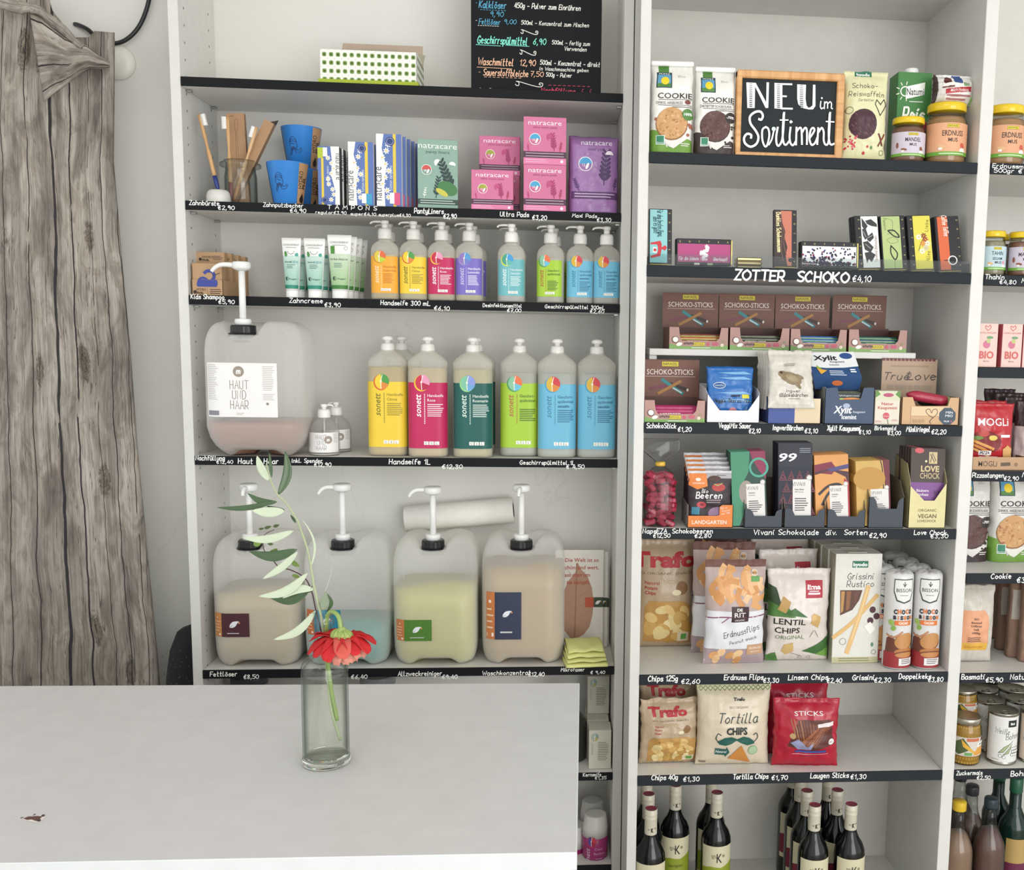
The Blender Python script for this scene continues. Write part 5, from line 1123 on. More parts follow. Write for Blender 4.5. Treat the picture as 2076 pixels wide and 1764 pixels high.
def tube_(pl, pr_, pt, Y, label, kids, group='white toothpaste tubes standing on their caps'):
    X0, X1, h = spot(pl, pr_, pt, Z2, Y); W = X1-X0; r = thing('toothpaste_tube', label, 'tube', ((X0+X1)/2, Y+.018, Z2+.0002), 0, group)
    hc = h*.12; wc = W*.33; mb = MB(); n = 32; rings = []
    def sec(t):
        w_ = wc*1.02+(W/2-wc*1.02)*min(1, t*1.05)**.9; d_ = .0165*(1-t)**.8*1.0+.0012
        return w_, d_
    for k in range(13):
        t = k/12; w_, d_ = sec(t); rings.append([(w_*math.sin(-2*PI*j/n)*-1, -d_*math.cos(2*PI*j/n), hc+(h-hc)*t) for j in range(n)])
    mb.loft(rings, M('#f0f0ec', 'plastic'))
    def S(u, v, k):
        w_, d_ = sec(v); a = (u-.5)*2.5; return (w_*math.sin(a), -(d_+k)*math.cos(a)-k*.3, hc+(h-hc)*v)
    p = Pr(S, W/(h-hc), curved=(16, 12)); g1, g2 = ('#9cc7b6', '#2f8a74') if kids else ('#a3c493', '#3f7d37')
    for k in range(8): c1 = [int(g1[i:i+2], 16) for i in (1, 3, 5)]; f = k/8; cc = '#%02x%02x%02x' % tuple(int(x*(1-f*.55)+240*f*.55) for x in c1); p.rect(0, .10+k*.07, 1, .10+(k+1)*.07, cc)
    p.rect(0, .03, 1, .10, g2); p.t('LOGODENT', .5, .85, .036, '#6a726e', w=.30, bold=0); p.micro(.25, .81, .75, 1, .02, '#9aa09c', .5, .05)
    if kids:
        p.ell(.25, .69, .055, '#4f8f4a', ru=.028, rot=10); p.line([(.38, .71), (.5, .69), (.62, .71)], .008, '#777', True); p.ell(.78, .68, .035, '#43a394'); p.ell(.36, .735, .008, '#333', n=6); p.ell(.64, .735, .008, '#333', n=6); p.t('KIDS', .68, .52, .042, '#2f8f94', w=.15, bold=.03); p.t('FRESH', .35, .525, .026, '#37594e', w=.13, bold=.02)
    else: p.rect(.16, .66, .34, .80, '#4f8d3c'); p.ring(.75, .76, .03, .005, '#777', 14); p.t('EXTRA FRISCHE', .5, .545, .03, '#37502c', w=.32, bold=.02)
    p.micro(.3, .48, .72, 3, .03, '#6f8f84', .4); p.ring(.30, .22, .035, .006, '#243a30', 14); p.ell(.30, .22, .03, '#243a30', a0=90, a1=270, n=8); p.t('Vegan', .62, .20, .03, '#243a30', w=.16)
    p.mb = p.mb; mb2 = mb; mb.build('tube_body', r); p.build('print', r)
    MB().lathe([(wc*.98, 0), (wc, .001), (wc, hc*.9), (wc*.96, hc+.002)], M('#f4f4f1', 'plastic'), 28, sy=.0175/wc if wc > .0175 else 1).build('screw_cap', r)
    return r
t1 = tube_(568, 608, 481, .010, 'white and teal kids toothpaste tube, first in its row', True)
t2 = tube_(613, 657, 482, .010, 'white and teal kids toothpaste tube in the middle group', True)
t3 = tube_(661, 711, 475, .010, 'white and light green toothpaste tube, tallest of the tubes', False)
for t, nn in ((t1, 2), (t2, 2), (t3, 3)):
    for k in range(nn): dup(t, (t.location.x+.0055*(k+1), t.location.y+.038*(k+1), t.location.z), label=t['label'].split(',')[0]+', '+ORD[k]+' in its row')

# ================= lower shelves of the open unit =================
z5_ = ZL[5]
def soapbox(pl, pr_, pt, z, Y, label):
    r, p = carton('soap_carton', label, 'box', pl, pr_, pt, z, Y, .058, '#cfcdbd', 0, 'plain cream curd soap cartons')
    swirl(p, .27, .83, .095, '#a9b7b0', '#8fa7a2', '#b4ae66', '#b9b488'); p.t('sonett', .20, .52, .085, '#a6a592', w=.30, rot=90, sl=.2); p.micro(.40, .68, .88, 11, .045, '#86846f', .35, .25); p.fin(); return r, p
r, p = soapbox(1194, 1239, 1481, z5_, .022, 'cream soap carton standing at the front of the low shelf')
h_ = p.H; r2 = dup(r, (r.location.x-.003, r.location.y+.070, r.location.z), label='cream soap carton, second in its row behind the front one')
r3 = dup(r, (r.location.x-.004, r.location.y+.135, r.location.z), label='cream soap carton, last in its row under the raised one')
dup(r, (XP(1214, .10, z5_+.12), r.location.y+.115, z5_+h_+.0008), label='cream soap carton raised on top of the row behind')
pt_ = thing('round_bottle', 'dark olive round bottle half hidden by the counter edge', 'bottle', (XP(1148, .09, z5_+.06), .10, z5_+.0002))
MB().lathe([(.04, 0), (.052, .004), (.055, .02), (.055, .085), (.05, .105), (.034, .125), (.02, .135), (.018, .150)], M('#33372e', 'plastic'), 36).build('bottle_body', pt_)
MB().lathe([(.021, .148), (.0215, .150), (.0215, .172), (.019, .175)], M('#1a1b1c', 'plastic'), 24).build('screw_cap', pt_)
for px, cl, lid, lb in ((505, '#b58a90', '#3f4043', 'plastic tub with a dark lid peeking above the counter'), (765, '#cfcdc8', '#8c8d90', 'plastic tub with a grey lid peeking above the counter'), (430, '#dfdeda', '#d2d1cd', 'plastic tub with a white lid beside the side panel')):
    zt_ = ZP(1381, XP(px, .08, z5_+.2), .06); tb = thing('plastic_tub', lb, 'tub', (XP(px, .11, z5_+.2), .115, z5_+.0002)); hh = zt_-z5_; q = .046 if px != 430 else .03
    MB().lathe([(q*.9, 0), (q*.93, .004), (q*.97, hh-.02)], M(cl, 'plastic'), 32).build('tub_body', tb); MB().lathe([(q*.99, hh-.022), (q, hh-.004), (q*.98, hh), (q*.9, hh), (q*.89, hh-.002)], M(lid, 'plastic'), 32).build('lid', tb)
z6_ = ZL[6]
def powder(px, Y, label, topy):
    x = XP(px, Y+.03, z6_+.2); H = ZP(topy, x, Y+.03)-z6_; r = thing('powder_bottle', label, 'bottle', (x, Y+.033, z6_+.0002), 0, 'magenta powder bottles with white lids')
    MB().lathe([(.030, 0), (.033, .003), (.033, H-.075), (.0325, H-.05)], M('#a0336e', 'plastic'), 36).build('bottle_body', r)
    MB().lathe([(.0328, H-.056), (.0328, H-.03), (.0315, H-.026), (.0285, H-.004), (.027, H), (.022, H-.0005)], M('#d9d8d4', 'plastic'), 36).build('lid', r)
    p = Pr(cylS(.0332, H-.16, .10, 2.2), 2.2*.0332/.10, curved=.08); swirl(p, .36, .97, .13, '#5a4a9a', '#c23a4c', '#a8304a', '#c8384a'); p.t('sonett', .30, .52, .13, '#e4c6d6', w=.5, rot=90, sl=.2); p.t('Color', .62, .74, .07, '#d9a8c4', w=.22); p.t('flecken', .64, .62, .07, '#d9a8c4', w=.3); p.micro(.5, .5, .85, 5, .06, '#c98ab0', .35); p.build('label', r); return r
powder(1208, .02, 'magenta powder bottle with a white lid standing at the front', 1650)
powder(1203, .115, 'magenta powder bottle with a white lid standing behind', 1622)
powder(1166, .055, 'magenta powder bottle with a white lid cut off by the counter edge', 1672)
# ================= snack unit, top shelf =================
YF = YR+.012; RZ = ZR
def brandbar(p, u, v, w_, h_, txt='RAPUNZEL', fs=None):
    p.rect(u-w_/2-.008/p.A, v-h_*.12, u+w_/2+.008/p.A, v+h_*1.12, '#6f6420'); p.rect(u-w_/2, v, u+w_/2, v+h_, '#e0cc3a'); p.t(txt, u, v+h_*.22, h_*.6, '#3a4420', w=w_*.86*p.A, bold=.02)
def cookie_print(p, dark):
    base = '#3b2c2c' if dark else '#6f9a3c'; p.poly([(0, 0), (1, 0), (1, .14), (.80, .17), (.45, .10), (.40, .06), (.18, .24), (0, .26)], base)
    p.rect(.18, .82, .42, 1.0, '#4f8038'); p.poly([(.22, .70), (.42, .70), (.42, .76), (.22, .64)], '#4f8038'); p.rect(.13, .70, .49, .88, '#23404a'); p.rect(.155, .71, .465, .85, '#5f9cc0'); p.rect(.155, .71, .465, .75, '#4f8038'); p.ell(.33, .78, .045, '#f2d22c'); p.t('M\u00dcHLE', .31, .853, .02, '#eef0e8', w=.12)
    p.t('Bio', .72, .82, .03, '#c4c2bc', w=.08); p.t('COOKIE', .56, .59, .06, '#17150f', w=.80*p.A, bold=.035); p.rect(.18, .575, .96, .58, '#35322c')
    p.t('ZARTBITTER SCHOKOLADE' if dark else 'DINKEL HASELNUSS', .50 if dark else .44, .53, .03, '#4a463e', w=(.78 if dark else .62)*p.A, bold=.0); p.rect(.18, .515, .96, .52, '#35322c'); p.rect(.5, .495, .96, .502, '#55524a')
    p.poly([(.12, .32), (.30, .44), (.45, .2), (.52, .06), (.38, .09)], '#d6d3cd'); p.poly([(.30, .16), (.90, .17), (.55, .05), (.45, .07)], '#e3e0da')
    cc = '#5a3a34' if dark else '#c99a66'; p.ell(.50, .315, .178, '#8e6236' if not dark else '#3f2a28', ru=.178); p.ell(.50, .325, .172, cc, ru=.170)
    dk_ = p.dk; p.dk = 0
    for k in range(46):
        a = R.random()*6.28; q = .155*math.sqrt(R.random()); p.ell(.50+q*math.cos(a)/p.A, .325+q*math.sin(a), .006+.009*R.random(), R.choice(['#b07c48', '#dcb481', '#a8713f'] if not dark else ['#452c2a', '#72504a', '#38221f']), ru=.012+.01*R.random(), rot=R.random()*180, n=7)
    for k in range(6 if not dark else 16):
        u, v = R.choice([(.22, .2), (.9, .22), (.8, .12), (.94, .30), (.14, .36)]); p.ell(u+R.uniform(-.06, .06), v+R.uniform(-.03, .03), .018 if not dark else .012, '#a2614a' if not dark else '#33231f', n=8)
    p.dk = dk_
    p.ell(.87, .42, .062, '#4f8038' if not dark else '#2e2622'); p.t('100%' if not dark else '-70%', .87, .41, .028, '#f4f4ee', w=.085, bold=.03)
    p.rect(.14, .09, .34, .19, '#e6ece6'); p.rect(.155, .098, .325, .185, '#2f8060'); p.t('Bioland', .24, .104, .014, '#eef4ee', w=.07)
    if not dark: p.ell(.86, .55, .022, '#7c3f3c', ru=.03)
    p.micro(.72, .10, .92, 2, .02, '#e9e6e0', .4)
def cookie_bag(pl, pr_, pt, z, Y, label, dark, rz=0, seed=2, H=None):
    r, p = bag('cookie_bag', label, 'bag', pl, pr_, pt, z, Y, .055, '#e9e7e1', rz=rz, style='gusset', seed=seed, group='cookie bags', wr=.8); cookie_print(p, dark); p.fin()
    mb = MB(); W_ = p.S(1, .98, 0).x-p.S(0, .98, 0).x
    mb.box(-W_/2, W_/2, -.012, .004, 0, .010, M('#f3f2ee', 'film'), .002); q = mb.build('folded_top', r); q.location = (0, 0, p.S(.5, 1, 0).z-.009); return r
cookie_bag(1321, 1407, 122, RZ[0], YF, 'pale bag of hazelnut cookies with a green base beside the upright', False, -.06, 3)
cookie_bag(1411, 1492, 134, RZ[0], YF, 'pale bag of dark chocolate cookies beside the framed chalkboard', True, -.03, 5)
# framed chalkboard
Yc_ = YF+.002; X0, X1, h = spot(1493, 1711, 145.5, RZ[0], Yc_); W = X1-X0
fb = thing('framed_chalkboard', 'small wood framed chalkboard with white NEU im Sortiment lettering', 'chalkboard', ((X0+X1)/2, Yc_+.012, RZ[0]+.001), 0)
BW = wood_mat('pine_frame', '#c9925c', '#dfb078', 7, (1, 1, 9)); BWh = wood_mat('pine_frame_long', '#c9925c', '#dfb078', 7, (9, 1, 1)); fr = .0155
for nm_, b_ in (('frame_side', (-W/2, -W/2+.012, -.010, .012, 0, h)), ('frame_side', (W/2-.017, W/2, -.010, .012, 0, h))): MB().box(*b_, BW, .0022).build(nm_, fb)
MB().box(-W/2, W/2, -.0108, .0125, h-.0165, h+.0005, BWh, .0028).build('frame_rail', fb); MB().box(-W/2, W/2, -.0108, .0125, 0, .009, BWh, .002).build('frame_rail', fb)
mb = MB().box(-W/2+.008, W/2-.01, -.002, .003, .006, h-.01, M('#2a2e31', 'ink')); Yp = Yc_+.012-.002
def bp(x, y): q = at(x, y, Yp); return ((q.x-(X0+X1)/2+W/2)/W, (q.z-RZ[0]-.001)/h)
p = Pr(flatS(W, h, -.002), W/h); p.mb = mb; wc_ = '#f0f3f3'
def PL_(pts, t, sm=True): p.line([bp(*q) for q in pts], t/152, wc_, sm)
def PG(pts, c=wc_): p.poly([bp(*q) for q in pts], c)
PG([(1513, 167), (1531, 168), (1530, 219), (1515, 219)]); PG([(1527, 168), (1532, 168), (1557, 214), (1557, 219), (1552, 219)]); PG([(1554, 167), (1559, 167), (1557.5, 219), (1553, 219)])
PG([(1570, 168), (1586, 169), (1586, 221), (1570, 220)]); PL_([(1584, 170.5), (1605, 171)], 3.2, False); PL_([(1585, 195), (1594, 195.5)], 3, False); PL_([(1584, 220), (1606, 220.5)], 3.2, False)
PG([(1616, 171), (1634, 172), (1633, 200), (1635, 214), (1639, 219), (1640, 222), (1625, 219), (1618, 211), (1616, 200)]); PG([(1636, 219), (1642, 218), (1647, 214), (1648, 172), (1653, 172), (1653, 215), (1648, 222), (1638, 222)])
for x0_, x1_, y0_ in ((1519, 1525, 169), (1575, 1581, 171), (1621, 1628, 173)):
    for k in range(13): PG([(x0_, y0_+k*3.8), (x1_, y0_+k*3.8), (x1_, y0_+k*3.8+.8+k*.08), (x0_, y0_+k*3.8+.8+k*.08)], '#282c2f')
for L in ([(1663.5, 206), (1662.5, 216), (1664.5, 221), (1668, 219)], [(1671, 207), (1670.5, 221)], [(1671, 211), (1675, 207), (1677, 211), (1677, 220)], [(1678, 211), (1682, 207), (1685, 211), (1684.5, 219), (1687, 221)]): PL_(L, 2.2)
p.ell(*bp(1665.5, 199.5), .012, wc_, n=10); p.ell(*bp(1568, 262), .026, '#d5e2e4', n=12)
PL_([(1538, 242), (1543, 243), (1546, 235), (1541, 227), (1530, 228), (1520, 237), (1521, 251), (1531, 265), (1537, 278), (1533, 292), (1521, 298), (1510, 291), (1508, 280), (1514, 272), (1522, 274), (1522, 280)], 4.2)
PL_([(1552, 258), (1545, 264), (1545, 284), (1550, 297), (1555, 294), (1559, 275), (1557, 262), (1552, 258)], 3.6); PL_([(1558, 294), (1564, 283), (1568, 266)], 3); PL_([(1576, 259), (1573, 278), (1574, 292), (1578, 296), (1584, 287), (1587, 268), (1589, 229)], 3.8)
PL_([(1588, 232), (1586, 270), (1588, 290), (1593, 294), (1599, 287)], 3.6); PL_([(1581, 244), (1597, 244)], 2.4, False); PL_([(1602, 259), (1600, 278), (1602, 291), (1607, 295), (1612, 288)], 3.6); PG([(1600, 246), (1603, 244), (1607, 248), (1603, 251), (1600, 250)])
for L in ([(1614, 259), (1613, 294)], [(1614, 268), (1620, 260), (1624, 264), (1625, 293)], [(1626, 268), (1631, 260), (1635, 265), (1635, 293)], [(1641, 280), (1650, 266), (1648, 260), (1643, 264), (1640, 280), (1644, 294), (1651, 291), (1656, 280)], [(1658, 260), (1656, 293)], [(1659, 268), (1665, 260), (1669, 268), (1669, 285), (1673, 294), (1679, 286), (1682, 229)], [(1681, 232), (1679, 270), (1681, 290), (1685, 294), (1690, 292)]): PL_(L, 3.6)
PL_([(1674, 247), (1690, 248)], 2.4, False); mb.build('slate', fb)
# rice cake bag
r, p = bag('rice_cake_bag', 'pale yellow bag of chocolate rice cakes with a dark disc picture', 'bag', 1715, 1806, 139, RZ[0], YF, .06, '#dfdcb0', style='pillow', seed=6, seal=.05, puff=.9)
p.rect(.24, .94, .62, 1.0, '#1f6a50'); p.t('byodo', .43, .948, .035, '#f0f4ee', w=.16, bold=.03); p.h('Schoko-', .44, .80, .055, '#3a3428', w=.30, th=.09); p.h('Reiswaffeln', .48, .705, .055, '#3a3428', w=.42, th=.09); p.h('Zartbitter', .46, .65, .026, '#55503c', w=.19, th=.1)
p.ell(.41, .40, .165, '#43202c'); dk_ = p.dk; p.dk = 0
for k in range(34): a, b_ = .41+R.uniform(-.27, .27), .40+R.uniform(-.12, .12); p.line([(a, b_), (a+.04, b_-.022)], .004, R.choice(['#7a4652', '#9a6a70', '#2c1420']))
for k in range(26): p.ell(.17+R.uniform(-.13, .12), .18+R.uniform(-.05, .09), .011, R.choice(['#c4384a', '#d9566a', '#a82a3c']), n=8)
p.dk = dk_; p.line([(.80, .50), (.66, .62), (.70, .67), (.80, .62), (.88, .68), (.96, .63), (.80, .50)], .009, '#1f1c18'); p.line([(.78, .30), (.90, .18)], .02, '#6a2f22'); p.line([(.92, .30), (.80, .17)], .018, '#7c3a28'); p.ell(.55, .16, .014, '#c23a44'); p.ell(.47, .09, .017, '#c23a44'); p.ell(.64, .15, .02, '#5d8a4a', ru=.012); p.ring(.10, .55, .038, .005, '#6a684c', 16); p.ring(.88, .10, .026, .005, '#6a684c', 12); p.fin()
# rice drink carton
r, p = carton('drink_carton', 'green rice drink carton with a white cap behind the almond jar', 'carton', 1817, 1886, 147, RZ[0], YF+.085, .062, '#3f7f3f', 0)
p.ell(.22, .80, .055, '#f0f2ec'); p.ell(.22, .80, .042, '#3f7f3f'); 
for k in range(9): a = 2*PI*k/9; p.line([(.22+.07*math.cos(a)/p.A, .80+.07*math.sin(a)), (.22+.10*math.cos(a)/p.A, .80+.10*math.sin(a))], .009, '#eef2e8')
p.poly([(.24, .72), (.78, .77), (.79, .90), (.25, .85)], '#f6f6f2'); p.t('Natumi', .52, .765, .075, '#1b1d1a', w=.19, rot=2, bold=.03); p.h('Reis', .48, .50, .13, '#f4f6f0', w=.23, th=.16); p.poly([(.12, .40), (.95, .44), (.97, .47), (.80, .50), (.18, .43)], '#c23848'); p.poly([(.14, .38), (.9, .40), (.9, .48), (.16, .45)], '#c23848'); p.t('Natural', .52, .395, .05, '#f6eeee', w=.21, rot=2); p.micro(.35, .69, .75, 1, .02, '#cfdccb', .5, 0); p.fin()
mb = MB(); mb.lathe([(.0155, -.002), (.0165, 0), (.0165, .012), (.0155, .0145)], M('#ebebe8', 'plastic'), 24, (0, 0, p.H)); mb.build('screw_cap', r)
# jars
def nut_jar(pl, pr_, pt, z, Y, label, name, l1, l2, bg, ink, fill, fh=.92, pic='#c95f48', group='nut butter jars with yellow lids', lid='#e8c526'):
    X0, X1, H = spot(pl, pr_, pt, z, Y); rr = (X1-X0)/2; r = thing(name, label, 'jar', ((X0+X1)/2, Y+rr, z+.0002), 0, group); hl = H*.135
    G_ = thin_glass('jar_glass', '#eceeec', '#a0a8a3'); Hb = H-hl*.9
    pf = [(.80, 0), (.93, .01), (.985, .05), (1, .12), (1, .70), (.97, .80), (.90, .87), (.87, .90), (.87, 1)]
    MB().lathe([(rr*a, Hb*b) for a, b in pf], G_, 48).build('jar_body', r)
    MB().lathe([(rr*(a-.045), Hb*b*.99+.002) for a, b in pf if b <= fh-.05]+[(rr*.9, Hb*(fh-.06))], M(fill, 'plastic'), 40).build('filling', r)
    MB().lathe([(rr*.91, 0), (rr*.93, .001), (rr*.93, hl*.85), (rr*.89, hl), (rr*.86, hl*.93), (rr*.4, hl*.9), (.001, hl*.9)], M(lid, 'gloss'), 48, (0, 0, H-hl)).build('lid', r)
    Hs = Hb*.60; z0 = Hb*.14; p = Pr(cylS(rr+.0003, z0, Hs, 2.9), 2.9*rr/Hs, curved=.09); p.rect(0, 0, 1, 1, bg); p.rect(0, 0, 1, .12, '#6fa83c'); p.micro(.28, .045, .72, 1, .03, '#dcebc8', .9, 0)
    brandbar(p, .5, .86, .20, .09); p.t(l1, .50, .60, .17, ink, w=.68, bold=.02) if name != 'tahini_jar' else p.t(l1, .50, .62, .17, ink, w=.50, bold=.02)
    if l2: p.t(l2[0], .50, .42, .12, ink, w=.30 if len(l2) == 1 else .42, bold=.01)
    if len(l2) > 1: p.t(l2[1], .52, .26, .12, ink, w=.28, bold=.01)
    p.ell(.68, .30, .10, pic, ru=.08, rot=30); p.ell(.32, .27, .05, pic if name == 'almond_jar' else '#e0b884', ru=.13, rot=-8); p.ell(.68, .12, .12, '#f1efe8', a0=0, a1=180); p.ell(.18, .45, .12, pic if name == 'almond_jar' else bg, ru=.06); p.rect(.27, .17, .33, .24, '#f3f1ec')
    p.build('label', r); return r
nut_jar(1892, 1974, 204, RZ[0], YF, 'large peanut butter jar with a yellow lid and peach label on the snack unit', 'peanut_butter_jar', 'ERDNUSS', ('MUS',), '#e3a982', '#3a2622', '#b98c5e')
nut_jar(1818, 1886, 234, RZ[0], YF, 'small almond butter jar with a yellow lid in front of the green carton', 'almond_jar', 'MANDEL', ('MUS',), '#cfc5d2', '#2f2630', '#8c5f4c', pic='#8a5138')
# wrapped cake on the large jar
zj = ZP(204, XP(1933, YF, RZ[0]+.13), YF); X0, X1, h = spot(1898, 1985, 147, zj+.001, YF+.02)
r, p = mk_bag('wrapped_cake', 'red and white wrapped hazelnut cake slices lying on the large peanut jar', 'packet', X1-X0, h, .05, ((X0+X1)/2, YF+.05, zj+.0016), '#d9d6cf', rz=.05, seed=9, seal=.08, wr=1.6, group=None)
p.rect(.24, .0, .90, 1, '#efece6'); p.poly([(.24, .30), (.9, .42), (.9, .60), (.24, .46)], '#b8343e'); p.t('Milch Haselnuss', .58, .40, .11, '#f6ecec', w=.72, rot=5, bold=.02); p.rect(.44, .68, .66, .98, '#35508c'); p.t('Bio', .76, .60, .14, '#4f8a3c', w=.22, rot=10, bold=.03)
p.ell(.30, .74, .14, '#5a2a20'); p.poly([(.16, .52), (.44, .60), (.40, .70), (.20, .64)], '#f4efe2'); p.poly([(.16, .48), (.44, .54), (.44, .60), (.16, .54)], '#6a3a28'); p.micro(.27, .24, .88, 2, .11, '#b8808a', .5); p.rect(.88, 0, .95, .25, '#9cc07a'); p.rect(.0, .0, .08, 1, '#3a2a26'); p.fin()

# ================= chocolate bar shelf =================
z_ = RZ[1]
TRY = thin_glass('clear_acrylic', '#eff2f2', '#b9c0c0', .05, 1.22)
X0, X1 = XP(1313, YR+.004, z_), XP(1964, YR+.004, z_); tr = thing('acrylic_tray', 'long clear acrylic lip tray holding the chocolate bars', 'tray', ((X0+X1)/2, YR+.05, z_+.0002)); W = X1-X0
mb = MB(); mb.box(-W/2, W/2, -.046, -.0445, 0, .026, TRY); mb.box(-W/2, W/2, -.046, .05, 0, .0015, TRY); mb.box(-W/2, -W/2+.0015, -.046, .05, 0, .02, TRY); mb.box(W/2-.0015, W/2, -.046, .05, 0, .022, TRY); mb.build('tray_body', tr)
def choc(pl, pr_, pt, label, fn, Y=YR+.012, stack=0, lean=-.14, land=False, rz=0, gold=True, ry=0):
    X0, X1, h = spot(pl, pr_, pt, z_+.002, Y); W = X1-X0; D = .011; h = h/math.cos(lean)
    r = thing('chocolate_bar', label, 'chocolate bar', ((X0+X1)/2, Y+D/2, z_+.004), rz, 'hand-scooped chocolate bars', rx=lean, ry=ry)
    mb = MB().box(-W/2, W/2, -D/2, D/2, 0, h, M('#26252a'), .0012); p = Pr(flatS(W, h, -D/2), W/h); p.mb = mb; fn(p); mb.build('wrapper', r)
    if gold:
        g = MB().box(-W/2+.003, W/2-.003, -D/2+.0015, D/2-.001, -.0012, .0002, M('#c9b36a', 'metal')) if not land else MB().box(W/2-.0002, W/2+.0022, -D/2+.001, D/2-.001, .002, h-.002, M('#c9b36a', 'metal')); g.build('gold_foil', r)
    for k in range(stack): dup(r, (r.location.x-.0015*(k+1), r.location.y+.0128*(k+1), r.location.z), label=label.split(' standing')[0].split(' lying')[0]+', '+ORD[k]+' from the front', skip=('gold_foil',))
    return r
def zlet(p, vert, pos):
    for k, c in enumerate('ZOTTER'):
        if vert: p.t(c, pos, .92-k*.165, .030, '#cdbb7e', rot=-90, bold=.02)
        else: p.t(c, .06+k*.175, pos, .065, '#cdbb7e', bold=.02)
def f(p): p.rect(.05, .02, .80, .985, '#8fc9cc'); p.h('F\u00fcr den besten Papa,', .38, .74, .10, '#1d4a54', w=.50, rot=-88, th=.1); p.h('den es gibt!', .20, .70, .10, '#1d4a54', w=.30, rot=-88, th=.1); p.poly([(.08, .38), (.50, .42), (.56, .36), (.56, .30), (.70, .34), (.80, .30), (.70, .24), (.56, .27), (.50, .14), (.10, .10), (.08, .14), (.36, .18), (.40, .24), (.40, .30), (.36, .35), (.08, .35)], '#c9343e'); p.rect(.18, .20, .34, .30, '#eae6e0'); p.ell(.27, .25, .028, '#c9343e'); zlet(p, True, .86)
choc(1316, 1363, 424, 'cyan chocolate bar with a red figure standing upright beside the upright', f)
def f(p):
    p.rect(.02, .10, .98, .80, '#b0457c'); zlet(p, False, .85)
    for k in range(15): a = R.random()*6.28; q = .16*math.sqrt(R.random()); daisy(p, .51+q*math.cos(a)/p.A, .50+1.5*q*math.sin(a), .08, '#f6f2f6', '#e6d8e6')
    p.h('F\u00fcr die liebste Mama', .30, .17, .13, '#f6e9f1', w=1.1, th=.12); p.h('\u00fcberhaupt!', .80, .17, .13, '#f6e9f1', w=.55, th=.12); p.rect(.32, -.0, .42, .07, '#d9d6cc'); p.rect(.56, .0, .66, .07, '#a6b79a')
choc(1372, 1483, 486, 'magenta landscape chocolate bar with a white blossom cluster', f, land=True, lean=-.10, stack=1)
gx = XP(1518, YR+.09, z_+.02); gs = thing('gold_bar_stack', 'short stack of gold foil wrapped bars lying flat behind the tray lip', 'chocolate bar', (gx, YR+.10, z_+.002), 0)
for k in range(3):
    mb = MB().box(-.030, .030, -.02, .02, .0005+k*.0095, .009+k*.0095, M('#cdbb82', 'metal') if k == 2 else M('#8d7f5e', 'metal'), .0025); mb.build('foil_bar', gs)
def f(p): p.rect(.22, .02, .78, .98, '#c97862'); p.poly([(.04, .02), (.60, .02), (.52, .20), (.60, .35), (.48, .5), (.50, .62), (.36, .80), (.30, .98), (.04, .98)], '#3a2a28'); p.lines([[(.30, .95), (.40, .7), (.46, .55), (.44, .4), (.56, .2)], [(.26, .9), (.36, .6), (.34, .3), (.42, .1)]], .012, '#7a5348', True); p.h('Dunkles Schokomousse', .14, .60, .075, '#efe2a8', w=.70, rot=-88, th=.16, sl=0); p.ell(.72, .12, .035, '#2a1a1a'); zlet(p, True, .86)
choc(1570, 1617, 426, 'brown chocolate bar with long wavy hair art standing upright', f)
def f(p):
    p.rect(.02, .10, .98, .82, '#f1f0f2'); zlet(p, False, .87); dk_ = p.dk; p.dk = 0
    for k in range(150): a = R.random(); q = R.random(); b_ = .14+.62*q*q; p.ell(.03+.94*a, b_, .035+.05*(1-q)*R.random(), R.choice(['#2c2440', '#3b2f5c', '#2a2236', '#241f2c', '#8a2c4e', '#453a78']), n=7)
    p.dk = dk_; p.t('Beerenmousse', .14, .12, .08, '#f2f0f4', w=.55)
choc(1625, 1739, 492, 'landscape chocolate bar covered in dark berries', f, land=True, lean=-.10, stack=1)
def f(p):
    p.rect(.26, .02, .97, .985, '#ecebe6')
    for q in ([(.30, .96), (.55, .80), (.42, .72), (.30, .80)], [(.45, .90), (.70, .93), (.93, .84), (.94, .78), (.7, .80), (.52, .84)], [(.30, .74), (.44, .78), (.55, .60), (.40, .54), (.32, .62)], [(.50, .60), (.72, .68), (.78, .58), (.60, .50), (.48, .54)], [(.30, .50), (.50, .52), (.74, .40), (.60, .30), (.36, .36)], [(.34, .30), (.60, .32), (.80, .26), (.62, .12), (.50, .18), (.42, .10)]): p.poly(q, '#3a3a3e'); 
    p.lines([[(.34, .70), (.44, .60)], [(.52, .58), (.7, .62)], [(.4, .46), (.6, .38)]], .02, '#8a8a8e'); p.h('Tausend B\u00f6hnchen', .88, .36, .05, '#8a5c5c', w=.5, rot=88, th=.1); zlet(p, True, .14)
LN = -.22
choc(1741, 1789, 437, 'white chocolate bar with black shards standing upright', f, lean=LN, stack=2, Y=YR+.012, ry=-.045)
def f(p): p.rect(.05, .02, .80, .985, '#b5c684'); p.lines([[(.2, .95), (.5, .9), (.45, .7), (.25, .65)], [(.35, .74), (.72, .66), (.70, .58), (.30, .70)], [(.22, .55), (.5, .6), (.7, .52), (.4, .48), (.25, .54)], [(.5, .18), (.5, .02)]], .006, '#55604a', True); p.lines([[(.30, .72), (.55, .72), (.74, .60), (.52, .62), (.30, .72)], [(.38, .44), (.62, .30), (.52, .18), (.36, .30), (.38, .44)]], .022, '#20241c', True); p.h('Passion', .14, .84, .05, '#46503a', w=.22, rot=-88, th=.1); zlet(p, True, .88)
choc(1793, 1843, 437, 'pale green chocolate bar with black loops standing upright', f, lean=LN, stack=2, ry=-.045)
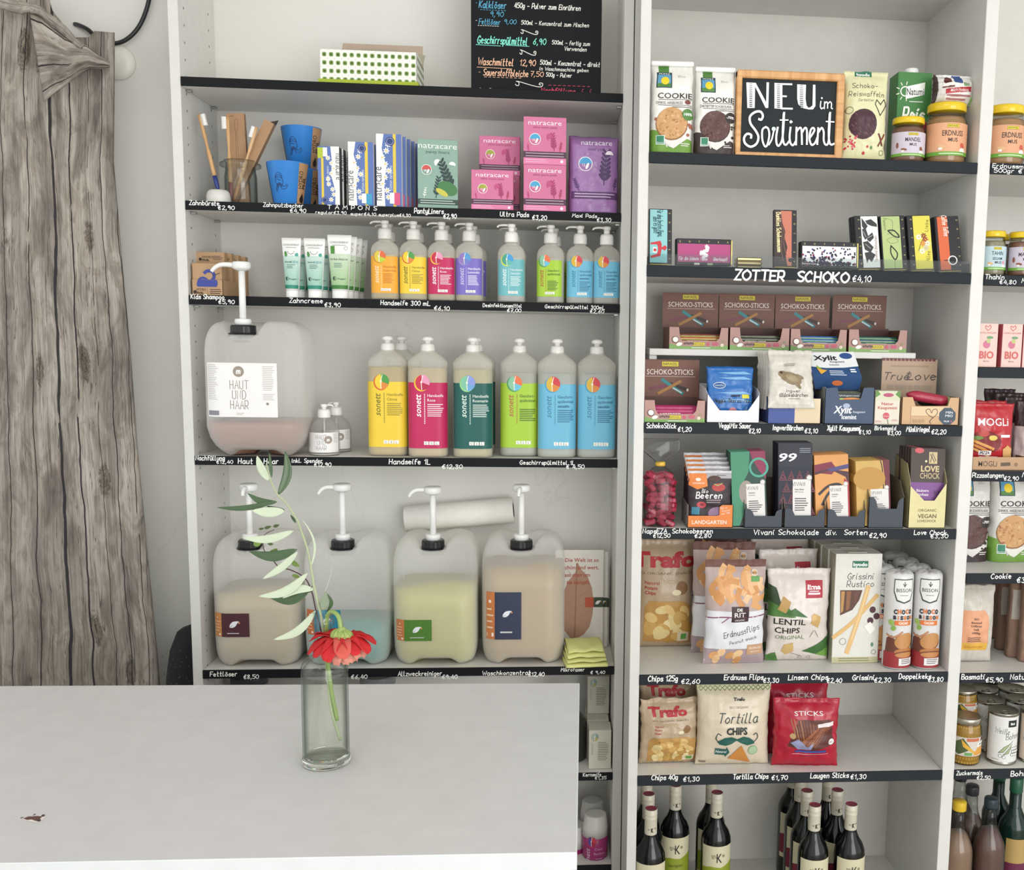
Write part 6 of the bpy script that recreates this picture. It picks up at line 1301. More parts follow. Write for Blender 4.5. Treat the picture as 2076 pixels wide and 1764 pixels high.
def f(p):
    p.rect(.24, .02, .97, .985, '#e0d556'); p.line([(.40, .35), (.60, .55), (.80, .50)], .012, '#6a5c2c', True)
    for u, v, c in ((.45, .60, '#f2f0ea'), (.72, .55, '#a83a34'), (.80, .48, '#efece4'), (.60, .48, '#d98a4a'), (.72, .40, '#c9c6c0'), (.55, .34, '#f2f0ea'), (.66, .62, '#8a3034')): daisy(p, u, v, .055, c, '#d9b43a')
    p.h('Alles', .86, .24, .07, '#6a5c2c', w=.18, rot=82, th=.09); p.h('Liebe', .88, .80, .06, '#6a5c2c', w=.22, rot=82, th=.09); zlet(p, True, .12)
choc(1849, 1897, 436, 'yellow chocolate bar with a small flower bunch standing upright', f, lean=LN, stack=2, ry=-.05)
def f(p): p.rect(.10, .02, .52, .985, '#d8693f'); p.h('Coffee Toffee', .32, .82, .09, '#f4e2d8', w=.38, rot=-86, th=.12); p.ell(.62, .19, .085, '#f4f2ee'); p.ell(.62, .19, .066, '#1b1a1c'); p.rect(.26, .185, .44, .20, '#2a1c18'); zlet(p, True, .88)
choc(1906, 1955, 438, 'orange and black coffee toffee chocolate bar', f, lean=LN, stack=1, ry=-.055)

# ================= stick displays =================
BRN = '#7d5648'
def stick_display(pl, pr_, ptray, z, Y, plid_l, plid_r, plid_t, label, cols, txt=None, group='chocolate stick display boxes', D=.14):
    X0, X1, ht = spot(pl, pr_, ptray, z, Y); W = X1-X0; r = thing('stick_display', label, 'display box', ((X0+X1)/2, Y+D/2, z+.0002), 0, group); t = .0012; mm = M(BRN); pk = M('#b48d84')
    mb = MB(); zl = ht*.36
    mb.box(-W/2, -W/2+t, -D/2+t, D/2, 0, ht, mm); mb.box(W/2-t, W/2, -D/2+t, D/2, 0, ht, mm); mb.box(-W/2, W/2, D/2-t, D/2, 0, ht*1.1, mm); mb.box(-W/2, W/2, -D/2, D/2, 0, t, mm)
    # front with a cut-out
    prof = [(0, 0), (1, 0), (1, 1), (.88, 1), (.85, .52), (.80, .38), (.22, .38), (.18, .55), (.16, 1), (0, 1)]
    tt = tessellate_polygon([[Vector((a*W, b*ht, 0)) for a, b in prof]]); mb.add([(-W/2+a*W, -D/2, b*ht) for a, b in prof], tt, pk); mb.add([(-W/2+a*W, -D/2+t, b*ht) for a, b in prof], tt, mm)
    n = len(prof); mb.add([(-W/2+a*W, y, b*ht) for y in (-D/2, -D/2+t) for a, b in prof], [(i, (i+1) % n, n+(i+1) % n, n+i) for i in range(n)], mm)
    p = Pr(flatS(W, ht, -D/2), W/ht); p.mb = mb; p.poly([(0, 0), (1, 0), (1, .20), (.8, .13), (.5, .12), (.2, .14), (0, .24)], '#7fa65c'); brandbar(p, .50, .16, .20, .15)
    p.ell(.10, .42, .16, '#6a4a3c', ru=.17, rot=-25); p.ell(.105, .43, .12, '#f4f2ea', ru=.13, rot=-25); p.ell(.17, .22, .08, '#f4f2ea', ru=.14, rot=15)
    for k in range(5): p.ell(.26+.035*k, .25+.02*(k % 2), .055, '#6b5350', ru=.05, n=9)
    for u in (.66, .76, .80): p.ell(u, .24+.02*(u > .7), .085, '#c45a70', n=12)
    p.ell(.90, .20, .075, '#efe9d4', n=12); p.ell(.90, .20, .035, '#d9b98a', n=8); p.line([(.90, .3), (.91, .42), (.95, .34)], .02, '#8aa860'); p.micro(.38, .05, .70, 1, .05, '#e6efd8', .6, 0); mb.build('tray', r)
    # lid panel standing at the back, tilted
    ys = D/2-t-.004; Yl = Y+D/2+ys; a = at(plid_l, plid_t, Yl); b = at(plid_r, plid_t, Yl); Wl = b.x-a.x; xl = a.x-(X0+X1)/2; zt = (a.z+b.z)/2-z; z0 = ht*1.0
    mb = MB().box(xl, xl+Wl, ys, ys+.0018, z0, zt, mm); mb.box(xl, xl+Wl, ys-.001, ys+.0019, zt-.0015, zt, M('#6a4639')); p = Pr(flatS(Wl, zt-z0, ys, xl, z0), Wl/(zt-z0)); p.mb = mb
    brandbar(p, .50, .82, .28, .12); p.t('SCHOKO-STICKS', .5, .60, .145, '#e9ddd2', w=.80*p.A, bold=.01); p.micro(.08, .535, .94, 1, .04, '#a98c80', .7, 0)
    p.line([(.16, .22), (.50, .33)], .075, '#7c3a4c'); p.line([(.52, .35), (.80, .20)], .085, '#3a2420'); p.ell(.805, .195, .04, '#f0e9dc', ru=.03); p.line([(.37, .46), (.72, .10)], .085, '#2f8a90'); p.line([(.56, .24), (.70, .12)], .04, '#cfe0e2'); p.line([(.31, .10), (.68, .42)], .08, '#b07c3c'); mb.build('lid_panel', r)
    mb = MB(); mb.box(-W/2+t, W/2-t, ys-.012, ys-.010, zl*.2, ht*1.02, M('#5c3d34')); mb.build('inner_flap', r)
    R2 = random.Random(int(pl))
    zz = .003
    for k in range(7):
        c = cols[k % len(cols)]; L = W*.80; y = -D/2+.010+.015*k*.8; q = MB(); zc = ht*(.40+.13*(k % 3))+.002; q.box(-L/2+R2.uniform(-.002, .002), L/2, y-.0065, y+.0065, zc-.0075, zc, M(c[0], 'film'), .0022)
        q.box(-L/2, L/2, y-.0068, y-.0060, zc-.0072, zc-.0048, M(c[1], 'film'))
        if k == 0 and txt: pp = Pr(flatS(L, .0075, y-.0068, -L/2, zc-.0075), L/.0075); pp.mb = q; pp.t(txt, .42, .38, .52, '#f1e9e4', w=.44*pp.A, bold=.02)
        elif k == 0: pp = Pr(flatS(L, .0075, y-.0068, -L/2, zc-.0075), L/.0075); pp.mb = q; pp.rect(.25, .55, .70, .7, '#e9e6d8')
        o_ = q.build('chocolate_stick', r)
    return r
YRS = -.035; zr_t = ZP(708, XP(1400, YRS, 0), YRS)
X0, X1 = XP(1317, YRS, zr_t), XP(1857, YRS, zr_t); rs = thing('riser_shelf', 'low white riser shelf carrying four chocolate stick displays', 'shelf', ((X0+X1)/2, YRS+.10, RZ[2]+.0002)); W = X1-X0; H = zr_t-RZ[2]
MB().box(-W/2, W/2, -.10, .13, H-.0155, H, LAM, .001).build('board', rs)
for xa in (-W/2+.001, W/2-.17): MB().box(xa, xa+.018, -.085, .12, 0, H-.0156, LAM, .001).build('leg', rs)
YS = YRS+.004
stick_display(1357, 1476, 664, zr_t, YS, 1344, 1457, 594, 'stick display with lime and orange wrappers, first on the riser', [('#8a4a2c', '#b6d34a'), ('#b9652f', '#cfe06a')])
stick_display(1480, 1600, 665, zr_t, YS, 1459, 1571, 596, 'stick display with dark espresso cream wrappers, second on the riser', [('#351f24', '#6f8a44')], 'ESPRESSO CREME')
stick_display(1603, 1716, 668, zr_t, YS, 1573, 1683, 598, 'stick display with blue and green wrappers, third on the riser', [('#1f5c9a', '#9cc86a'), ('#2a6aa4', '#8fc46a')])
stick_display(1721, 1838, 669, zr_t, YS, 1689, 1798, 599, 'stick display with dark green wrappers, last on the riser', [('#1f5a4c', '#7fb86a'), ('#24506c', '#86bc6a')])
stick_display(1307, 1429, 812, RZ[2], YF-.004, 1300, 1418, 729, 'stick display with pink wrappers standing on the main shelf below the riser', [('#b02c66', '#c9447c')], 'HIMBEER')
# ================= third shelf of the snack unit =================
def tray_box(name, label, cat, pl, pr_, pt, z, Y, D, front, side, hs=1.0, prof=None, group=None, rz=0, back=None, t=.0012, hb=None):
    """open carton: front panel with profile prof (u,v up to 1), sides rising to hs*h at the back"""
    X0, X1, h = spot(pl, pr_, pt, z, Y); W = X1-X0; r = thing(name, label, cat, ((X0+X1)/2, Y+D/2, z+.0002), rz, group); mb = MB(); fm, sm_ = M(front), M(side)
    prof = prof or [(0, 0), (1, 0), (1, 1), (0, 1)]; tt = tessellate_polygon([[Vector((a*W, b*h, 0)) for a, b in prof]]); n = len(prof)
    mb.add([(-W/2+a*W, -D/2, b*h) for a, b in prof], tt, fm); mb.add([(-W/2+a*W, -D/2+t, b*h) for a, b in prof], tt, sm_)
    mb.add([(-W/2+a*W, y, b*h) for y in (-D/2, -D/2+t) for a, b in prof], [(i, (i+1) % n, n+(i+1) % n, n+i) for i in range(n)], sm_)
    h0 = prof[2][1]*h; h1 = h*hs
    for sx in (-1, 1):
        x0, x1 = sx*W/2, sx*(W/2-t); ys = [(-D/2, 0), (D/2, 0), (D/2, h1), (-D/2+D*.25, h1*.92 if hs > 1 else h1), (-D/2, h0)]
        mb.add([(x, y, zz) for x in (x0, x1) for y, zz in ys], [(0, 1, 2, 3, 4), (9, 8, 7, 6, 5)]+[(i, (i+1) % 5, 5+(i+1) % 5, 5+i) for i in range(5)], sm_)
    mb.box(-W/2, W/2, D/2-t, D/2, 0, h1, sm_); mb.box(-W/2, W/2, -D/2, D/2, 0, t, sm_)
    p = Pr(flatS(W, h, -D/2), W/h); p.mb = mb; p.W, p.H, p.D = W, h, D; p.fin = lambda: mb.build('tray', r); return r, p
z_ = RZ[2]
r, p = tray_box('display_box', 'plain white display tray with cut corners holding blue fruit gum pouches', 'display box', 1433, 1540, 798, z_, YF-.002, .13, '#e6e6ea', '#dcdce0', 1.25, [(0, 0), (1, 0), (1, 1), (.78, .42), (.24, .42), (0, 1)]); p.fin(); bx = r.location.x; by = r.location.y
def f_gum(p, v0=0):
    p.ell(.25, .66, .06, '#e6e8ee', ru=.12); p.ell(.25, .66, .05, '#27538c', ru=.11); p.t('INNOVITAL', .25, .645, .03, '#dfe8f4', w=.17)
    for v in (.9, .8, .52, .38): p.poly([(.2, v), (.8, v+.03), (.98, v-.02), (.6, v-.03)], '#7fb2dc')
    p.h('Veggie-Beeren-Mix', .52, .34, .07, '#26201c', w=.72, th=.16); p.t('sauer', .62, .45, .05, '#1c1c1c', w=.2, bold=.03); p.rect(.76, .42, .92, .49, '#d7cf3a')
    for u, v, c in ((.2, .16, '#c4574a'), (.36, .10, '#c86a5c'), (.55, .18, '#c9808a'), (.7, .1, '#b8a0a0'), (.85, .14, '#8a9aa6'), (.45, .03, '#3a2c30')): p.ell(u, v, .07, c, ru=.08)
X0, X1, h = spot(1422, 1534, 745, z_+.004, YF+.02)
r, p = mk_bag('gum_pouch', 'blue fruit gum pouch at the front of the white tray', 'pouch', .108, h, .016, (bx-.004, by-.048, z_+.004), '#2c6cb4', rx=-.13, seed=21, seal=.06, group='blue fruit gum pouches', wr=.9); f_gum(p); p.fin()
for k in range(5): dup(r, (r.location.x+.0022*(k+1)-.001, r.location.y+.0175*(k+1), r.location.z+.001), label='blue fruit gum pouch, '+ORD[k]+' from the front of the white tray')
# ginger box
r, p = tray_box('display_box', 'blue and beige display box holding the pale ginger gum bags', 'display box', 1558, 1664, 808, z_, YF-.002, .12, '#dcc8a8', '#2d3f73', 1.15); p.rect(0, 0, .50, 1, '#3a4f93'); p.rect(.26, .72, .84, .98, '#e8e2d6'); p.h('Gl\u00fccksb\u00e4rchen', .55, .82, .12, '#4a4238', w=.8, th=.12); p.fin(); bx = r.location.x; by = r.location.y
def f_ging(p):
    p.h('Ingwer', .52, .26, .05, '#3a342c', w=.26, th=.14); p.h('Gl\u00fccksb\u00e4rchen', .54, .19, .055, '#3a342c', w=.52, th=.14); p.micro(.42, .15, .68, 1, .02, '#8a8478', .5)
    p.ell(.48, .50, .10, '#8b7a5e', ru=.21, rot=-18); p.ell(.28, .58, .055, '#8b7a5e', ru=.08, rot=10); p.ell(.26, .60, .02, '#3a2c20', ru=.03); p.ell(.66, .53, .035, '#8b7a5e', ru=.09, rot=-20); p.ell(.62, .40, .04, '#8b7a5e', ru=.10, rot=-50); p.ell(.50, .50, .05, '#a0906e', ru=.14, rot=-18); p.micro(.34, .74, .62, 2, .03, '#9a9488', .4)
r, p = mk_bag('ginger_gum_bag', 'pale grey bag of ginger gums slumping over the front of its box', 'bag', .112, .135, .026, (bx-.010, by-.068, z_+.036), '#d2cdc2', rx=-.22, rz=.04, seed=31, seal=.08, topw=.93, group='pale ginger gum bags', wr=1.6); f_ging(p); p.fin()
r2 = r
for k in range(4): dup(r2, (bx-.012-.002*k, by-.036+.021*k, z_+.030), rz=-.03, rx=-.14, label='pale grey ginger gum bag, '+ORD[k]+' from the front of its box').scale = (1, .62, 1)
MB().box(-.018, .018, .0, .0012, .132, .148, TRY).build('hanging_tab', r)
# xylitol gum display
r, p = tray_box('display_box', 'dark blue chewing gum display tray with a slanted white and blue lid panel', 'display box', 1672, 1772, 786, z_, YF-.002, .11, '#3b4d68', '#9a9a94', 1.0, [(0, 0), (1, 0), (1, 1), (.78, 1), (.72, .68), (.30, .66), (.24, 1), (0, .97)])
p.t('Xylit', .36, .30, .20, '#eef2f6', w=.36*p.A, bold=.03, sl=.2); p.t('Kaugummi', .70, .31, .06, '#d4dbe4', w=.24*p.A, bold=.02); p.t('Icemint', .50, .14, .12, '#e6ebf2', w=.30*p.A, bold=.03); p.ell(.44, .50, .07, '#9fb0c8', ru=.10); p.fin(); W, H, D = p.W, p.H, p.D; bx, by = r.location.x, r.location.y
for k in range(4):
    mb = MB().box(-W*.26, W*.26, -D/2+.006+.016*k, -D/2+.020+.016*k, .002, H*.86+.004*k, M('#a9c440' if k == 0 else '#2c3a34', 'film'), .002)
    if k == 0:
        q = Pr(flatS(W*.52, H*.86, -D/2+.006, -W*.26), W*.52/(H*.86)); q.mb = mb; q.rect(0, .82, 1, 1, '#20282c'); q.t('Xylit-Kaugummi Icemint', .5, .88, .05, '#e6e6e0', w=.8*q.A); q.ell(.6, .78, .06, '#e08a3c', ru=.3)
    mb.build('gum_pouch', r)
# slanted lid with folded lower face
Yl = by-.012-.02; A0 = [(1660, 792), (1741, 790)]; 
def wp(px, py, Y): q = at(px, py, Y); return (q.x-bx, Y-by, q.z-z_)
a0, a1 = wp(1652, 789, YF+.03), wp(1741, 791, YF+.03); b0, b1 = wp(1648, 764, YF+.018), wp(1748, 767, YF+.018); c0_, c1_ = wp(1637, 716, YF+.055), wp(1730, 714, YF+.055); n0, n1 = wp(1633, 770, YF+.09), wp(1630, 716, YF+.10)
mb = MB(); mb.add([a0, a1, b1, b0, c0_, c1_], [(0, 1, 2, 3), (3, 2, 5, 4)], M('#224878')); mb.add([a0, b0, c0_, n1, n0], [(0, 1, 2, 3, 4)], M('#8f8a80')); 
back = [wp(1735, 770, YF+.10), wp(1728, 716, YF+.10)]; mb.add([a1, b1, c1_, back[1], back[0]], [(0, 4, 3, 2, 1)], M('#8f8a80')); mb.add([c0_, c1_, back[1], n1], [(0, 1, 2, 3)], M('#dcdcd6')); mb.add([a0, n0, back[0], a1, n1, back[1]], [(0, 1, 2, 3), (1, 4, 5, 2)], M('#8f8a80'))
def bil(q0, q1, q2, q3):
    n = (Vector(q1)-Vector(q0)).cross(Vector(q3)-Vector(q0)).normalized()
    return lambda u, v, k: tuple(Vector(q0)*(1-u)*(1-v)+Vector(q1)*u*(1-v)+Vector(q2)*u*v+Vector(q3)*(1-u)*v+n*k)
p = Pr(bil(b0, b1, c1_, c0_), 1.75, k0=.0015); p.mb = mb; p.poly([(0, .42), (.3, .36), (.7, .38), (1, .44), (1, 1), (0, 1)], '#e3e6e6'); p.t('Xylit', .34, .68, .20, '#15161a', w=.88, bold=.03); p.t('Kaugummi', .58, .58, .075, '#2c3440', w=.52, bold=.01); p.t('Icemint', .50, .46, .075, '#2c3440', w=.36, bold=.01); p.ell(.80, .84, .12, '#2a4c86', ru=.24)
p.poly([(.12, .34), (.32, .26), (.18, .10)], '#e0a83c'); p.poly([(.12, .48), (.12, .34), (.22, .32)], '#8fb03c'); p.micro(.36, .22, .70, 3, .075, '#c9d4e4', .45, .3); p.micro(.80, .28, .92, 2, .08, '#e6ecf2', .6, .2)
p2_ = Pr(bil(a0, a1, b1, b0), 3.6, k0=.001); p2_.mb = mb; p2_.ell(.5, .55, .22, '#c9693a', ru=.42); mb.build('lid_panel', r)
# birch gum carton
r, p = carton('gum_carton', 'small cream birch chewing gum carton with red lettering', 'box', 1774, 1824, 793, z_, YF, .05, '#dcd5c4', 0)
p.rect(0, .72, 1, 1, '#cfd0b4'); p.ell(.52, .88, .06, '#b0496a', ru=.16); p.poly([(0, .8), (.2, .9), (.1, 1), (0, 1)], '#5f8a3c'); p.poly([(1, .78), (.8, .9), (.9, 1), (1, 1)], '#5f8a3c'); p.t('Natur', .5, .58, .09, '#c04a4c', w=.36, bold=.02); p.t('Kaugummi', .5, .46, .09, '#c04a4c', w=.58, bold=.02); p.ell(.46, .26, .10, '#c65460'); p.t('Birkengold', .46, .24, .03, '#f4e4e4', w=.16); p.line([(.52, .16), (.56, .02)], .02, '#6a6458'); p.micro(.03, .10, .3, 2, .03, '#c9808a', .4); p.micro(.7, .14, .97, 2, .03, '#c9808a', .4); p.fin()
# wooden style crate with bars
WD = '#cba57c'
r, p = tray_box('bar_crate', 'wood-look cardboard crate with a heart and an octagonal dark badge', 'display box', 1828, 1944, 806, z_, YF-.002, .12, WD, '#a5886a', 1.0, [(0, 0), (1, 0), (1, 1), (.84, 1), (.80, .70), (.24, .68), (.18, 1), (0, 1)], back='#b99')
p.rect(.16, .0, .165, .66, '#9a7852'); p.rect(.84, 0, .845, .7, '#9a7852'); p.rect(.16, .32, .84, .33, '#a98660'); p.rect(.165, .33, .84, .66, '#dcc097'); p.line([(.52, .05), (.50, .15), (.62, .42), (.60, .58), (.54, .54), (.52, .44), (.48, .58), (.42, .52), (.46, .38), (.54, .28)], .022, '#4a2a2c', True); p.rects([(.20, .08, .28, .20), (.30, .08, .40, .20)], '#b48f66')
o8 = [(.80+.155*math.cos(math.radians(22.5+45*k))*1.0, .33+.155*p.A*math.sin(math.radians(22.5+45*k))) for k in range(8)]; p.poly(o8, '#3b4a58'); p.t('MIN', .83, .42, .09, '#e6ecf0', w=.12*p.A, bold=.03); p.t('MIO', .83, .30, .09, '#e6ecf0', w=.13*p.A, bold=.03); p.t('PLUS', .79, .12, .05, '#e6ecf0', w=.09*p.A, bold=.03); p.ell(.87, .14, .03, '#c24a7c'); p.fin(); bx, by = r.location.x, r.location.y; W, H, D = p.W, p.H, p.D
yb = D/2-.003; a = wp(1789, 728, by+yb); b = wp(1901, 730, by+yb); zb_ = wp(1789, 800, by+yb)[2]
mb = MB().box(a[0], b[0], yb, yb+.0016, .02, (a[2]+b[2])/2, M('#b89e86')); p = Pr(flatS(b[0]-a[0], a[2]-.02, yb, a[0], .02), (b[0]-a[0])/(a[2]-.02)); p.mb = mb
p.h('True', .26, .62, .13, '#3a2c28', w=.50, th=.12, sl=.3); p.h('Love', .72, .62, .15, '#3a2c28', w=.56, th=.12, sl=.3); p.line([(.485, .64), (.455, .70), (.465, .75), (.49, .71), (.52, .75), (.53, .70), (.485, .64)], .012, '#5a4844', True); p.micro(.16, .86, .84, 1, .05, '#9c8872', .5, 0); p.rects([(.10, .44, .22, .52), (.25, .44, .46, .52), (.49, .44, .57, .52), (.60, .44, .70, .52), (.72, .44, .92, .52)], '#a28e7a')
p.rects([(k*.07, .97, k*.07+.05, 1.02) for k in range(14)], '#6a2c34'); mb.build('back_card', r)
def bar(label, a, b, col, end, rad=.0125):
    a, b = Vector(a), Vector(b); mid = (a+b)/2; q = thing('fruit_bar', label, 'bar', tuple(mid+Vector((bx, by, z_))), 0, 'wrapped fruit bars in the crate'); d = b-a; n_ = 10
    mb = MB(); mb.tube([d*(k/n_-.5) for k in range(n_+1)], [rad*(.25+.75*min(1, k/1.5, (n_-k)/1.5)) for k in range(n_+1)], M(col, 'film'), 14); mb.build('wrapper', q); MB().tube([d*.36, d*.47], [rad*1.03, rad*.7], M(end, 'film'), 14).build('end_band', q)
    S = lambda u, v, k: tuple(d*(-.3+.6*u)+Vector((0, -1, .35)).normalized()*(rad*1.02+k)+Vector((0, .3, 1)).normalized()*(v-.5)*rad); pp = Pr(S, 6); pp.micro(.1, .45, .9, 1, .1, '#e6a8b0', .3, 0); pp.build('print', q)
bar('raspberry red wrapped bar lying across the crate front', wp(1838, 799, by-.035), wp(1931, 816, by-.03), '#a82f46', '#9aa86a')
bar('dark green wrapped bar behind the raspberry red one', (-.01, .0, H*.82), (.055, .01, H*.72), '#3c4636', '#7f9a5c', .011)
bar('dark red wrapped bar at the bottom of the crate', (-.045, -.01, H*.42), (.05, -.005, H*.40), '#5c2430', '#6a7a50', .012)

# ================= fourth shelf =================
z_ = RZ[3]
# bag of small red chocolates
X0, X1, h = spot(1309, 1371, 945, z_, YF); W = X1-X0
nb = thing('chocolate_bag', 'clear tied bag filled with small red foil wrapped chocolates', 'bag', ((X0+X1)/2, YF+.03, z_+.0002)); H = ZP(890, (X0+X1)/2, YF+.02)-z_; hb = h*.98
CF = thin_glass('clear_film', '#f5f5f4', '#c3c3c2', .12)
rings = []
for zz, q, dq in ((0, .86, .9), (.004, .96, 1), (hb*.3, 1, 1), (hb*.7, .98, 1), (hb*.88, .85, .8), (hb*.96, .5, .45), (hb*1.0, .22, .25), (hb*1.04, .22, .24), (hb*1.10, .48, .34), (hb*1.20, .92, .36), (hb*1.27, 1.22, .30), (H-.006, 1.28, .22), (H, 1.12, .10)):
    rings.append([(x*(1+.12*noise.noise(Vector((x*60, y*60, zz*40)))), y*(1+(.9*math.sin(x*420) if zz > hb*1.05 else 0)), zz+(.004*noise.noise(Vector((x*50, y*50, 3))) if zz > hb else 0)) for x, y in rrect(W*q, .058*dq, .024*min(1, dq), 6)])
MB().loft(rings, CF).build('clear_film', nb); MB().lathe([(.011, 0), (.012, .003), (.012, .007), (.011, .010)], M('#d9b23c', 'plastic'), 20, (0, 0, hb*.995), sy=.7).build('tie', nb)
rs_ = random.Random(3); reds = ['#a8324a', '#b8405a', '#9a2a42', '#c4607a']; zz = .003; k = 0
while zz < hb*.86:
    for i in range(3):
        for j in range(2):
            c = Vector((-W*.29+i*W*.29+rs_.uniform(-.005, .005), -.012+j*.024, zz+.007+rs_.uniform(-.003, .003))); mb = MB(); mb.box(-.0125, .0125, -.0105, .0105, -.0065, .0065, M(reds[k % 4], 'film'), .003)
            mb.box(-.0126, -.004, -.0109, -.0100, -.003, .003, M('#7a1f30', 'film')); m_ = Matrix.Rotation(rs_.uniform(-.9, .9), 3, 'Y') @ Matrix.Rotation(rs_.uniform(-.6, .6), 3, 'Z') @ Matrix.Rotation(rs_.uniform(-.35, .35), 3, 'X'); mb.v = [tuple(m_ @ Vector(v)+c) for v in mb.v]; mb.build('wrapped_chocolate', nb); k += 1
    zz += .0135
# berry pouch box
OR = '#e0823c'
r, p = tray_box('display_box', 'orange display box holding dark berry chocolate pouches', 'display box', 1394, 1486, 1024, z_, YF-.002, .11, OR, '#8f8a84', 1.1, [(0, 0), (1, 0), (1, 1), (.76, 1), (.70, .92), (.70, .56), (.64, .52), (0, .52)]); p.t('LANDGARTEN', .48, .16, .17, '#f8ece0', w=.76*p.A, bold=.03); p.h('Bio', .80, .84, .08, '#f6e6d6', w=.3, th=.12, rot=8); p.h('Snacks', .84, .72, .08, '#f6e6d6', w=.36, th=.12, rot=8); p.h('seit 1989', .84, .60, .07, '#f6e6d6', w=.38, th=.12, rot=8); p.fin(); bx, by = r.location.x, r.location.y; W = p.W
def f_berry(p):
    p.rect(0, 0, 1, .86, '#2c2026'); p.poly([(0, .74), (.02, .95), (.42, .95), (.44, .72), (.2, .66)], '#e0823c'); p.t('LANDGARTEN', .23, .76, .03, '#f8ece0', w=.22, bold=.02); p.ell(.22, .84, .03, '#f4e4d4', ru=.05); p.rect(.42, .86, 1, .96, '#a9a6a8'); p.micro(.66, .91, .95, 1, .02, '#4a4848', .5)
    p.ell(.60, .86, .05, '#4a2c24', ru=.12); p.ell(.70, .70, .075, '#b03a34', ru=.13); p.line([(.60, .76), (.68, .73), (.78, .77)], .02, '#9aa85c'); p.h('Bio', .38, .60, .07, '#f2ecea', w=.12, th=.14); p.h('Beeren', .48, .50, .11, '#f2ecea', w=.50, th=.16); p.micro(.42, .46, .80, 2, .04, '#9a8a8e', .4)
    p.ell(.30, .38, .06, '#b8404a', ru=.09); p.ell(.31, .385, .025, '#7a2028', ru=.04); p.ell(.70, .22, .13, '#8a6a86', ru=.19); p.rect(.08, .20, .26, .34, '#3f7f96')
r, p = mk_bag('berry_pouch', 'dark berry chocolate pouch at the front of the orange box', 'pouch', W*.97, .128, .016, (bx-.001, by-.043, z_+.004), '#cfcdcf', rx=-.03, seed=41, seal=.05, group='berry chocolate pouches', wr=.7); f_berry(p); p.fin()
for k in range(4): dup(r, (r.location.x-.0005*k, r.location.y+.0185*(k+1), r.location.z+.0085*(k+1)), label='berry chocolate pouch showing only its orange and silver top, '+ORD[k]+' from the front')
# chocolate bar displays
NV_ = '#3a414b'
def vprint(p, kind):
    if kind == 'hasel': p.poly([(0, 0), (0, 1), (.55, 1), (.50, .72), (.30, .55), (.36, .2), (.2, 0)], '#3f8a68'); p.poly([(.55, 1), (1, 1), (1, .62), (.8, .74), (.62, .9)], '#8a2a4c'); p.ring(.80, .78, .12, .03, '#4aa08a', 20); p.ell(.42, .45, .16, '#9a8f84', ru=.10); p.poly([(.2, 0), (.36, .2), (1, .3), (1, 0)], '#1d2a28')
    elif kind == '99':
        p.rect(0, .72, 1, 1, '#161b2c'); p.t('99', .24, .78, .10, '#eef0f2', w=.22, sl=.3, bold=.02); p.micro(.62, .93, .96, 3, .022, '#a8aab4', .3, .1)
        for j in range(4):
            for i in range(4): u, v = .14+i*.24+.1*(j % 2), .60-j*.14; p.lines([[(u-.10, v-.05), (u+.10, v-.05), (u, v+.06), (u-.10, v-.05)], [(u-.05, v-.03), (u+.05, v-.03), (u, v+.025), (u-.05, v-.03)]], .009, '#7a3a48')
    elif kind == 'mandel': p.poly([(0, .86), (.5, .90), (.65, .80), (.5, .72), (0, .75)], '#7a2038'); p.poly([(0, .72), (.5, .78), (.9, .68), (1, .55), (1, .64), (1, .75), (.4, .80), (0, .76)], '#4a2030'); p.poly([(.70, 0), (1, 0), (1, .60), (.86, .66), (.80, .3)], '#a82430'); p.lines([[(.12, .45), (.4, .56), (.7, .58), (.82, .52)], [(.2, .30), (.4, .46), (.72, .56)]], .035, '#2c2428', True); p.poly([(.35, .80), (1, .86), (1, .80), (.5, .76)], '#4a4078')
    else: p.poly([(.80, 1), (1, 1), (1, 0), (.62, 0), (.86, .4), (.84, .8)], '#6a1c2c'); p.line([(.74, 1), (.80, .8), (.80, .4)], .014, '#2a1a1c', True); p.ell(.4, .72, .18, '#b98a3c', ru=.25); p.poly([(.3, .24), (1, .24), (1, 0), (.3, 0)], '#6a1c2c')
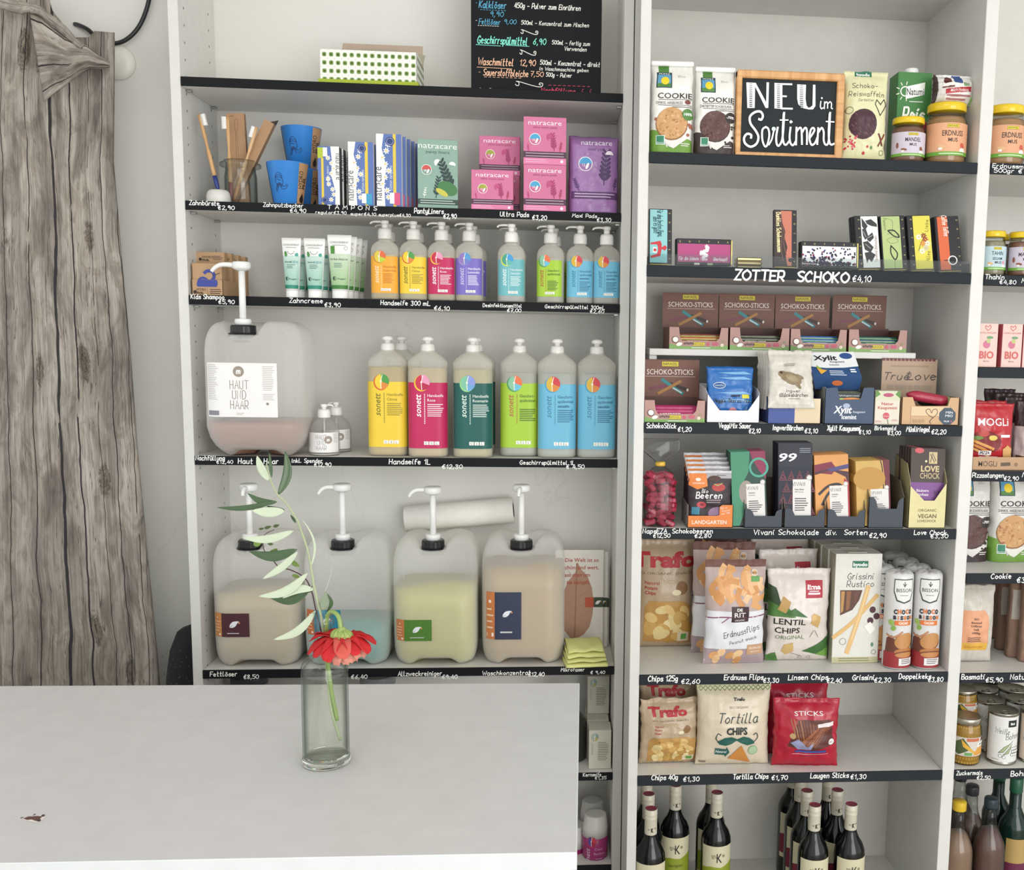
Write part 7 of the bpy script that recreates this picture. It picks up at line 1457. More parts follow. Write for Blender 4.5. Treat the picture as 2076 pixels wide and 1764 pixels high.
def vchoc(kind, pl, pr_, pt, pbl, pbr, pbt, col, label, blabel, depth=.13, nb=5, yf=YF-.002):
    r, p = tray_box('display_box', blabel, 'display box', pbl, pbr, pbt, z_, yf, depth, NV_, '#6f675a', 2.3 if pbt > 1020 else 1.6, [(0, 0), (1, 0), (1, 1), (.90, .94), (.84, .86), (.80, .62), (.26, .62), (.20, .88), (.12, 1), (0, 1)], 'dark slate chocolate display boxes'); p.fin(); bx, by = r.location.x, r.location.y; W = p.W
    Yb = by-depth/2+.012; X0, X1, h = spot(pl, pr_, pt, z_+.003, Yb+.012); w_ = min(.082, X1-X0)
    ro, q = None, None
    root = thing('chocolate_bar', label, 'chocolate bar', ((X0+X1)/2+.0015, Yb, z_+.004), 0, 'boxed chocolate bars', rx=-.10, ry=-.045 if kind != '99' else -.01); mb = MB().box(-w_/2, w_/2, -.0045, .0045, 0, h, M(col), .0008); q = Pr(flatS(w_, h, -.0045), w_/h); q.mb = mb; vprint(q, kind)
    q.rect(.42, .12, .95, .56, '#dddad6'); q.ell(.90, .58, .035, '#dddad6'); q.ring(.90, .58, .03, .004, '#6a6866', 14); q.h('VIVANI', .60, .48, .045, '#3a3836', w=.16, th=.1, sl=0)
    t1_, t2_ = {'hasel': ('Vollmilch', 'Ganznuss'), '99': ('Feine Bitter', '99% Cacao'), 'mandel': ('Vollmilch', 'Mandel'), 'praline': ('Praline', 'Vollmilch')}[kind]
    q.t(t1_, .48, .43, .018, '#2a2826', al='l', bold=.02); q.t(t2_, .48, .40, .018, '#4a4846', al='l'); q.micro(.48, .32, .88, 6, .028, '#5a5856', .45, .4); q.micro(.5, .09, .85, 1, .02, '#b8a8a0', .4); mb.build('wrapper', root)
    for k in range(nb): dup(root, (root.location.x+.0002*k, root.location.y+.0115*(k+1), root.location.z+.0004), label=label.split(' at the front')[0]+', '+ORD[k]+' from the front in its box')
    return r
vchoc('hasel', 1481, 1557, 916, 1509, 1586, 1032, '#24483e', 'green and pink abstract chocolate bar at the front of its box', 'slate display box with green and pink chocolate bars, beside the orange box')
vchoc('99', 1570, 1651, 899, 1590, 1673, 1031, '#1d2030', 'tall black chocolate bar numbered 99 at the front of its box', 'slate display box with the tallest black 99 chocolate bars')
vchoc('mandel', 1652, 1722, 922, 1677, 1754, 1033, '#d99a5a', 'orange chocolate bar with black strokes at the front of its box', 'slate display box with orange chocolate bars')
vchoc('praline', 1733, 1806, 934, 1761, 1832, 1008, '#cda75c', 'ochre and wine red chocolate bar at the front of its box', 'slate display box with ochre chocolate bars beside the cream box', nb=6)
# cream vegan chocolate box
CRM = '#d8cf9a'
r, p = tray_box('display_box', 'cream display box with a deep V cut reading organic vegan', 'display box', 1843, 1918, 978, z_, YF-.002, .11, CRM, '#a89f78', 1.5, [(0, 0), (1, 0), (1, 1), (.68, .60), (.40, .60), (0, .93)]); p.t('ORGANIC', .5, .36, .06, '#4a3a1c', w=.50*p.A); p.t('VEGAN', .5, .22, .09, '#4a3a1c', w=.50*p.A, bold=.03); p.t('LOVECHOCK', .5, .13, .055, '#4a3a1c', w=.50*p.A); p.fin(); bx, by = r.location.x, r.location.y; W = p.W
Yb = by-.055+.010; X0, X1, h = spot(1855, 1928, 908, z_+.003, Yb+.015)
root = thing('chocolate_bar', 'brown and purple vegan chocolate bar at the front of the cream box', 'chocolate bar', (bx+.001, Yb, z_+.003), 0, 'vegan chocolate bars', rx=-.11, ry=.02); w_ = W*.94; mb = MB().box(-w_/2, w_/2, -.005, .005, 0, h, M('#4a3c38'), .0008); q = Pr(flatS(w_, h, -.005), w_/h); q.mb = mb
q.rect(0, 0, 1, .56, '#7c4a8c'); q.ell(.24, .965, .035, '#d05a64', ru=.06); q.t('LOVE', .56, .70, .075, '#cdb98c', w=.24, bold=.04); q.t('CHOCK', .56, .61, .075, '#cdb98c', w=.26, bold=.04); q.rect(.52, .80, .76, .95, '#cdb98c'); q.lines([[(.56, .82), (.62, .93), (.72, .84)], [(.56, .92), (.68, .82)]], .01, '#4a3c38'); q.ell(.44, .83, .015, '#e8dcb8'); q.t('Blaubeere', .36, .44, .035, '#e6dcea', w=.16, bold=.02); q.t('Hanfsaat', .36, .39, .035, '#e6dcea', w=.16, bold=.02); q.t('85%', .78, .41, .05, '#3a2444', w=.09); mb.build('wrapper', root)
for k in range(4): dup(root, (root.location.x-.0018*(k+1), root.location.y+.013*(k+1), root.location.z), label='brown vegan chocolate bar, '+ORD[k]+' from the front in the cream box')

# ================= fifth shelf =================
z_ = RZ[4]
def chips_print(p, big=True):
    p.t('Trafo', .46, .76, .13, '#ad2834', w=.62 if big else .60, bold=.05); p.t('BIO ORGANIC SNACKS', .5, .69, .022, '#6a5a48', w=.56, bold=0)
    for i, s_ in enumerate(('Naturel', 'Potato', 'Chips')): p.t(s_, .22 if not big else .12, .60-i*.045, .032, '#a83434', al='l', bold=.02)
    p.ell(.78, .57, .06, '#8a6440', ru=.055); p.ell(.68, .53, .025, '#e3d8b4', ru=.045); p.poly([(.12, .06), (.95, .04), (.95, .40), (.80, .45), (.2, .45), (.12, .38)], '#b58a4c'); dk_ = p.dk; p.dk = .00002
    for k in range(26): p.ell(.20+.68*R.random(), .10+.30*R.random(), .03+.03*R.random(), R.choice(['#d9b878', '#c79f58', '#e6d2a0', '#b98c46', '#dcc68c']), ru=.06+.03*R.random(), rot=R.random()*180, n=12)
    p.dk = dk_; p.rect(.72, .06, .92, .15, '#d8c8ae'); p.rect(.78, .08, .88, .135, '#5f9a48')
gY = ground(1350, 1316, z_).y
r, p = bag('chips_bag', 'large tan potato chips bag standing back beside the upright', 'bag', 1292, 1410, 1098, z_, gY-.01, .07, '#b39d82', seed=51, group='potato chips bags'); chips_print(p); p.fin()
dup(r, (r.location.x+.012, r.location.y+.09, r.location.z), label='large tan potato chips bag behind the first, mostly hidden')
# peanut snack bags
def flips_print(p):
    p.rect(0, .93, 1, 1, '#6a4034'); p.rect(0, .52, 1, .93, '#b9a6a0'); p.rect(0, 0, 1, .16, '#a8969a'); dk_ = p.dk; p.dk = .00002
    for k in range(30):
        u, v = .08+.84*R.random(), .58+.32*R.random(); a = R.random()*3.14; L_ = .05+.03*R.random(); c = R.choice(['#dba36c', '#e6b684', '#cf9258', '#eac296']); q = [(u+L_*math.cos(a+d)*s_/p.A, v+L_*math.sin(a+d)*s_) for d, s_ in ((.3, -1), (0, -.3), (0, .3), (-.3, 1))]; p.line(q, .052, c, True)
    for k in range(7): u = .06+.5*R.random(); p.ell(u, .03+.10*R.random(), .035, R.choice(['#dba36c', '#cf9a64', '#e6c092']), ru=.05, rot=R.random()*90)
    p.dk = dk_; p.rect(.02, .16, .98, .53, '#dfe0e4'); p.line([(.02, .46), (.35, .475), (.6, .47), (.98, .485)], .012, '#8a4a6c', True); p.line([(.36, .47), (.26, .42)], .009, '#8a4a6c'); p.rect(.41, .43, .70, .575, '#3a2226'); p.t('DE', .55, .53, .028, '#efe8e4', w=.055, bold=.03); p.t('RIT', .55, .475, .045, '#efe8e4', w=.11, bold=.04); p.t('ORGANIC', .55, .44, .016, '#efe8e4', w=.10)
    p.h('Erdnussflips', .60, .31, .055, '#26282c', w=.36, th=.09, rot=13); p.h('Peanut snack', .63, .235, .03, '#26282c', w=.27, th=.1, rot=13); p.rect(.70, .10, .97, .20, '#c49a78'); p.t('ERDNUSS', .84, .155, .022, '#f0e2d4', w=.12, bold=.02); p.t('PEANUT', .84, .12, .016, '#f0e2d4', w=.09); p.ring(.80, .88, .026, .006, '#e8ecea', 14); p.t('BIO', .80, .87, .018, '#2c2c2c', w=.04); p.rect(.74, .80, .88, .85, '#5f9a50')
gY = ground(1490, 1352, z_).y
r, p = bag('peanut_snack_bag', 'large peanut snack bag with orange puffs and white band, front of its row', 'bag', 1430, 1556, 1140, z_, max(gY, YF), .062, '#cfcbc8', seed=61, group='peanut snack bags', rz=.03, wr=1.3); flips_print(p); p.fin()
q_ = dup(r, (r.location.x-.014, r.location.y+.085, r.location.z+.0), rz=-.02, label='peanut snack bag standing behind the front one, taller and upright'); q_.scale = (1.05, 1, 1.10)
q_ = dup(r, (r.location.x-.022, r.location.y+.165, r.location.z+.0), rz=-.05, label='peanut snack bag at the back of its row, only its edge showing'); q_.scale = (1.05, 1, 1.10)
# lentil chips
def lentil_print(p):
    p.poly([(0, .50), (.42, .50), (.30, .60), (0, .66)], '#4f7a3c'); p.poly([(.2, .53), (.62, .50), (.40, .60)], '#3f6a34'); p.poly([(0, .66), (.2, .60), (.12, .80), (0, .84)], '#33492e'); p.rect(.58, .70, .86, .88, '#b03040'); p.t('lima', .72, .79, .05, '#f4eaea', w=.15, bold=.04); p.rect(.62, .735, .82, .755, '#f0e0e0'); p.rect(.64, .765, .80, .775, '#f0e0e0')
    p.t('LENTIL', .33, .42, .065, '#1c1c1a', w=.34, bold=.012); p.t('CHIPS', .30, .325, .065, '#1c1c1a', w=.27, bold=.012); p.t('ORIGINAL', .34, .26, .042, '#5f7a52', w=.32, bold=0)
    p.poly([(.12, .58), (.22, .72), (.34, .66), (.26, .54)], '#b99458'); p.poly([(.66, .44), (.72, .54), (.84, .50), (.80, .38)], '#c9a468'); p.poly([(.22, .12), (.26, .20), (.40, .22), (.42, .12), (.30, .08)], '#c9a86c'); p.ell(.72, .50, .03, '#d8b478')
    p.poly([(.56, .12), (.80, .20), (1, .30), (1, .12), (.8, .08)], '#3f6a34'); p.poly([(.78, .08), (1, .16), (1, .04)], '#6fa04a'); p.poly([(0, .06), (.14, .10), (.20, .0), (0, 0)], '#4f7a3c'); p.ring(.55, .04, .02, .004, '#8a8a86', 12); p.ring(.68, .04, .02, .004, '#8a8a86', 12); p.lines([[(.72, .36), (.66, .28)], [(.74, .36), (.80, .28)], [(.38, .10), (.55, .06)]], .004, '#6a4a42')
gY = ground(1620, 1346, z_).y
r, p = bag('lentil_chips_bag', 'cream lentil chips bag with green leaves standing in front', 'bag', 1559, 1688, 1158, z_, max(gY, YF), .065, '#dcd2ca', seed=71, group='lentil chips bags', wr=1.5); lentil_print(p); p.fin()
q_ = dup(r, (r.location.x-.008, r.location.y+.085, r.location.z), rz=.08, label='cream lentil chips bag behind the front one with a bent top'); q_.scale = (.98, 1, 1.13)
q_ = dup(r, (r.location.x-.012, r.location.y+.165, r.location.z), rz=.08, label='cream lentil chips bag at the back of its row under the shelf'); q_.scale = (1, 1, 1.24)
# breadstick cartons
gY = ground(1735, 1344, z_).y
r, p = carton('breadstick_carton', 'white breadstick carton with two crossed breadsticks at the front', 'box', 1690, 1784, 1123, z_, max(gY, YF), .052, '#dcdad2', 0.015, 'breadstick cartons')
p.rect(0, 0, 1, .055, '#bdb892'); p.micro(.14, .038, .82, 2, .02, '#7c785c', .35, .1); p.rect(.36, .875, .70, .935, '#1f6a50'); p.t('byodo', .53, .888, .032, '#f0f4ee', w=.13, bold=.04); p.h('Grissini', .55, .77, .055, '#3a3832', w=.24, th=.09); p.h('Rustico', .55, .70, .055, '#3a3832', w=.25, th=.09)
p.poly([(.12, .67), (.60, .67), (.54, .58), (.40, .49), (.14, .44)], '#5a3a2c'); p.poly([(.14, .66), (.22, .66), (.20, .48), (.15, .46)], '#b98a50'); p.poly([(.26, .66), (.36, .66), (.33, .50), (.26, .48)], '#8a5c3c'); p.poly([(.42, .66), (.54, .66), (.44, .54)], '#6a4436')
p.line([(.92, .62), (.74, .53), (.40, .37), (.02, .24)], .036, '#d9b272', True); p.line([(.72, .70), (.60, .50), (.42, .24), (.32, .10)], .042, '#dcb67a', True); p.line([(.71, .68), (.59, .48), (.41, .22)], .010, '#e8cc98', True)
for u, v in ((.84, .49), (.93, .43), (.80, .39)): p.ell(u, v, .03, '#4a2230', ru=.028)
p.poly([(.66, .34), (.80, .26), (.92, .31), (.80, .38)], '#efede6'); p.ring(.22, .20, .03, .004, '#8a8878', 12); p.ring(.90, .10, .02, .004, '#8a8878', 10); p.ell(.86, .17, .02, '#5a8a6a', ru=.012)
p.fin(); MB().box(-p.W/2-.0003, -p.W/2+.0002, -p.D/2+.002, p.D/2-.002, .002, p.H-.002, M('#a6a48e')).build('side_print', r)
MB().box(-p.W*.2, p.W*.2, -.012, .012, p.H-.0002, p.H+.0012, M('#c9c8bc')).build('top_tab', r)
for k in range(4): dup(r, (r.location.x-.004*(k+1), r.location.y+.0545*(k+1), r.location.z), label='white breadstick carton, '+('second', 'third', 'fourth', 'last')[k]+' in its row behind the front one')
# biscuit rolls
def roll(px, Y, label, py_t=1162):
    x = XP(px, Y, z_+.1); H = ZP(py_t, x, YF+.01)-z_ if px == 1828 else roll.H; roll.H = H
    r = thing('biscuit_roll', label, 'biscuit roll', (x, Y+.032, z_+.0002), 0, 'wrapped biscuit rolls'); rr = .0335
    mt = M('#d9d8d6', 'film'); mb = MB(); rings = []
    for zz, q in ((0, .80), (.003, .93), (.008, 1), (H*.5, 1), (H-.012, 1), (H-.006, .97), (H-.002, .88)): rings.append([(rr*q*math.cos(2*PI*j/36), rr*q*math.sin(2*PI*j/36), zz) for j in range(36)])
    for q, dz in ((.75, .002), (.5, .003), (.2, .001), (.02, .002)): rings.append([(rr*q*math.cos(2*PI*j/36), rr*q*math.sin(2*PI*j/36), H-.002+dz+(.0016*math.cos(9*2*PI*j/36) if q > .1 else 0)) for j in range(36)])
    mb.loft(rings, mt); mb.build('wrapper', r)
    p = Pr(cylS(rr+.0002, .005, H-.014, 2.9), 2.9*rr/(H-.014), curved=.05); p.rect(0, 0, 1, .17, '#9a2f34'); p.poly([(.06, .17), (.5, .17), (.42, .26), (.24, .36), (.1, .32)], '#6a3a2c'); p.line([(.10, .36), (.3, .34), (.5, .40)], .02, '#b9825c', True)
    p.ell(.58, .29, .085, '#8a5a34', ru=.12); p.ell(.58, .30, .085, '#c08a54', ru=.115, rot=20); p.ell(.62, .18, .04, '#b57844', ru=.13); p.ell(.62, .155, .035, '#7a4426', ru=.125); p.ell(.62, .145, .03, '#c08450', ru=.12)
    p.poly([(.25, .98), (.75, .98), (.76, .84), (.68, .74), (.5, .715), (.32, .74), (.24, .84)], '#39483a'); p.poly([(.27, .97), (.73, .97), (.74, .85), (.66, .755), (.5, .73), (.34, .755), (.26, .85)], '#e2e2de'); p.t('BISSON', .5, .84, .04, '#2c3a30', w=.17, bold=.01); p.micro(.40, .80, .60, 1, .015, '#6a746c', .4, 0); p.lines([[(.46, .93), (.5, .90), (.54, .93)], [(.5, .90), (.5, .95)]], .008, '#39483a')
    x0 = .31
    for i, (c, cc) in enumerate(zip('CHOCO', ('#23232e', '#d9773a', '#23232e', '#d9773a', '#23232e'))): p.t(c, x0+i*.095, .60+.003*(i % 2), .048, cc, w=.038, bold=.06)
    for i, (c, cc) in enumerate(zip('BISSON', ('#23232e', '#d9773a', '#23232e', '#d9773a', '#23232e', '#d9773a'))): p.t(c, x0-.01+i*.082, .54, .040, cc, w=.032 if c != 'I' else .01, bold=.06)
    p.rect(.30, .475, .72, .525, '#d9773a'); p.t('CACAO', .51, .488, .026, '#f8ece0', w=.10, bold=.04); p.ell(.22, .50, .035, '#9ab85c', ru=.03, rot=40); p.ell(.28, .44, .03, '#86ac4c', ru=.025, rot=-30); p.rect(.44, .03, .86, .11, '#e6e4e2'); p.micro(.50, .09, .82, 3, .02, '#5a4a48', .4); p.build('label', r); return r
b1 = roll(1828, YF+.002, 'white and red biscuit roll, front of the near column beside the breadsticks'); b1.rotation_euler.z = .05
b2 = roll(1887, YF+.002, 'white and red biscuit roll, front of the column beside the upright'); b2.rotation_euler.z = -.2
for k in range(3):
    dup(b1, (b1.location.x-.026-.002*k, b1.location.y+.063+.068*k, b1.location.z), label='white and red biscuit roll, '+('second', 'third', 'last')[k]+' in the near column')
    dup(b2, (b2.location.x-.004*(k+1), b2.location.y+.0685*(k+1), b2.location.z), label='white and red biscuit roll, '+('second', 'third', 'last')[k]+' in the column by the upright')

# ================= sixth shelf =================
z_ = RZ[5]
gY = ground(1355, 1553, z_).y
r, p = bag('chips_bag', 'small crumpled tan potato chips bag at the front of the low shelf', 'bag', 1298, 1420, 1424, z_, max(gY-.01, YF), .06, '#b9a488', seed=81, group='potato chips bags', wr=2.0, rz=.05); chips_print(p, False); p.fin()
q_ = dup(r, (r.location.x+.006, r.location.y+.075, r.location.z), rz=-.04, label='small tan potato chips bag behind the crumpled one'); q_.scale = (1, 1, 1.2)
gY = ground(1480, 1553, z_).y
r, p = bag('tortilla_chips_bag', 'cream tortilla chips bag with a green moustache standing in front', 'bag', 1414, 1566, 1396, z_, max(gY-.02, YF), .065, '#d6c9b2', seed=91, group='tortilla chips bags', wr=1.1)
p.rect(0, .93, 1, 1, '#c9c49c')
for k in range(15): u = .05+k*.065; p.line([(u-.03, .955), (u, .985), (u+.03, .955), (u, .925), (u-.03, .955)], .007, '#5f7a4c')
p.t('Trafo', .56, .82, .035, '#2c2e2a', w=.14, bold=.04, sl=.1); p.t('BIO ORGANIC', .56, .735, .028, '#a09a84', w=.24); p.h('Tortilla', .54, .57, .11, '#2c3a3a', w=.50, th=.09, sl=.25); p.t('CHIPS', .53, .43, .085, '#26302e', w=.26, bold=.04)
p.poly([(.54, .37), (.62, .405), (.70, .39), (.76, .35), (.78, .31), (.68, .295), (.60, .32), (.53, .35), (.46, .31), (.38, .285), (.30, .30), (.26, .34), (.36, .39), (.46, .40)], '#1f5a50'); p.line([(.29, .33), (.24, .38), (.27, .44), (.31, .42)], .010, '#2c3a3a', True); p.line([(.77, .33), (.82, .38), (.80, .44), (.76, .42)], .010, '#2c3a3a', True)
p.poly([(.24, .17), (.38, .16), (.38, .13), (.44, .20), (.40, .27), (.39, .24), (.24, .25)], '#2a5a56'); p.t('Naturel', .32, .19, .035, '#eef0ea', w=.13, sl=.2); p.poly([(.42, .11), (.60, .29), (.74, .04)], '#c9873c'); p.ell(.76, .22, .06, '#8fae86'); p.ell(.76, .22, .048, '#a9c0a0'); p.micro(.04, .06, .14, 2, .015, '#5a5244', .5); p.fin()
q_ = dup(r, (r.location.x+.004, r.location.y+.085, r.location.z), rz=.03, label='cream tortilla chips bag behind the front one, slightly taller'); q_.scale = (.98, 1, 1.08)
gY = ground(1640, 1555, z_).y
r, p = bag('pretzel_bag', 'glossy red pretzel sticks bag leaning at the front', 'bag', 1571, 1706, 1424, z_, max(gY-.02, YF), .06, '#ad1c34', seed=101, group='red pretzel sticks bags', wr=1.9, rz=-.06)
p.poly([(.20, .34), (.36, .72), (.86, .72), (.94, .36), (.6, .28)], '#5a2c24'); dk_ = p.dk; p.dk = .00002
for k in range(9): p.line([(.24+k*.05, .74-.01*k), (.36+k*.035, .38)], .018, R.choice(['#8a4f34', '#7a4028', '#a06a44']))
for k in range(7): p.line([(.92-k*.05, .70-.02*k), (.62-k*.045, .34)], .020, R.choice(['#8f5438', '#9c6040', '#7c442c']))
p.dk = dk_; p.t('STICKS', .52, .78, .06, '#e8dcdc', w=.42, bold=.04); p.poly([(.66, .66), (.90, .70), (.90, .64), (.66, .61)], '#e6dcdc'); p.ell(.88, .40, .045, '#e9e2e0'); p.t('BIO', .88, .385, .025, '#4a3a3a', w=.06); p.poly([(.24, .40), (.36, .46), (.50, .34), (.60, .40), (.56, .30), (.36, .30), (.30, .36)], '#8f93b4'); p.ell(.28, .50, .04, '#b99a6c'); p.rect(.32, .25, .80, .285, '#35519c'); p.micro(.28, .22, .84, 1, .02, '#d0909a', .5, 0); p.fin()
q_ = dup(r, (r.location.x-.006, r.location.y+.075, r.location.z), rz=.05, label='glossy red pretzel sticks bag behind the leaning one'); q_.scale = (1, 1, 1.13)

# ================= wine bottles =================
GB = M('#0d100f', 'gloss'); CAPW = M('#cfc9b6', 'plastic'); WH_ = .312
def wine(px, row, band, label, base=Z6, group='wine bottles with white screw caps', y0=None):
    y = (YR+.052 if y0 is None else y0)+.0805*row; x = XP(px, y, base+WH_-.01); r = thing('wine_bottle', label, 'bottle', (x, y, base), 0, group)
    MB().lathe([(.030, 0), (.0365, .004), (.038, .012), (.038, .185), (.0365, .198), (.031, .213), (.022, .227), (.0165, .240), (.0145, .255), (.0142, .300)], GB, 40).build('glass_body', r)
    mb = MB(); mb.lathe([(.0152, .248), (.0155, .25), (.0155, .288), (.0158, .2885), (.0158, .2895), (.0155, .290), (.0155, .2985), (.016, .2995), (.016, .3005), (.0155, .3015), (.0155, WH_-.001), (.0145, WH_)], CAPW, 32, cap1=False)
    mb.lathe([(.0146, WH_), (.0135, WH_-.0008), (.0005, WH_-.0006)], M('#8c3448', 'plastic'), 32, cap0=False); p = Pr(cylS(.0157, .252, .03, 2.4, rot=.1), 2.4*.0157/.03, curved=.2); p.mb = mb; p.t('K', .52, .18, .34, '#26241f', w=.22, bold=.05); p.t('BN', .30, .34, .12, '#5a564a', w=.14); p.ell(.72, .48, .07, '#8a8474'); mb.build('screw_cap', r)
    p = Pr(cylS(.0383, .06, .125, 2.3), 2.3*.0383/.125, curved=.08); p.rect(0, 0, 1, 1, '#d3ccac'); p.poly([(0, .1), (0, .52), (.3, .57), (.6, .55), (1, .66), (1, .1)], band); p.t('K', .54, .66, .20, '#221f1a', w=.11, bold=.04); p.t('BN', .40, .74, .09, '#5a5546', w=.09, rot=15); p.ell(.66, .80, .03, '#8a846a'); p.h('Cuv\u00e9e' if band != '#8e9a2c' else 'Sauvignon', .48, .38, .07, '#3c3a1c', w=.30, th=.1); p.build('label', r); return r
GN, RD, = '#8e9a2c', '#7c2238'
LW = 'green-banded white wine bottle '
for px, py, b_, lb in ((1311, 2, GN, LW+'third back in the column by the upright'), (1315, 1, GN, LW+'second in the column by the upright'), (1320, 0, GN, LW+'front of the column by the upright'), (1370, 1.6, GN, LW+'standing alone in the second column'),
                       (1443, 2, GN, LW+'behind another in the third column'), (1454, 1, GN, LW+'front of the third column'),
                       (1609, 3, RD, 'dark red wine bottle at the very back of its column'), (1623, 2, RD, 'dark red wine bottle third in its column'), (1636, 1, RD, 'dark red wine bottle second in its column'), (1652, 0, RD, 'dark red wine bottle front of its column'),
                       (1679, 2, RD, 'dark red wine bottle back of the column nearest the empty shelf side'), (1698, 1, RD, 'dark red wine bottle middle of the column nearest the empty shelf side'), (1726, 0, RD, 'dark red wine bottle front of the column nearest the empty shelf side')):
    wine(px, py, b_, lb)

# ================= narrow bay beyond the upright =================
Z = ZS
nut_jar(2014, 2094, 209, Z[0], YF, 'peanut butter jar with a yellow lid in the narrow bay', 'peanut_butter_jar', 'ERDNUSS', ('MUS',), '#dea47e', '#3a2622', '#b98c5e')
nut_jar(1997, 2049, 467, Z[1], YF, 'small tahini jar with a yellow lid and pale blue label', 'tahini_jar', 'TAHIN', ('SESAM', 'MUS'), '#bcd3da', '#2a3440', '#a39a80', pic='#d8a0b0')
nut_jar(2056, 2108, 469, Z[1], YF, 'small almond butter jar with a yellow lid beside the tahini jar', 'almond_jar', 'MANDEL', ('MUS',), '#c9bfcc', '#2f2630', '#8c5f4c', pic='#8a5138')
nut_jar(2040, 2080, 474, Z[1], YF+.085, 'small nut butter jar half hidden behind the tahini and almond jars', 'almond_jar', 'MANDEL', ('MUS',), '#c9bfcc', '#2f2630', '#8c5f4c', pic='#8a5138')
r, p = carton('juice_carton', 'pink pear juice carton partly hidden by the upright', 'carton', 1980, 2022, 656, Z[2], YF, .04, '#e3c3ba', 0.0, 'pink pear juice cartons')
p.line([(.5, .84), (.38, .90), (.40, .95), (.50, .92), (.60, .96), (.64, .90), (.5, .84)], .013, '#c0504c', True); p.t('H\u00d6LLINGER', .5, .77, .035, '#b8564f', w=.42); p.ell(.48, .52, .09, '#c8708a', ru=.085); p.ell(.56, .60, .05, '#b9c07a', ru=.05); p.ell(.62, .68, .03, '#6a9a6c', ru=.08); p.t('BIO', .5, .20, .17, '#c9615c', w=.34, bold=.03); p.t('Birne', .5, .12, .035, '#8a4a44', w=.13); p.fin()
MB().box(-p.W/2-.0003, -p.W/2+.0002, -p.D/2+.001, p.D/2-.001, .001, p.H-.001, M('#b8505a')).build('side_print', r)
j2 = dup(r, (XP(2051, YF, Z[2]+.06), r.location.y, r.location.z), rz=.08, label='pink pear juice carton, second beside the upright'); j3 = dup(r, (XP(2096, YF, Z[2]+.06), r.location.y, r.location.z), label='pink pear juice carton cut off by the picture edge')
for k, (a, nm) in enumerate(((r, 'first'), (j2, 'second'), (j3, 'third'))): dup(a, (a.location.x+.004, a.location.y+.046, a.location.z), label='pink pear juice carton behind the '+nm+' front one')
# pizza sticks
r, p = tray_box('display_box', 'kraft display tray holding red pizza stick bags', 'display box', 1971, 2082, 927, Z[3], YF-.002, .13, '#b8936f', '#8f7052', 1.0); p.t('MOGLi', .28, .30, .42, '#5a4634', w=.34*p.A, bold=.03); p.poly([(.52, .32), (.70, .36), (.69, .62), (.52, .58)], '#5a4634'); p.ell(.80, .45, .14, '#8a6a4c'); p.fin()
X0, X1, h = spot(1962, 2052, 818, Z[3]+.003, YF+.02)
r, p = mk_bag('pizza_stick_bag', 'red pizza sticks bag with tomato and sticks picture in the kraft tray', 'bag', .105, h, .03, (XP(2013, YF+.02, Z[3]+.08), YF+.028, Z[3]+.003), '#b6262e', seed=111, seal=.05, group='red pizza sticks bags', rz=.02)
p.t('MOGLi', .48, .66, .12, '#f2eaea', w=.50, bold=.035); p.ell(.30, .40, .18, '#7a1c20', ru=.26); p.line([(.05, .42), (.5, .30)], .04, '#d99a4c'); p.line([(.05, .36), (.45, .24)], .04, '#d0893c'); p.line([(.05, .30), (.4, .19)], .035, '#dca458'); p.ell(.25, .54, .05, '#b8443c', ru=.09); p.ell(.48, .47, .04, '#d9c25c', ru=.07); p.ell(.12, .47, .03, '#6a8a3c', ru=.08)
p.rect(.16, .205, .46, .275, '#f0ecea'); p.t('PIZZA', .31, .22, .045, '#2a1c1a', w=.16, bold=.04); p.rect(.18, .11, .62, .185, '#f0ecea'); p.t('STANGEN', .40, .125, .045, '#2a1c1a', w=.25, bold=.04); p.rect(.20, .05, .68, .09, '#f0ecea'); p.t('MIT TOMATE & K\u00c4SE', .44, .058, .02, '#2a1c1a', w=.27); p.rect(.66, .48, .9, .52, '#f0e6e6'); p.poly([(.72, .3), (.85, .36), (.98, .30), (.98, .14), (.76, .16)], '#d9a868'); p.ell(.85, .10, .05, '#5a7a3c', ru=.13); p.fin()
q_ = dup(r, (r.location.x-.004, r.location.y+.034, r.location.z), label='red pizza sticks bag behind the front one'); q_.scale = (1, 1, 1.03)
for k in range(4):
    X = XP(2010+14*k, YF+.12-.012*k, Z[3]+.1); rr, p = mk_bag('snack_bag', 'dark maroon and white snack bag in the row beside the pizza sticks, '+('deepest of four', 'third of four', 'second of four', 'nearest of four')[k], 'bag', .075, .185-.008*k, .022, (X+.03, YF+.150-.033*k, Z[3]+.002), '#3a2226', rz=-.35, seed=120+k, seal=.06, group='dark maroon snack bags'); p.rect(0, .0, 1, .62, '#b9a6a4' if k == 3 else '#cfc6c2'); p.fin()
# cookies in the narrow bay: same kind as above
def ck(px0, px1, label, dark, seed): 
    yc = ground(1985, 1139, Z[4]).y-.004
    r, p = bag('cookie_bag', label, 'bag', px0, px1, 948, Z[4], yc, .055, '#d9d7d1', rz=0, style='gusset', seed=seed, group='cookie bags', wr=.7); cookie_print(p, dark); p.fin()
ck(1934, 2011, 'pale bag of dark chocolate cookies in the narrow bay', True, 131); ck(2014, 2098, 'pale bag of hazelnut cookies in the narrow bay cut off by the picture edge', False, 133)
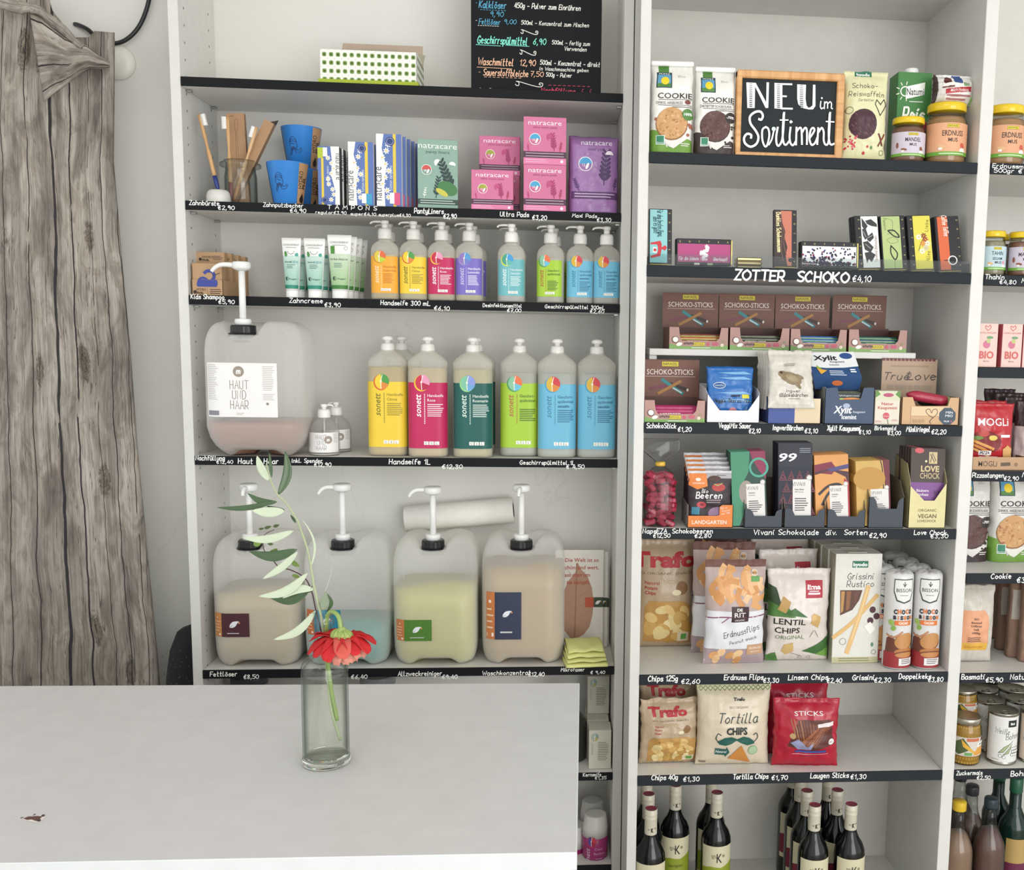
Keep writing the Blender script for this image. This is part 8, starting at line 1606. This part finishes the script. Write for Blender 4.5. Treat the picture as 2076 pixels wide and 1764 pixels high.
# rice bag
Yr = ground(1985, 1346, Z[5]).y; X0, X1, h = spot(1936, 2020, 1190, Z[5], Yr); X0 = max(X0, 1.830)
r, p = mk_bag('rice_bag', 'clear bag of white rice with an orange basmati label', 'bag', X1-X0, h, .06, ((X0+X1)/2, Yr+.02, Z[5]+.0004), '#cdc7bc', seed=141, style='pillow', seal=.03, wr=1.4)
p.poly([(.0, .22), (.80, .22), (.80, .62), (.70, .70), (0, .70)], '#e0a27c'); p.rect(0, .18, .80, .28, '#dcae48')
for i, (s_, hh) in enumerate((('BIO', .028), ('Basmati', .028), ('Duftreis', .028), ('hell', .028), ('1000g', .028))): p.t(s_, .48, .58-i*.045, hh, '#4a342c', w=(.06, .14, .14, .06, .11)[i], bold=.02)
p.micro(.3, .345, .66, 3, .024, '#6a4a3c', .4, .2); p.h('Spielberger', .46, .215, .03, '#c9762c', w=.26, th=.1); p.rect(.02, .19, .08, .26, '#4a8a3c'); p.fin()
for k, (px, yy, hh) in enumerate(((2040, YF+.16, .21), (2062, YF+.10, .22), (2088, YF+.06, .22), (2028, YF+.26, .20))):
    X = XP(px, yy, Z[5]+.1); rr, p = mk_bag('paper_bag', ('brown paper bag of rice behind the rice bag', 'tall brown paper bag with a small white sticker', 'brown paper bag at the picture edge', 'brown paper bag in the dark corner of the shelf')[k], 'bag', .07, hh, .04, (X+.02, yy+.02, Z[5]+.0004), '#8f7260', style='box', seed=150+k, group='brown paper bags', kind='matte', rz=-.2); p.rect(.1, .45, .5, .8, '#b5aca2') if k < 2 else None; p.fin()
# corn jars and cans
def corn(px0, px1, pt, z, Y, label):
    X0, X1, H = spot(px0, px1, pt, z, Y); rr = (X1-X0)/2; r = thing('corn_jar', label, 'jar', ((X0+X1)/2, Y+rr, z+.0002), 0, 'sweetcorn jars'); hl = H*.13
    MB().lathe([(rr*a, H*b) for a, b in ((.8, 0), (.95, .02), (1, .08), (1, .66), (.95, .78), (.86, .86), (.84, .93))], thin_glass('corn_glass', '#eeeade', '#8f8a64'), 40).build('jar_body', r)
    MB().lathe([(rr*a, H*b+.002) for a, b in ((.75, 0), (.90, .02), (.95, .08), (.95, .66), (.90, .77), (.80, .82))], M('#b08a34', 'plastic'), 32).build('brine', r)
    k = MB(); cm = M('#d2ad4c', 'plastic'); rs = random.Random(int(px0))
    for i in range(9):
        zz = H*(.06+.092*i)
        if H*.26 < zz < H*.56: continue
        q = .875 if zz < H*.68 else .80
        for j in range(15):
            a = -PI*.95+PI*.9*(j+.5*(i % 2))/14; c = (rr*q*math.cos(a), rr*q*math.sin(a), zz); k.lathe([(.0005, -.0040), (.0034, -.002), (.0038, .001), (.0024, .0036), (.0005, .0042)], cm, 7, c)
    k.build('kernels', r, kind='stuff')
    MB().lathe([(rr*.88, H-hl), (rr*.92, H-hl+.001), (rr*.92, H-.002), (rr*.88, H), (rr*.80, H-.001), (rr*.3, H-.0015), (.001, H-.0015)], M('#b9b4a4', 'metal'), 40).build('lid', r)
    p = Pr(cylS(rr+.0004, H*.22, H*.40, 2.7), 2.7*rr/(H*.40), curved=.1); p.rect(0, 0, 1, 1, '#cfc8be'); p.poly([(.05, .2), (.2, .05), (.5, .4), (.3, .95), (.1, .7)], '#4a5a34'); p.poly([(.25, .9), (.55, .3), (.7, .2), (.6, .1), (.3, .5)], '#d9a83c'); p.poly([(.55, .05), (.95, .05), (.9, .5), (.66, .45)], '#d99a44'); p.rect(.38, .80, .70, .96, '#c46a4a'); p.rect(.78, .72, .92, .98, '#4a2426'); p.poly([(.64, .5), (.95, .55), (.95, .78), (.66, .72)], '#efece4'); p.h('Zuckermais', .79, .58, .10, '#3a3430', w=.36, th=.12); p.rect(.34, .04, .52, .2, '#6aa05c'); p.build('label', r); return r
gz = Z[6]; c1_ = corn(1940, 2000, 1461, gz, YF+.004, 'sweetcorn jar with a metal lid standing at the front'); c2_ = corn(1938, 1990, 1466, gz, YF+.085, 'sweetcorn jar with a metal lid standing behind the front one')
zt = .0; hcan = ZP(1466, XP(1965, YF+.085, gz+.1), YF+.085)-gz
dup(c2_, (c2_.location.x-.004, c2_.location.y, gz+hcan+.001), label='sweetcorn jar with a yellow lower label stacked on the rear jar')
def can(px, pt, Y, label, lab, rr=.037, tint='#dfe0dc', H=None):
    x = XP(px, Y+rr, gz+.06); H = H or can.H; r = thing('food_can', label, 'can', (x, Y+rr, gz+.0002), 0, 'bean cans'); mt = M('#a5a296', 'metal')
    MB().lathe([(rr*.96, 0), (rr, .001), (rr, .004), (rr*.98, .006), (rr*.98, H-.006), (rr, H-.004), (rr, H-.001), (rr*.97, H), (rr*.93, H-.004), (rr*.6, H-.005), (.001, H-.005)], mt, 44).build('can_body', r)
    mb = MB(); n = 20; ring = [[(rr*.55*math.cos(2*PI*j/n)*.0+.012*math.cos(2*PI*j/n), -rr*.35+.009*math.sin(2*PI*j/n), H-.0035)] for j in range(n)]; mb.tube([(.010*math.cos(2*PI*j/n), -rr*.30+.008*math.sin(2*PI*j/n), H-.0030) for j in range(n+1)], .0012, mt, 6); mb.build('pull_ring', r)
    Hs = H-.016; p = Pr(cylS(rr*.985, .008, Hs, 3.05), 3.05*rr/Hs, curved=.08); p.rect(0, 0, 1, 1, tint)
    if lab == 'w':
        p.rect(.48, .78, .70, .93, '#1d2220'); p.t('Biok', .59, .83, .05, '#eef0ea', w=.11, bold=.04); p.h('Wei\u00dfe', .36, .63, .12, '#3a3c38', w=.32, th=.07, rot=-4); p.h('Bohnen', .66, .52, .13, '#3a3c38', w=.42, th=.07, rot=5)
        for q in ([(.30, .20), (.42, .34), (.56, .42), (.62, .48), (.50, .34), (.40, .22)], [(.40, .16), (.52, .30), (.60, .42), (.52, .20)]): p.poly(q, '#a4b284'); p.line(q+[q[0]], .008, '#3a4430')
        for i in range(11): u, v = .60+.055*(i % 4)+.02*(i//4 % 2), .30-.065*(i//4); p.ell(u, v, .036, '#2f332c', ru=.034, n=10); p.ell(u, v, .029, '#f2f2ee', ru=.027, n=10)
        for u, v in ((.34, .14), (.42, .12)): p.ell(u, v, .034, '#2f332c', n=10); p.ell(u, v, .027, '#f2f2ee', n=10)
        p.micro(.16, .05, .34, 1, .02, '#6a6a66', .4)
    else: p.rect(.1, .42, .4, .5, '#a9a49c'); p.h('Kidney', .5, .6, .12, '#4a3c38', w=.4, th=.07); p.ell(.3, .2, .05, '#7a3a34'); p.ell(.5, .16, .05, '#7a3a34'); p.line([(.2, .32), (.6, .38)], .03, '#9ab06a')
    p.build('label', r); return r
can.H = ZP(1451, XP(2031, YF, gz+.1), YF)-gz
k1 = can(2031, 0, YF+.006, 'white bean can with drawn bean pods at the front', 'w'); k2 = can(2096, 0, YF+.006, 'pinkish kidney bean can cut off by the picture edge', 'k', tint='#d2bfae')
dup(k1, (XP(2000, YF+.13, gz+.06), YF+.006+.037+.078, gz), label='white bean can second row, behind the corn jar'); dup(k1, (XP(2062, YF+.13, gz+.06), YF+.043+.078, gz), label='white bean can second row, behind the drawn bean pods can')
dup(k1, (XP(1988, YF+.21, gz+.06), YF+.043+.157, gz), label='white bean can third row near the upright'); dup(k1, (XP(2046, YF+.21, gz+.06), YF+.043+.157, gz), label='white bean can third row near the picture edge')
dup(k1, (XP(2010, YF+.21, gz+.06)+.02, YF+.043+.236, gz), label='white bean can in the darkest back row')
# juice and oil bottles
def juice(px, py, cap, label, col='#80604f', Hh=.315, lab=None, neck=.0145, body=.041):
    y = YR+.052+py; x = XP(px, y, Z6+Hh); r = thing('juice_bottle', label, 'bottle', (x, y, Z6), 0, 'tall juice bottles')
    pf = [(.034, 0), (.040, .004), (body, .012), (body, .175), (body*.96, .192), (body*.82, .210), (body*.60, .228), (body*.43, .245), (neck+.001, .262), (neck, Hh-.02)]
    MB().lathe(pf, thin_glass('juice_glass', '#eceeec', '#959c98'), 40).build('glass_body', r); MB().lathe([(max(.002, a*.93), b+.002) for a, b in pf if b < .24], M(col, 'plastic'), 32).build('juice', r)
    MB().lathe([(neck+.002, Hh-.024), (neck+.0025, Hh-.022), (neck+.0025, Hh-.004), (neck+.001, Hh), (.001, Hh)], M(cap, 'plastic'), 32).build('screw_cap', r)
    p = Pr(cylS(body+.0003, .03, .09, 2.4), 2.4*body/.09, curved=.09); p.rect(0, 0, 1, 1, '#dcdcd6'); p.poly([(0, .3), (.5, .7), (.4, 1), (0, 1)], '#7fae8a' if lab != 'y' else '#c9cf9a'); p.ell(.62, .62, .16, '#232c28'); p.build('label', r); return r
juice(1946, 0, '#d9b52c', 'cloudy juice bottle with a yellow cap beside the upright', lab='y', col='#9a7a64')
juice(2010, .012, '#26343c', 'brownish juice bottle with a dark cap at the front', col='#6f5148')
juice(1972, .085, '#2a2c30', 'brownish juice bottle with a dark cap standing behind the two front ones', col='#6a4f48')
juice(1948, .17, '#2a2c30', 'juice bottle with a dark cap hidden behind the yellow capped one', col='#6a4f48')
for px, py, lb in ((2062, 1575, 'dark green oil bottle, nearer one at the picture edge'), (2048, 1570, 'dark green oil bottle further back in the shadow')):
    P = ground(px, py, Z6+.325); r = thing('oil_bottle', lb, 'bottle', (P.x, max(P.y, YR+.05)+(.0 if px > 2050 else .06), Z6), 0, 'dark green bottles'); MB().lathe([(.034, 0), (.040, .01), (.040, .19), (.036, .205), (.022, .228), (.0155, .245), (.015, .318)], M('#0f2a22', 'gloss'), 36).build('glass_body', r); MB().lathe([(.0165, .285), (.017, .287), (.017, .322), (.015, .325)], M('#1e5a40', 'plastic'), 28).build('cap_sleeve', r)
    p = Pr(cylS(.0403, .06, .11, 2.2), 2.2*.0403/.11, curved=.09); p.rect(.1, 0, .9, 1, '#b8995c'); p.rect(.1, 0, .9, .4, '#6a2444'); p.build('label', r)
# ================= vase with branch, twig and flower =================
g = ground(662, 1546, ZC); VX, VY = g.x, g.y; VZ = ZC
rv = (XP(708, VY, ZC+.06)-XP(612, VY, ZC+.06))/2; zs = ZP(1352, VX, VY)-ZC; zt = ZP(1241, VX, VY)-ZC
vs = thing('glass_vase', 'clear glass bottle of water used as a vase on the white counter', 'vase', (VX, VY, VZ+.0003))
VG = thin_glass('clear_vase_glass', '#fdfefd', '#c0c8c5', .02, 1.5); rn = rv*.40
out = [(rv*.90, 0), (rv*1.0, .002), (rv*1.03, .006), (rv*1.0, .011), (rv*.975, .016), (rv*.975, zs*.93), (rv*.985, zs*.955), (rv*.96, zs*.98), (rv*.98, zs), (rv*.93, zs+.006), (rv*.75, zs+.013), (rv*.50, zs+.019), (rn*.95, zs+.026), (rn*.90, zs+.034), (rn*1.1, zs+.038), (rn*.92, zs+.043), (rn*.90, zt-.022), (rn*1.12, zt-.019), (rn*1.12, zt-.013), (rn*.98, zt-.011), (rn*1.0, zt-.003), (rn*1.08, zt-.001), (rn*1.02, zt)]
inn = [(rn*.80, zt-.001), (rn*.76, zt-.02), (rn*.74, zs+.03), (rv*.42, zs+.017), (rv*.68, zs+.009), (rv*.88, zs-.001), (rv*.90, zs*.9), (rv*.90, .016), (rv*.82, .010), (.0008, .009)]
MB().lathe(out[3:]+inn[:-2], VG, 56, cap0=False, cap1=False).build('glass_body', vs)
MB().lathe([(.0008, 0)]+out[:4]+[(rv*.9, .0125), (.0008, .0112)], glass_mat('vase_base_glass', '#dfe4dc', .02, 1.45), 48).build('glass_base', vs)
wl = zs*.93; MB().lathe([(.0008, .0135), (rv*.815, .0140), (rv*.893, .0175), (rv*.893, wl), (rv*.86, wl-.0006), (.0008, wl-.0006)], thin_glass('water', '#fafbf7', '#dfe3db', .02, 1.2), 48, cap0=True).build('water', vs)
def V(px, py, dy=0): return at(px, py, VY+dy)
LT, LDK, STM = M('#c2cdb4', 'matte'), M('#48603f', 'plastic'), M('#a9b391', 'matte')
def leaf(root, a, b, wid, mat, bend=(0, 0), fold=.25, face=-1, n=12):
    a, b = Vector(a)-root.location, Vector(b)-root.location; d = b-a; L = d.length; t = d.normalized(); s_ = Vector((0, -1, 0)).cross(t); s_ = (s_+Vector((0, .25*face, 0))).normalized(); nn = t.cross(s_).normalized()
    mb = MB(); G = []; wid *= .88
    for i in range(n+1):
        q = i/n; w_ = wid*(math.sin(PI*q**.85)**.75)*.5+.0002; c = a+d*q+s_*bend[0]*math.sin(PI*q)*L+nn*bend[1]*math.sin(PI*q)*L
        G.append([tuple(c-s_*w_+nn*w_*fold), tuple(c-s_*w_*.5+nn*w_*fold*.35), tuple(c), tuple(c+s_*w_*.5+nn*w_*fold*.35), tuple(c+s_*w_+nn*w_*fold)])
    mb.grid(G, mat, True); o = mb.build('leaf', root); m = o.modifiers.new('thick', 'SOLIDIFY'); m.thickness = .0005; m.offset = 0; return o
ob = thing('olive_branch', 'olive branch with long pale and dark green leaves rising from the vase', 'branch', tuple(V(660, 1245)))
def stem(root, pts, r0, r1, mat, name='stem'):
    P = [p-root.location for p in smooth_path(pts, 5)]; n = len(P); MB().tube(P, [r0+(r1-r0)*i/(n-1) for i in range(n)], mat, 8).build(name, root)
stem(ob, [V(690, 1500, .005), V(672, 1440, .0), V(664, 1370, 0), V(658, 1300, 0), V(650, 1245), V(637, 1190), V(626, 1125), V(612, 1080), V(600, 1050), V(578, 1018), V(563, 1003), V(548, 972), V(540, 940)], .0026, .0012, STM)
for a, b, w_, m, bd in [((545, 975), (521, 924), .0125, LT, (.05, 0)), ((551, 968), (546, 918), .005, LDK, (0, 0)), ((564, 1004), (578, 915), .0145, LDK, (-.12, 0)), ((562, 1018), (502, 1000), .0105, LDK, (.12, 0)), ((560, 1016), (440, 1029), .009, LDK, (.06, .02)),
                        ((577, 1036), (511, 1035), .0165, LT, (.05, 0)), ((577, 1034), (541, 1026), .009, LDK, (.08, 0)), ((600, 1060), (589, 1044), .004, LDK, (0, 0)), ((596, 1076), (490, 1090), .0135, LT, (.10, 0)), ((603, 1114), (505, 1118), .0170, LDK, (.12, 0)),
                        ((604, 1119), (532, 1174), .0125, LT, (.06, 0)), ((624, 1162), (523, 1209), .0150, LT, (.14, 0)), ((634, 1188), (540, 1207), .0150, LDK, (.20, 0)), ((637, 1195), (573, 1213), .0135, LT, (-.14, 0)), ((626, 1158), (612, 1052), .0035, LT, (-.16, 0)),
                        ((640, 1238), (554, 1297), .0140, LT, (.14, 0))]:
    pale = m is LT; leaf(ob, V(*a), V(*b, -.012 if pale else .010), w_, m, bd)
leaf(ob, V(655, 1238, -.004), V(661, 1200, -.004), .013, M('#8b9a80', 'matte'), (0, 0)); leaf(ob, V(663, 1240, -.002), V(664, 1204, -.006), .006, LDK, (-.2, 0)); stem(ob, [V(658, 1202), V(668, 1175), V(677, 1135)], .0006, .0002, M('#b9c4ae', 'matte'), 'grass_blade')
tw = thing('leafy_twig', 'thin dark red twig with small round green leaves leaning from the vase', 'branch', tuple(V(645, 1245, .01)))
RDB = M('#5c4444', 'matte'); stem(tw, [V(676, 1420, .01), V(655, 1300, .01), V(640, 1235, .01), V(632, 1200, .012), V(618, 1172, .014), V(590, 1156, .018), V(566, 1150, .02), V(552, 1134, .02), V(538, 1122, .02)], .0012, .0007, RDB); stem(tw, [V(538, 1122, .02), V(533, 1105, .02), V(536, 1085, .02), V(556, 1074, .02)], .0007, .0004, RDB, 'side_stem')
SL = M('#7f9a4c', 'plastic')
for x, y, ax, ay, w_ in [(522, 1102, 8, 3, .010), (555, 1120, 7, 8, .012), (599, 1143, 9, -6, .009), (578, 1149, 9, 3, .008), (600, 1168, 8, -2, .007), (543, 1069, 7, 2, .005), (560, 1066, 6, 2, .005), (557, 1084, 7, 2, .004), (530, 1072, 5, 1, .004), (548, 1102, 6, -2, .006), (628, 1198, 7, 2, .005)]:
    leaf(tw, V(x-ax, y+ay, .018), V(x+ax, y-ay, .014), w_, SL if w_ > .006 else M('#56683c', 'plastic'), (0, 0), n=8)
# drooping flower
F = V(693, 1290, -.028); fl_ = thing('dahlia', 'drooping red and peach dahlia hanging over the vase mouth', 'flower', tuple(F)); GS = M('#8fa860', 'plastic')
stem(fl_, [V(684, 1460, .002), V(672, 1400, -.002), V(664, 1330, -.004), V(662, 1262, -.006), V(668, 1242, -.012), V(680, 1243, -.020), V(688, 1256, -.026), V(691, 1280, -.028)], .0030, .0034, GS)
mb = MB(); mb.lathe([(.0035, .014), (.006, .011), (.013, .006), (.0165, .001), (.015, -.003), (.004, -.005)], M('#a3b56c', 'matte'), 24); mb.build('calyx', fl_)
for k in range(12):
    a = 2*PI*k/12; c = Vector((math.cos(a), math.sin(a), 0)); leaf(fl_, F+c*.003+Vector((0, 0, .011)), F+c*.0175+Vector((0, 0, .001)), .008, M('#9aae62', 'matte'), (0, .1), n=6).name = 'sepal'
RED, PEA, PE2 = M('#c7262a', 'matte'), M('#d98f7c', 'matte'), M('#cf5c50', 'matte')
rf = random.Random(5)
def petal(a, L, droop, w_, mat, z0=0.0, curl=.3):
    c = Vector((math.cos(a), math.sin(a), 0)); s_ = Vector((-math.sin(a), math.cos(a), 0)); G = []
    for i in range(9):
        q = i/8; rr = .006+L*q; zz = z0-.002-droop*q**1.6+.004*math.sin(q*PI); w2 = w_*(.35+.65*math.sin(PI*min(1, q*.62+.12)))*(1 if q < .93 else .62)
        G.append([tuple(c*rr+s_*w2*t+Vector((0, 0, zz+curl*w2*(abs(t)**2)+.0012*math.sin(9*q+a*3)*t))) for t in (-1, -.5, 0, .5, 1)])
    mb = MB(); mb.grid(G, mat, True); o = mb.build('petal', fl_); m = o.modifiers.new('thick', 'SOLIDIFY'); m.thickness = .0005
for k in range(13):
    a = 2*PI*k/13+.1; front = -math.sin(a) > .25; petal(a, .034+.008*rf.random()+(.004 if abs(math.cos(a)) > .8 else 0), .004+.012*rf.random() if not front else .018+.006*rf.random(), .0125, RED if not front else rf.choice([RED, PE2]))
for k in range(13): a = 2*PI*k/13+.35; petal(a, .026+.006*rf.random(), .020+.008*rf.random(), .0088, PEA if -math.sin(a) > -.1 else RED, -.002, -.25)
for k in range(11): a = 2*PI*k/11; petal(a, .016+.004*rf.random(), .026+.004*rf.random(), .0075, rf.choice([PEA, PEA, PE2]), -.005, -.3)
for k in range(7): a = 2*PI*k/7+.5; petal(a, .007, .028, .006, PEA, -.007, -.3)
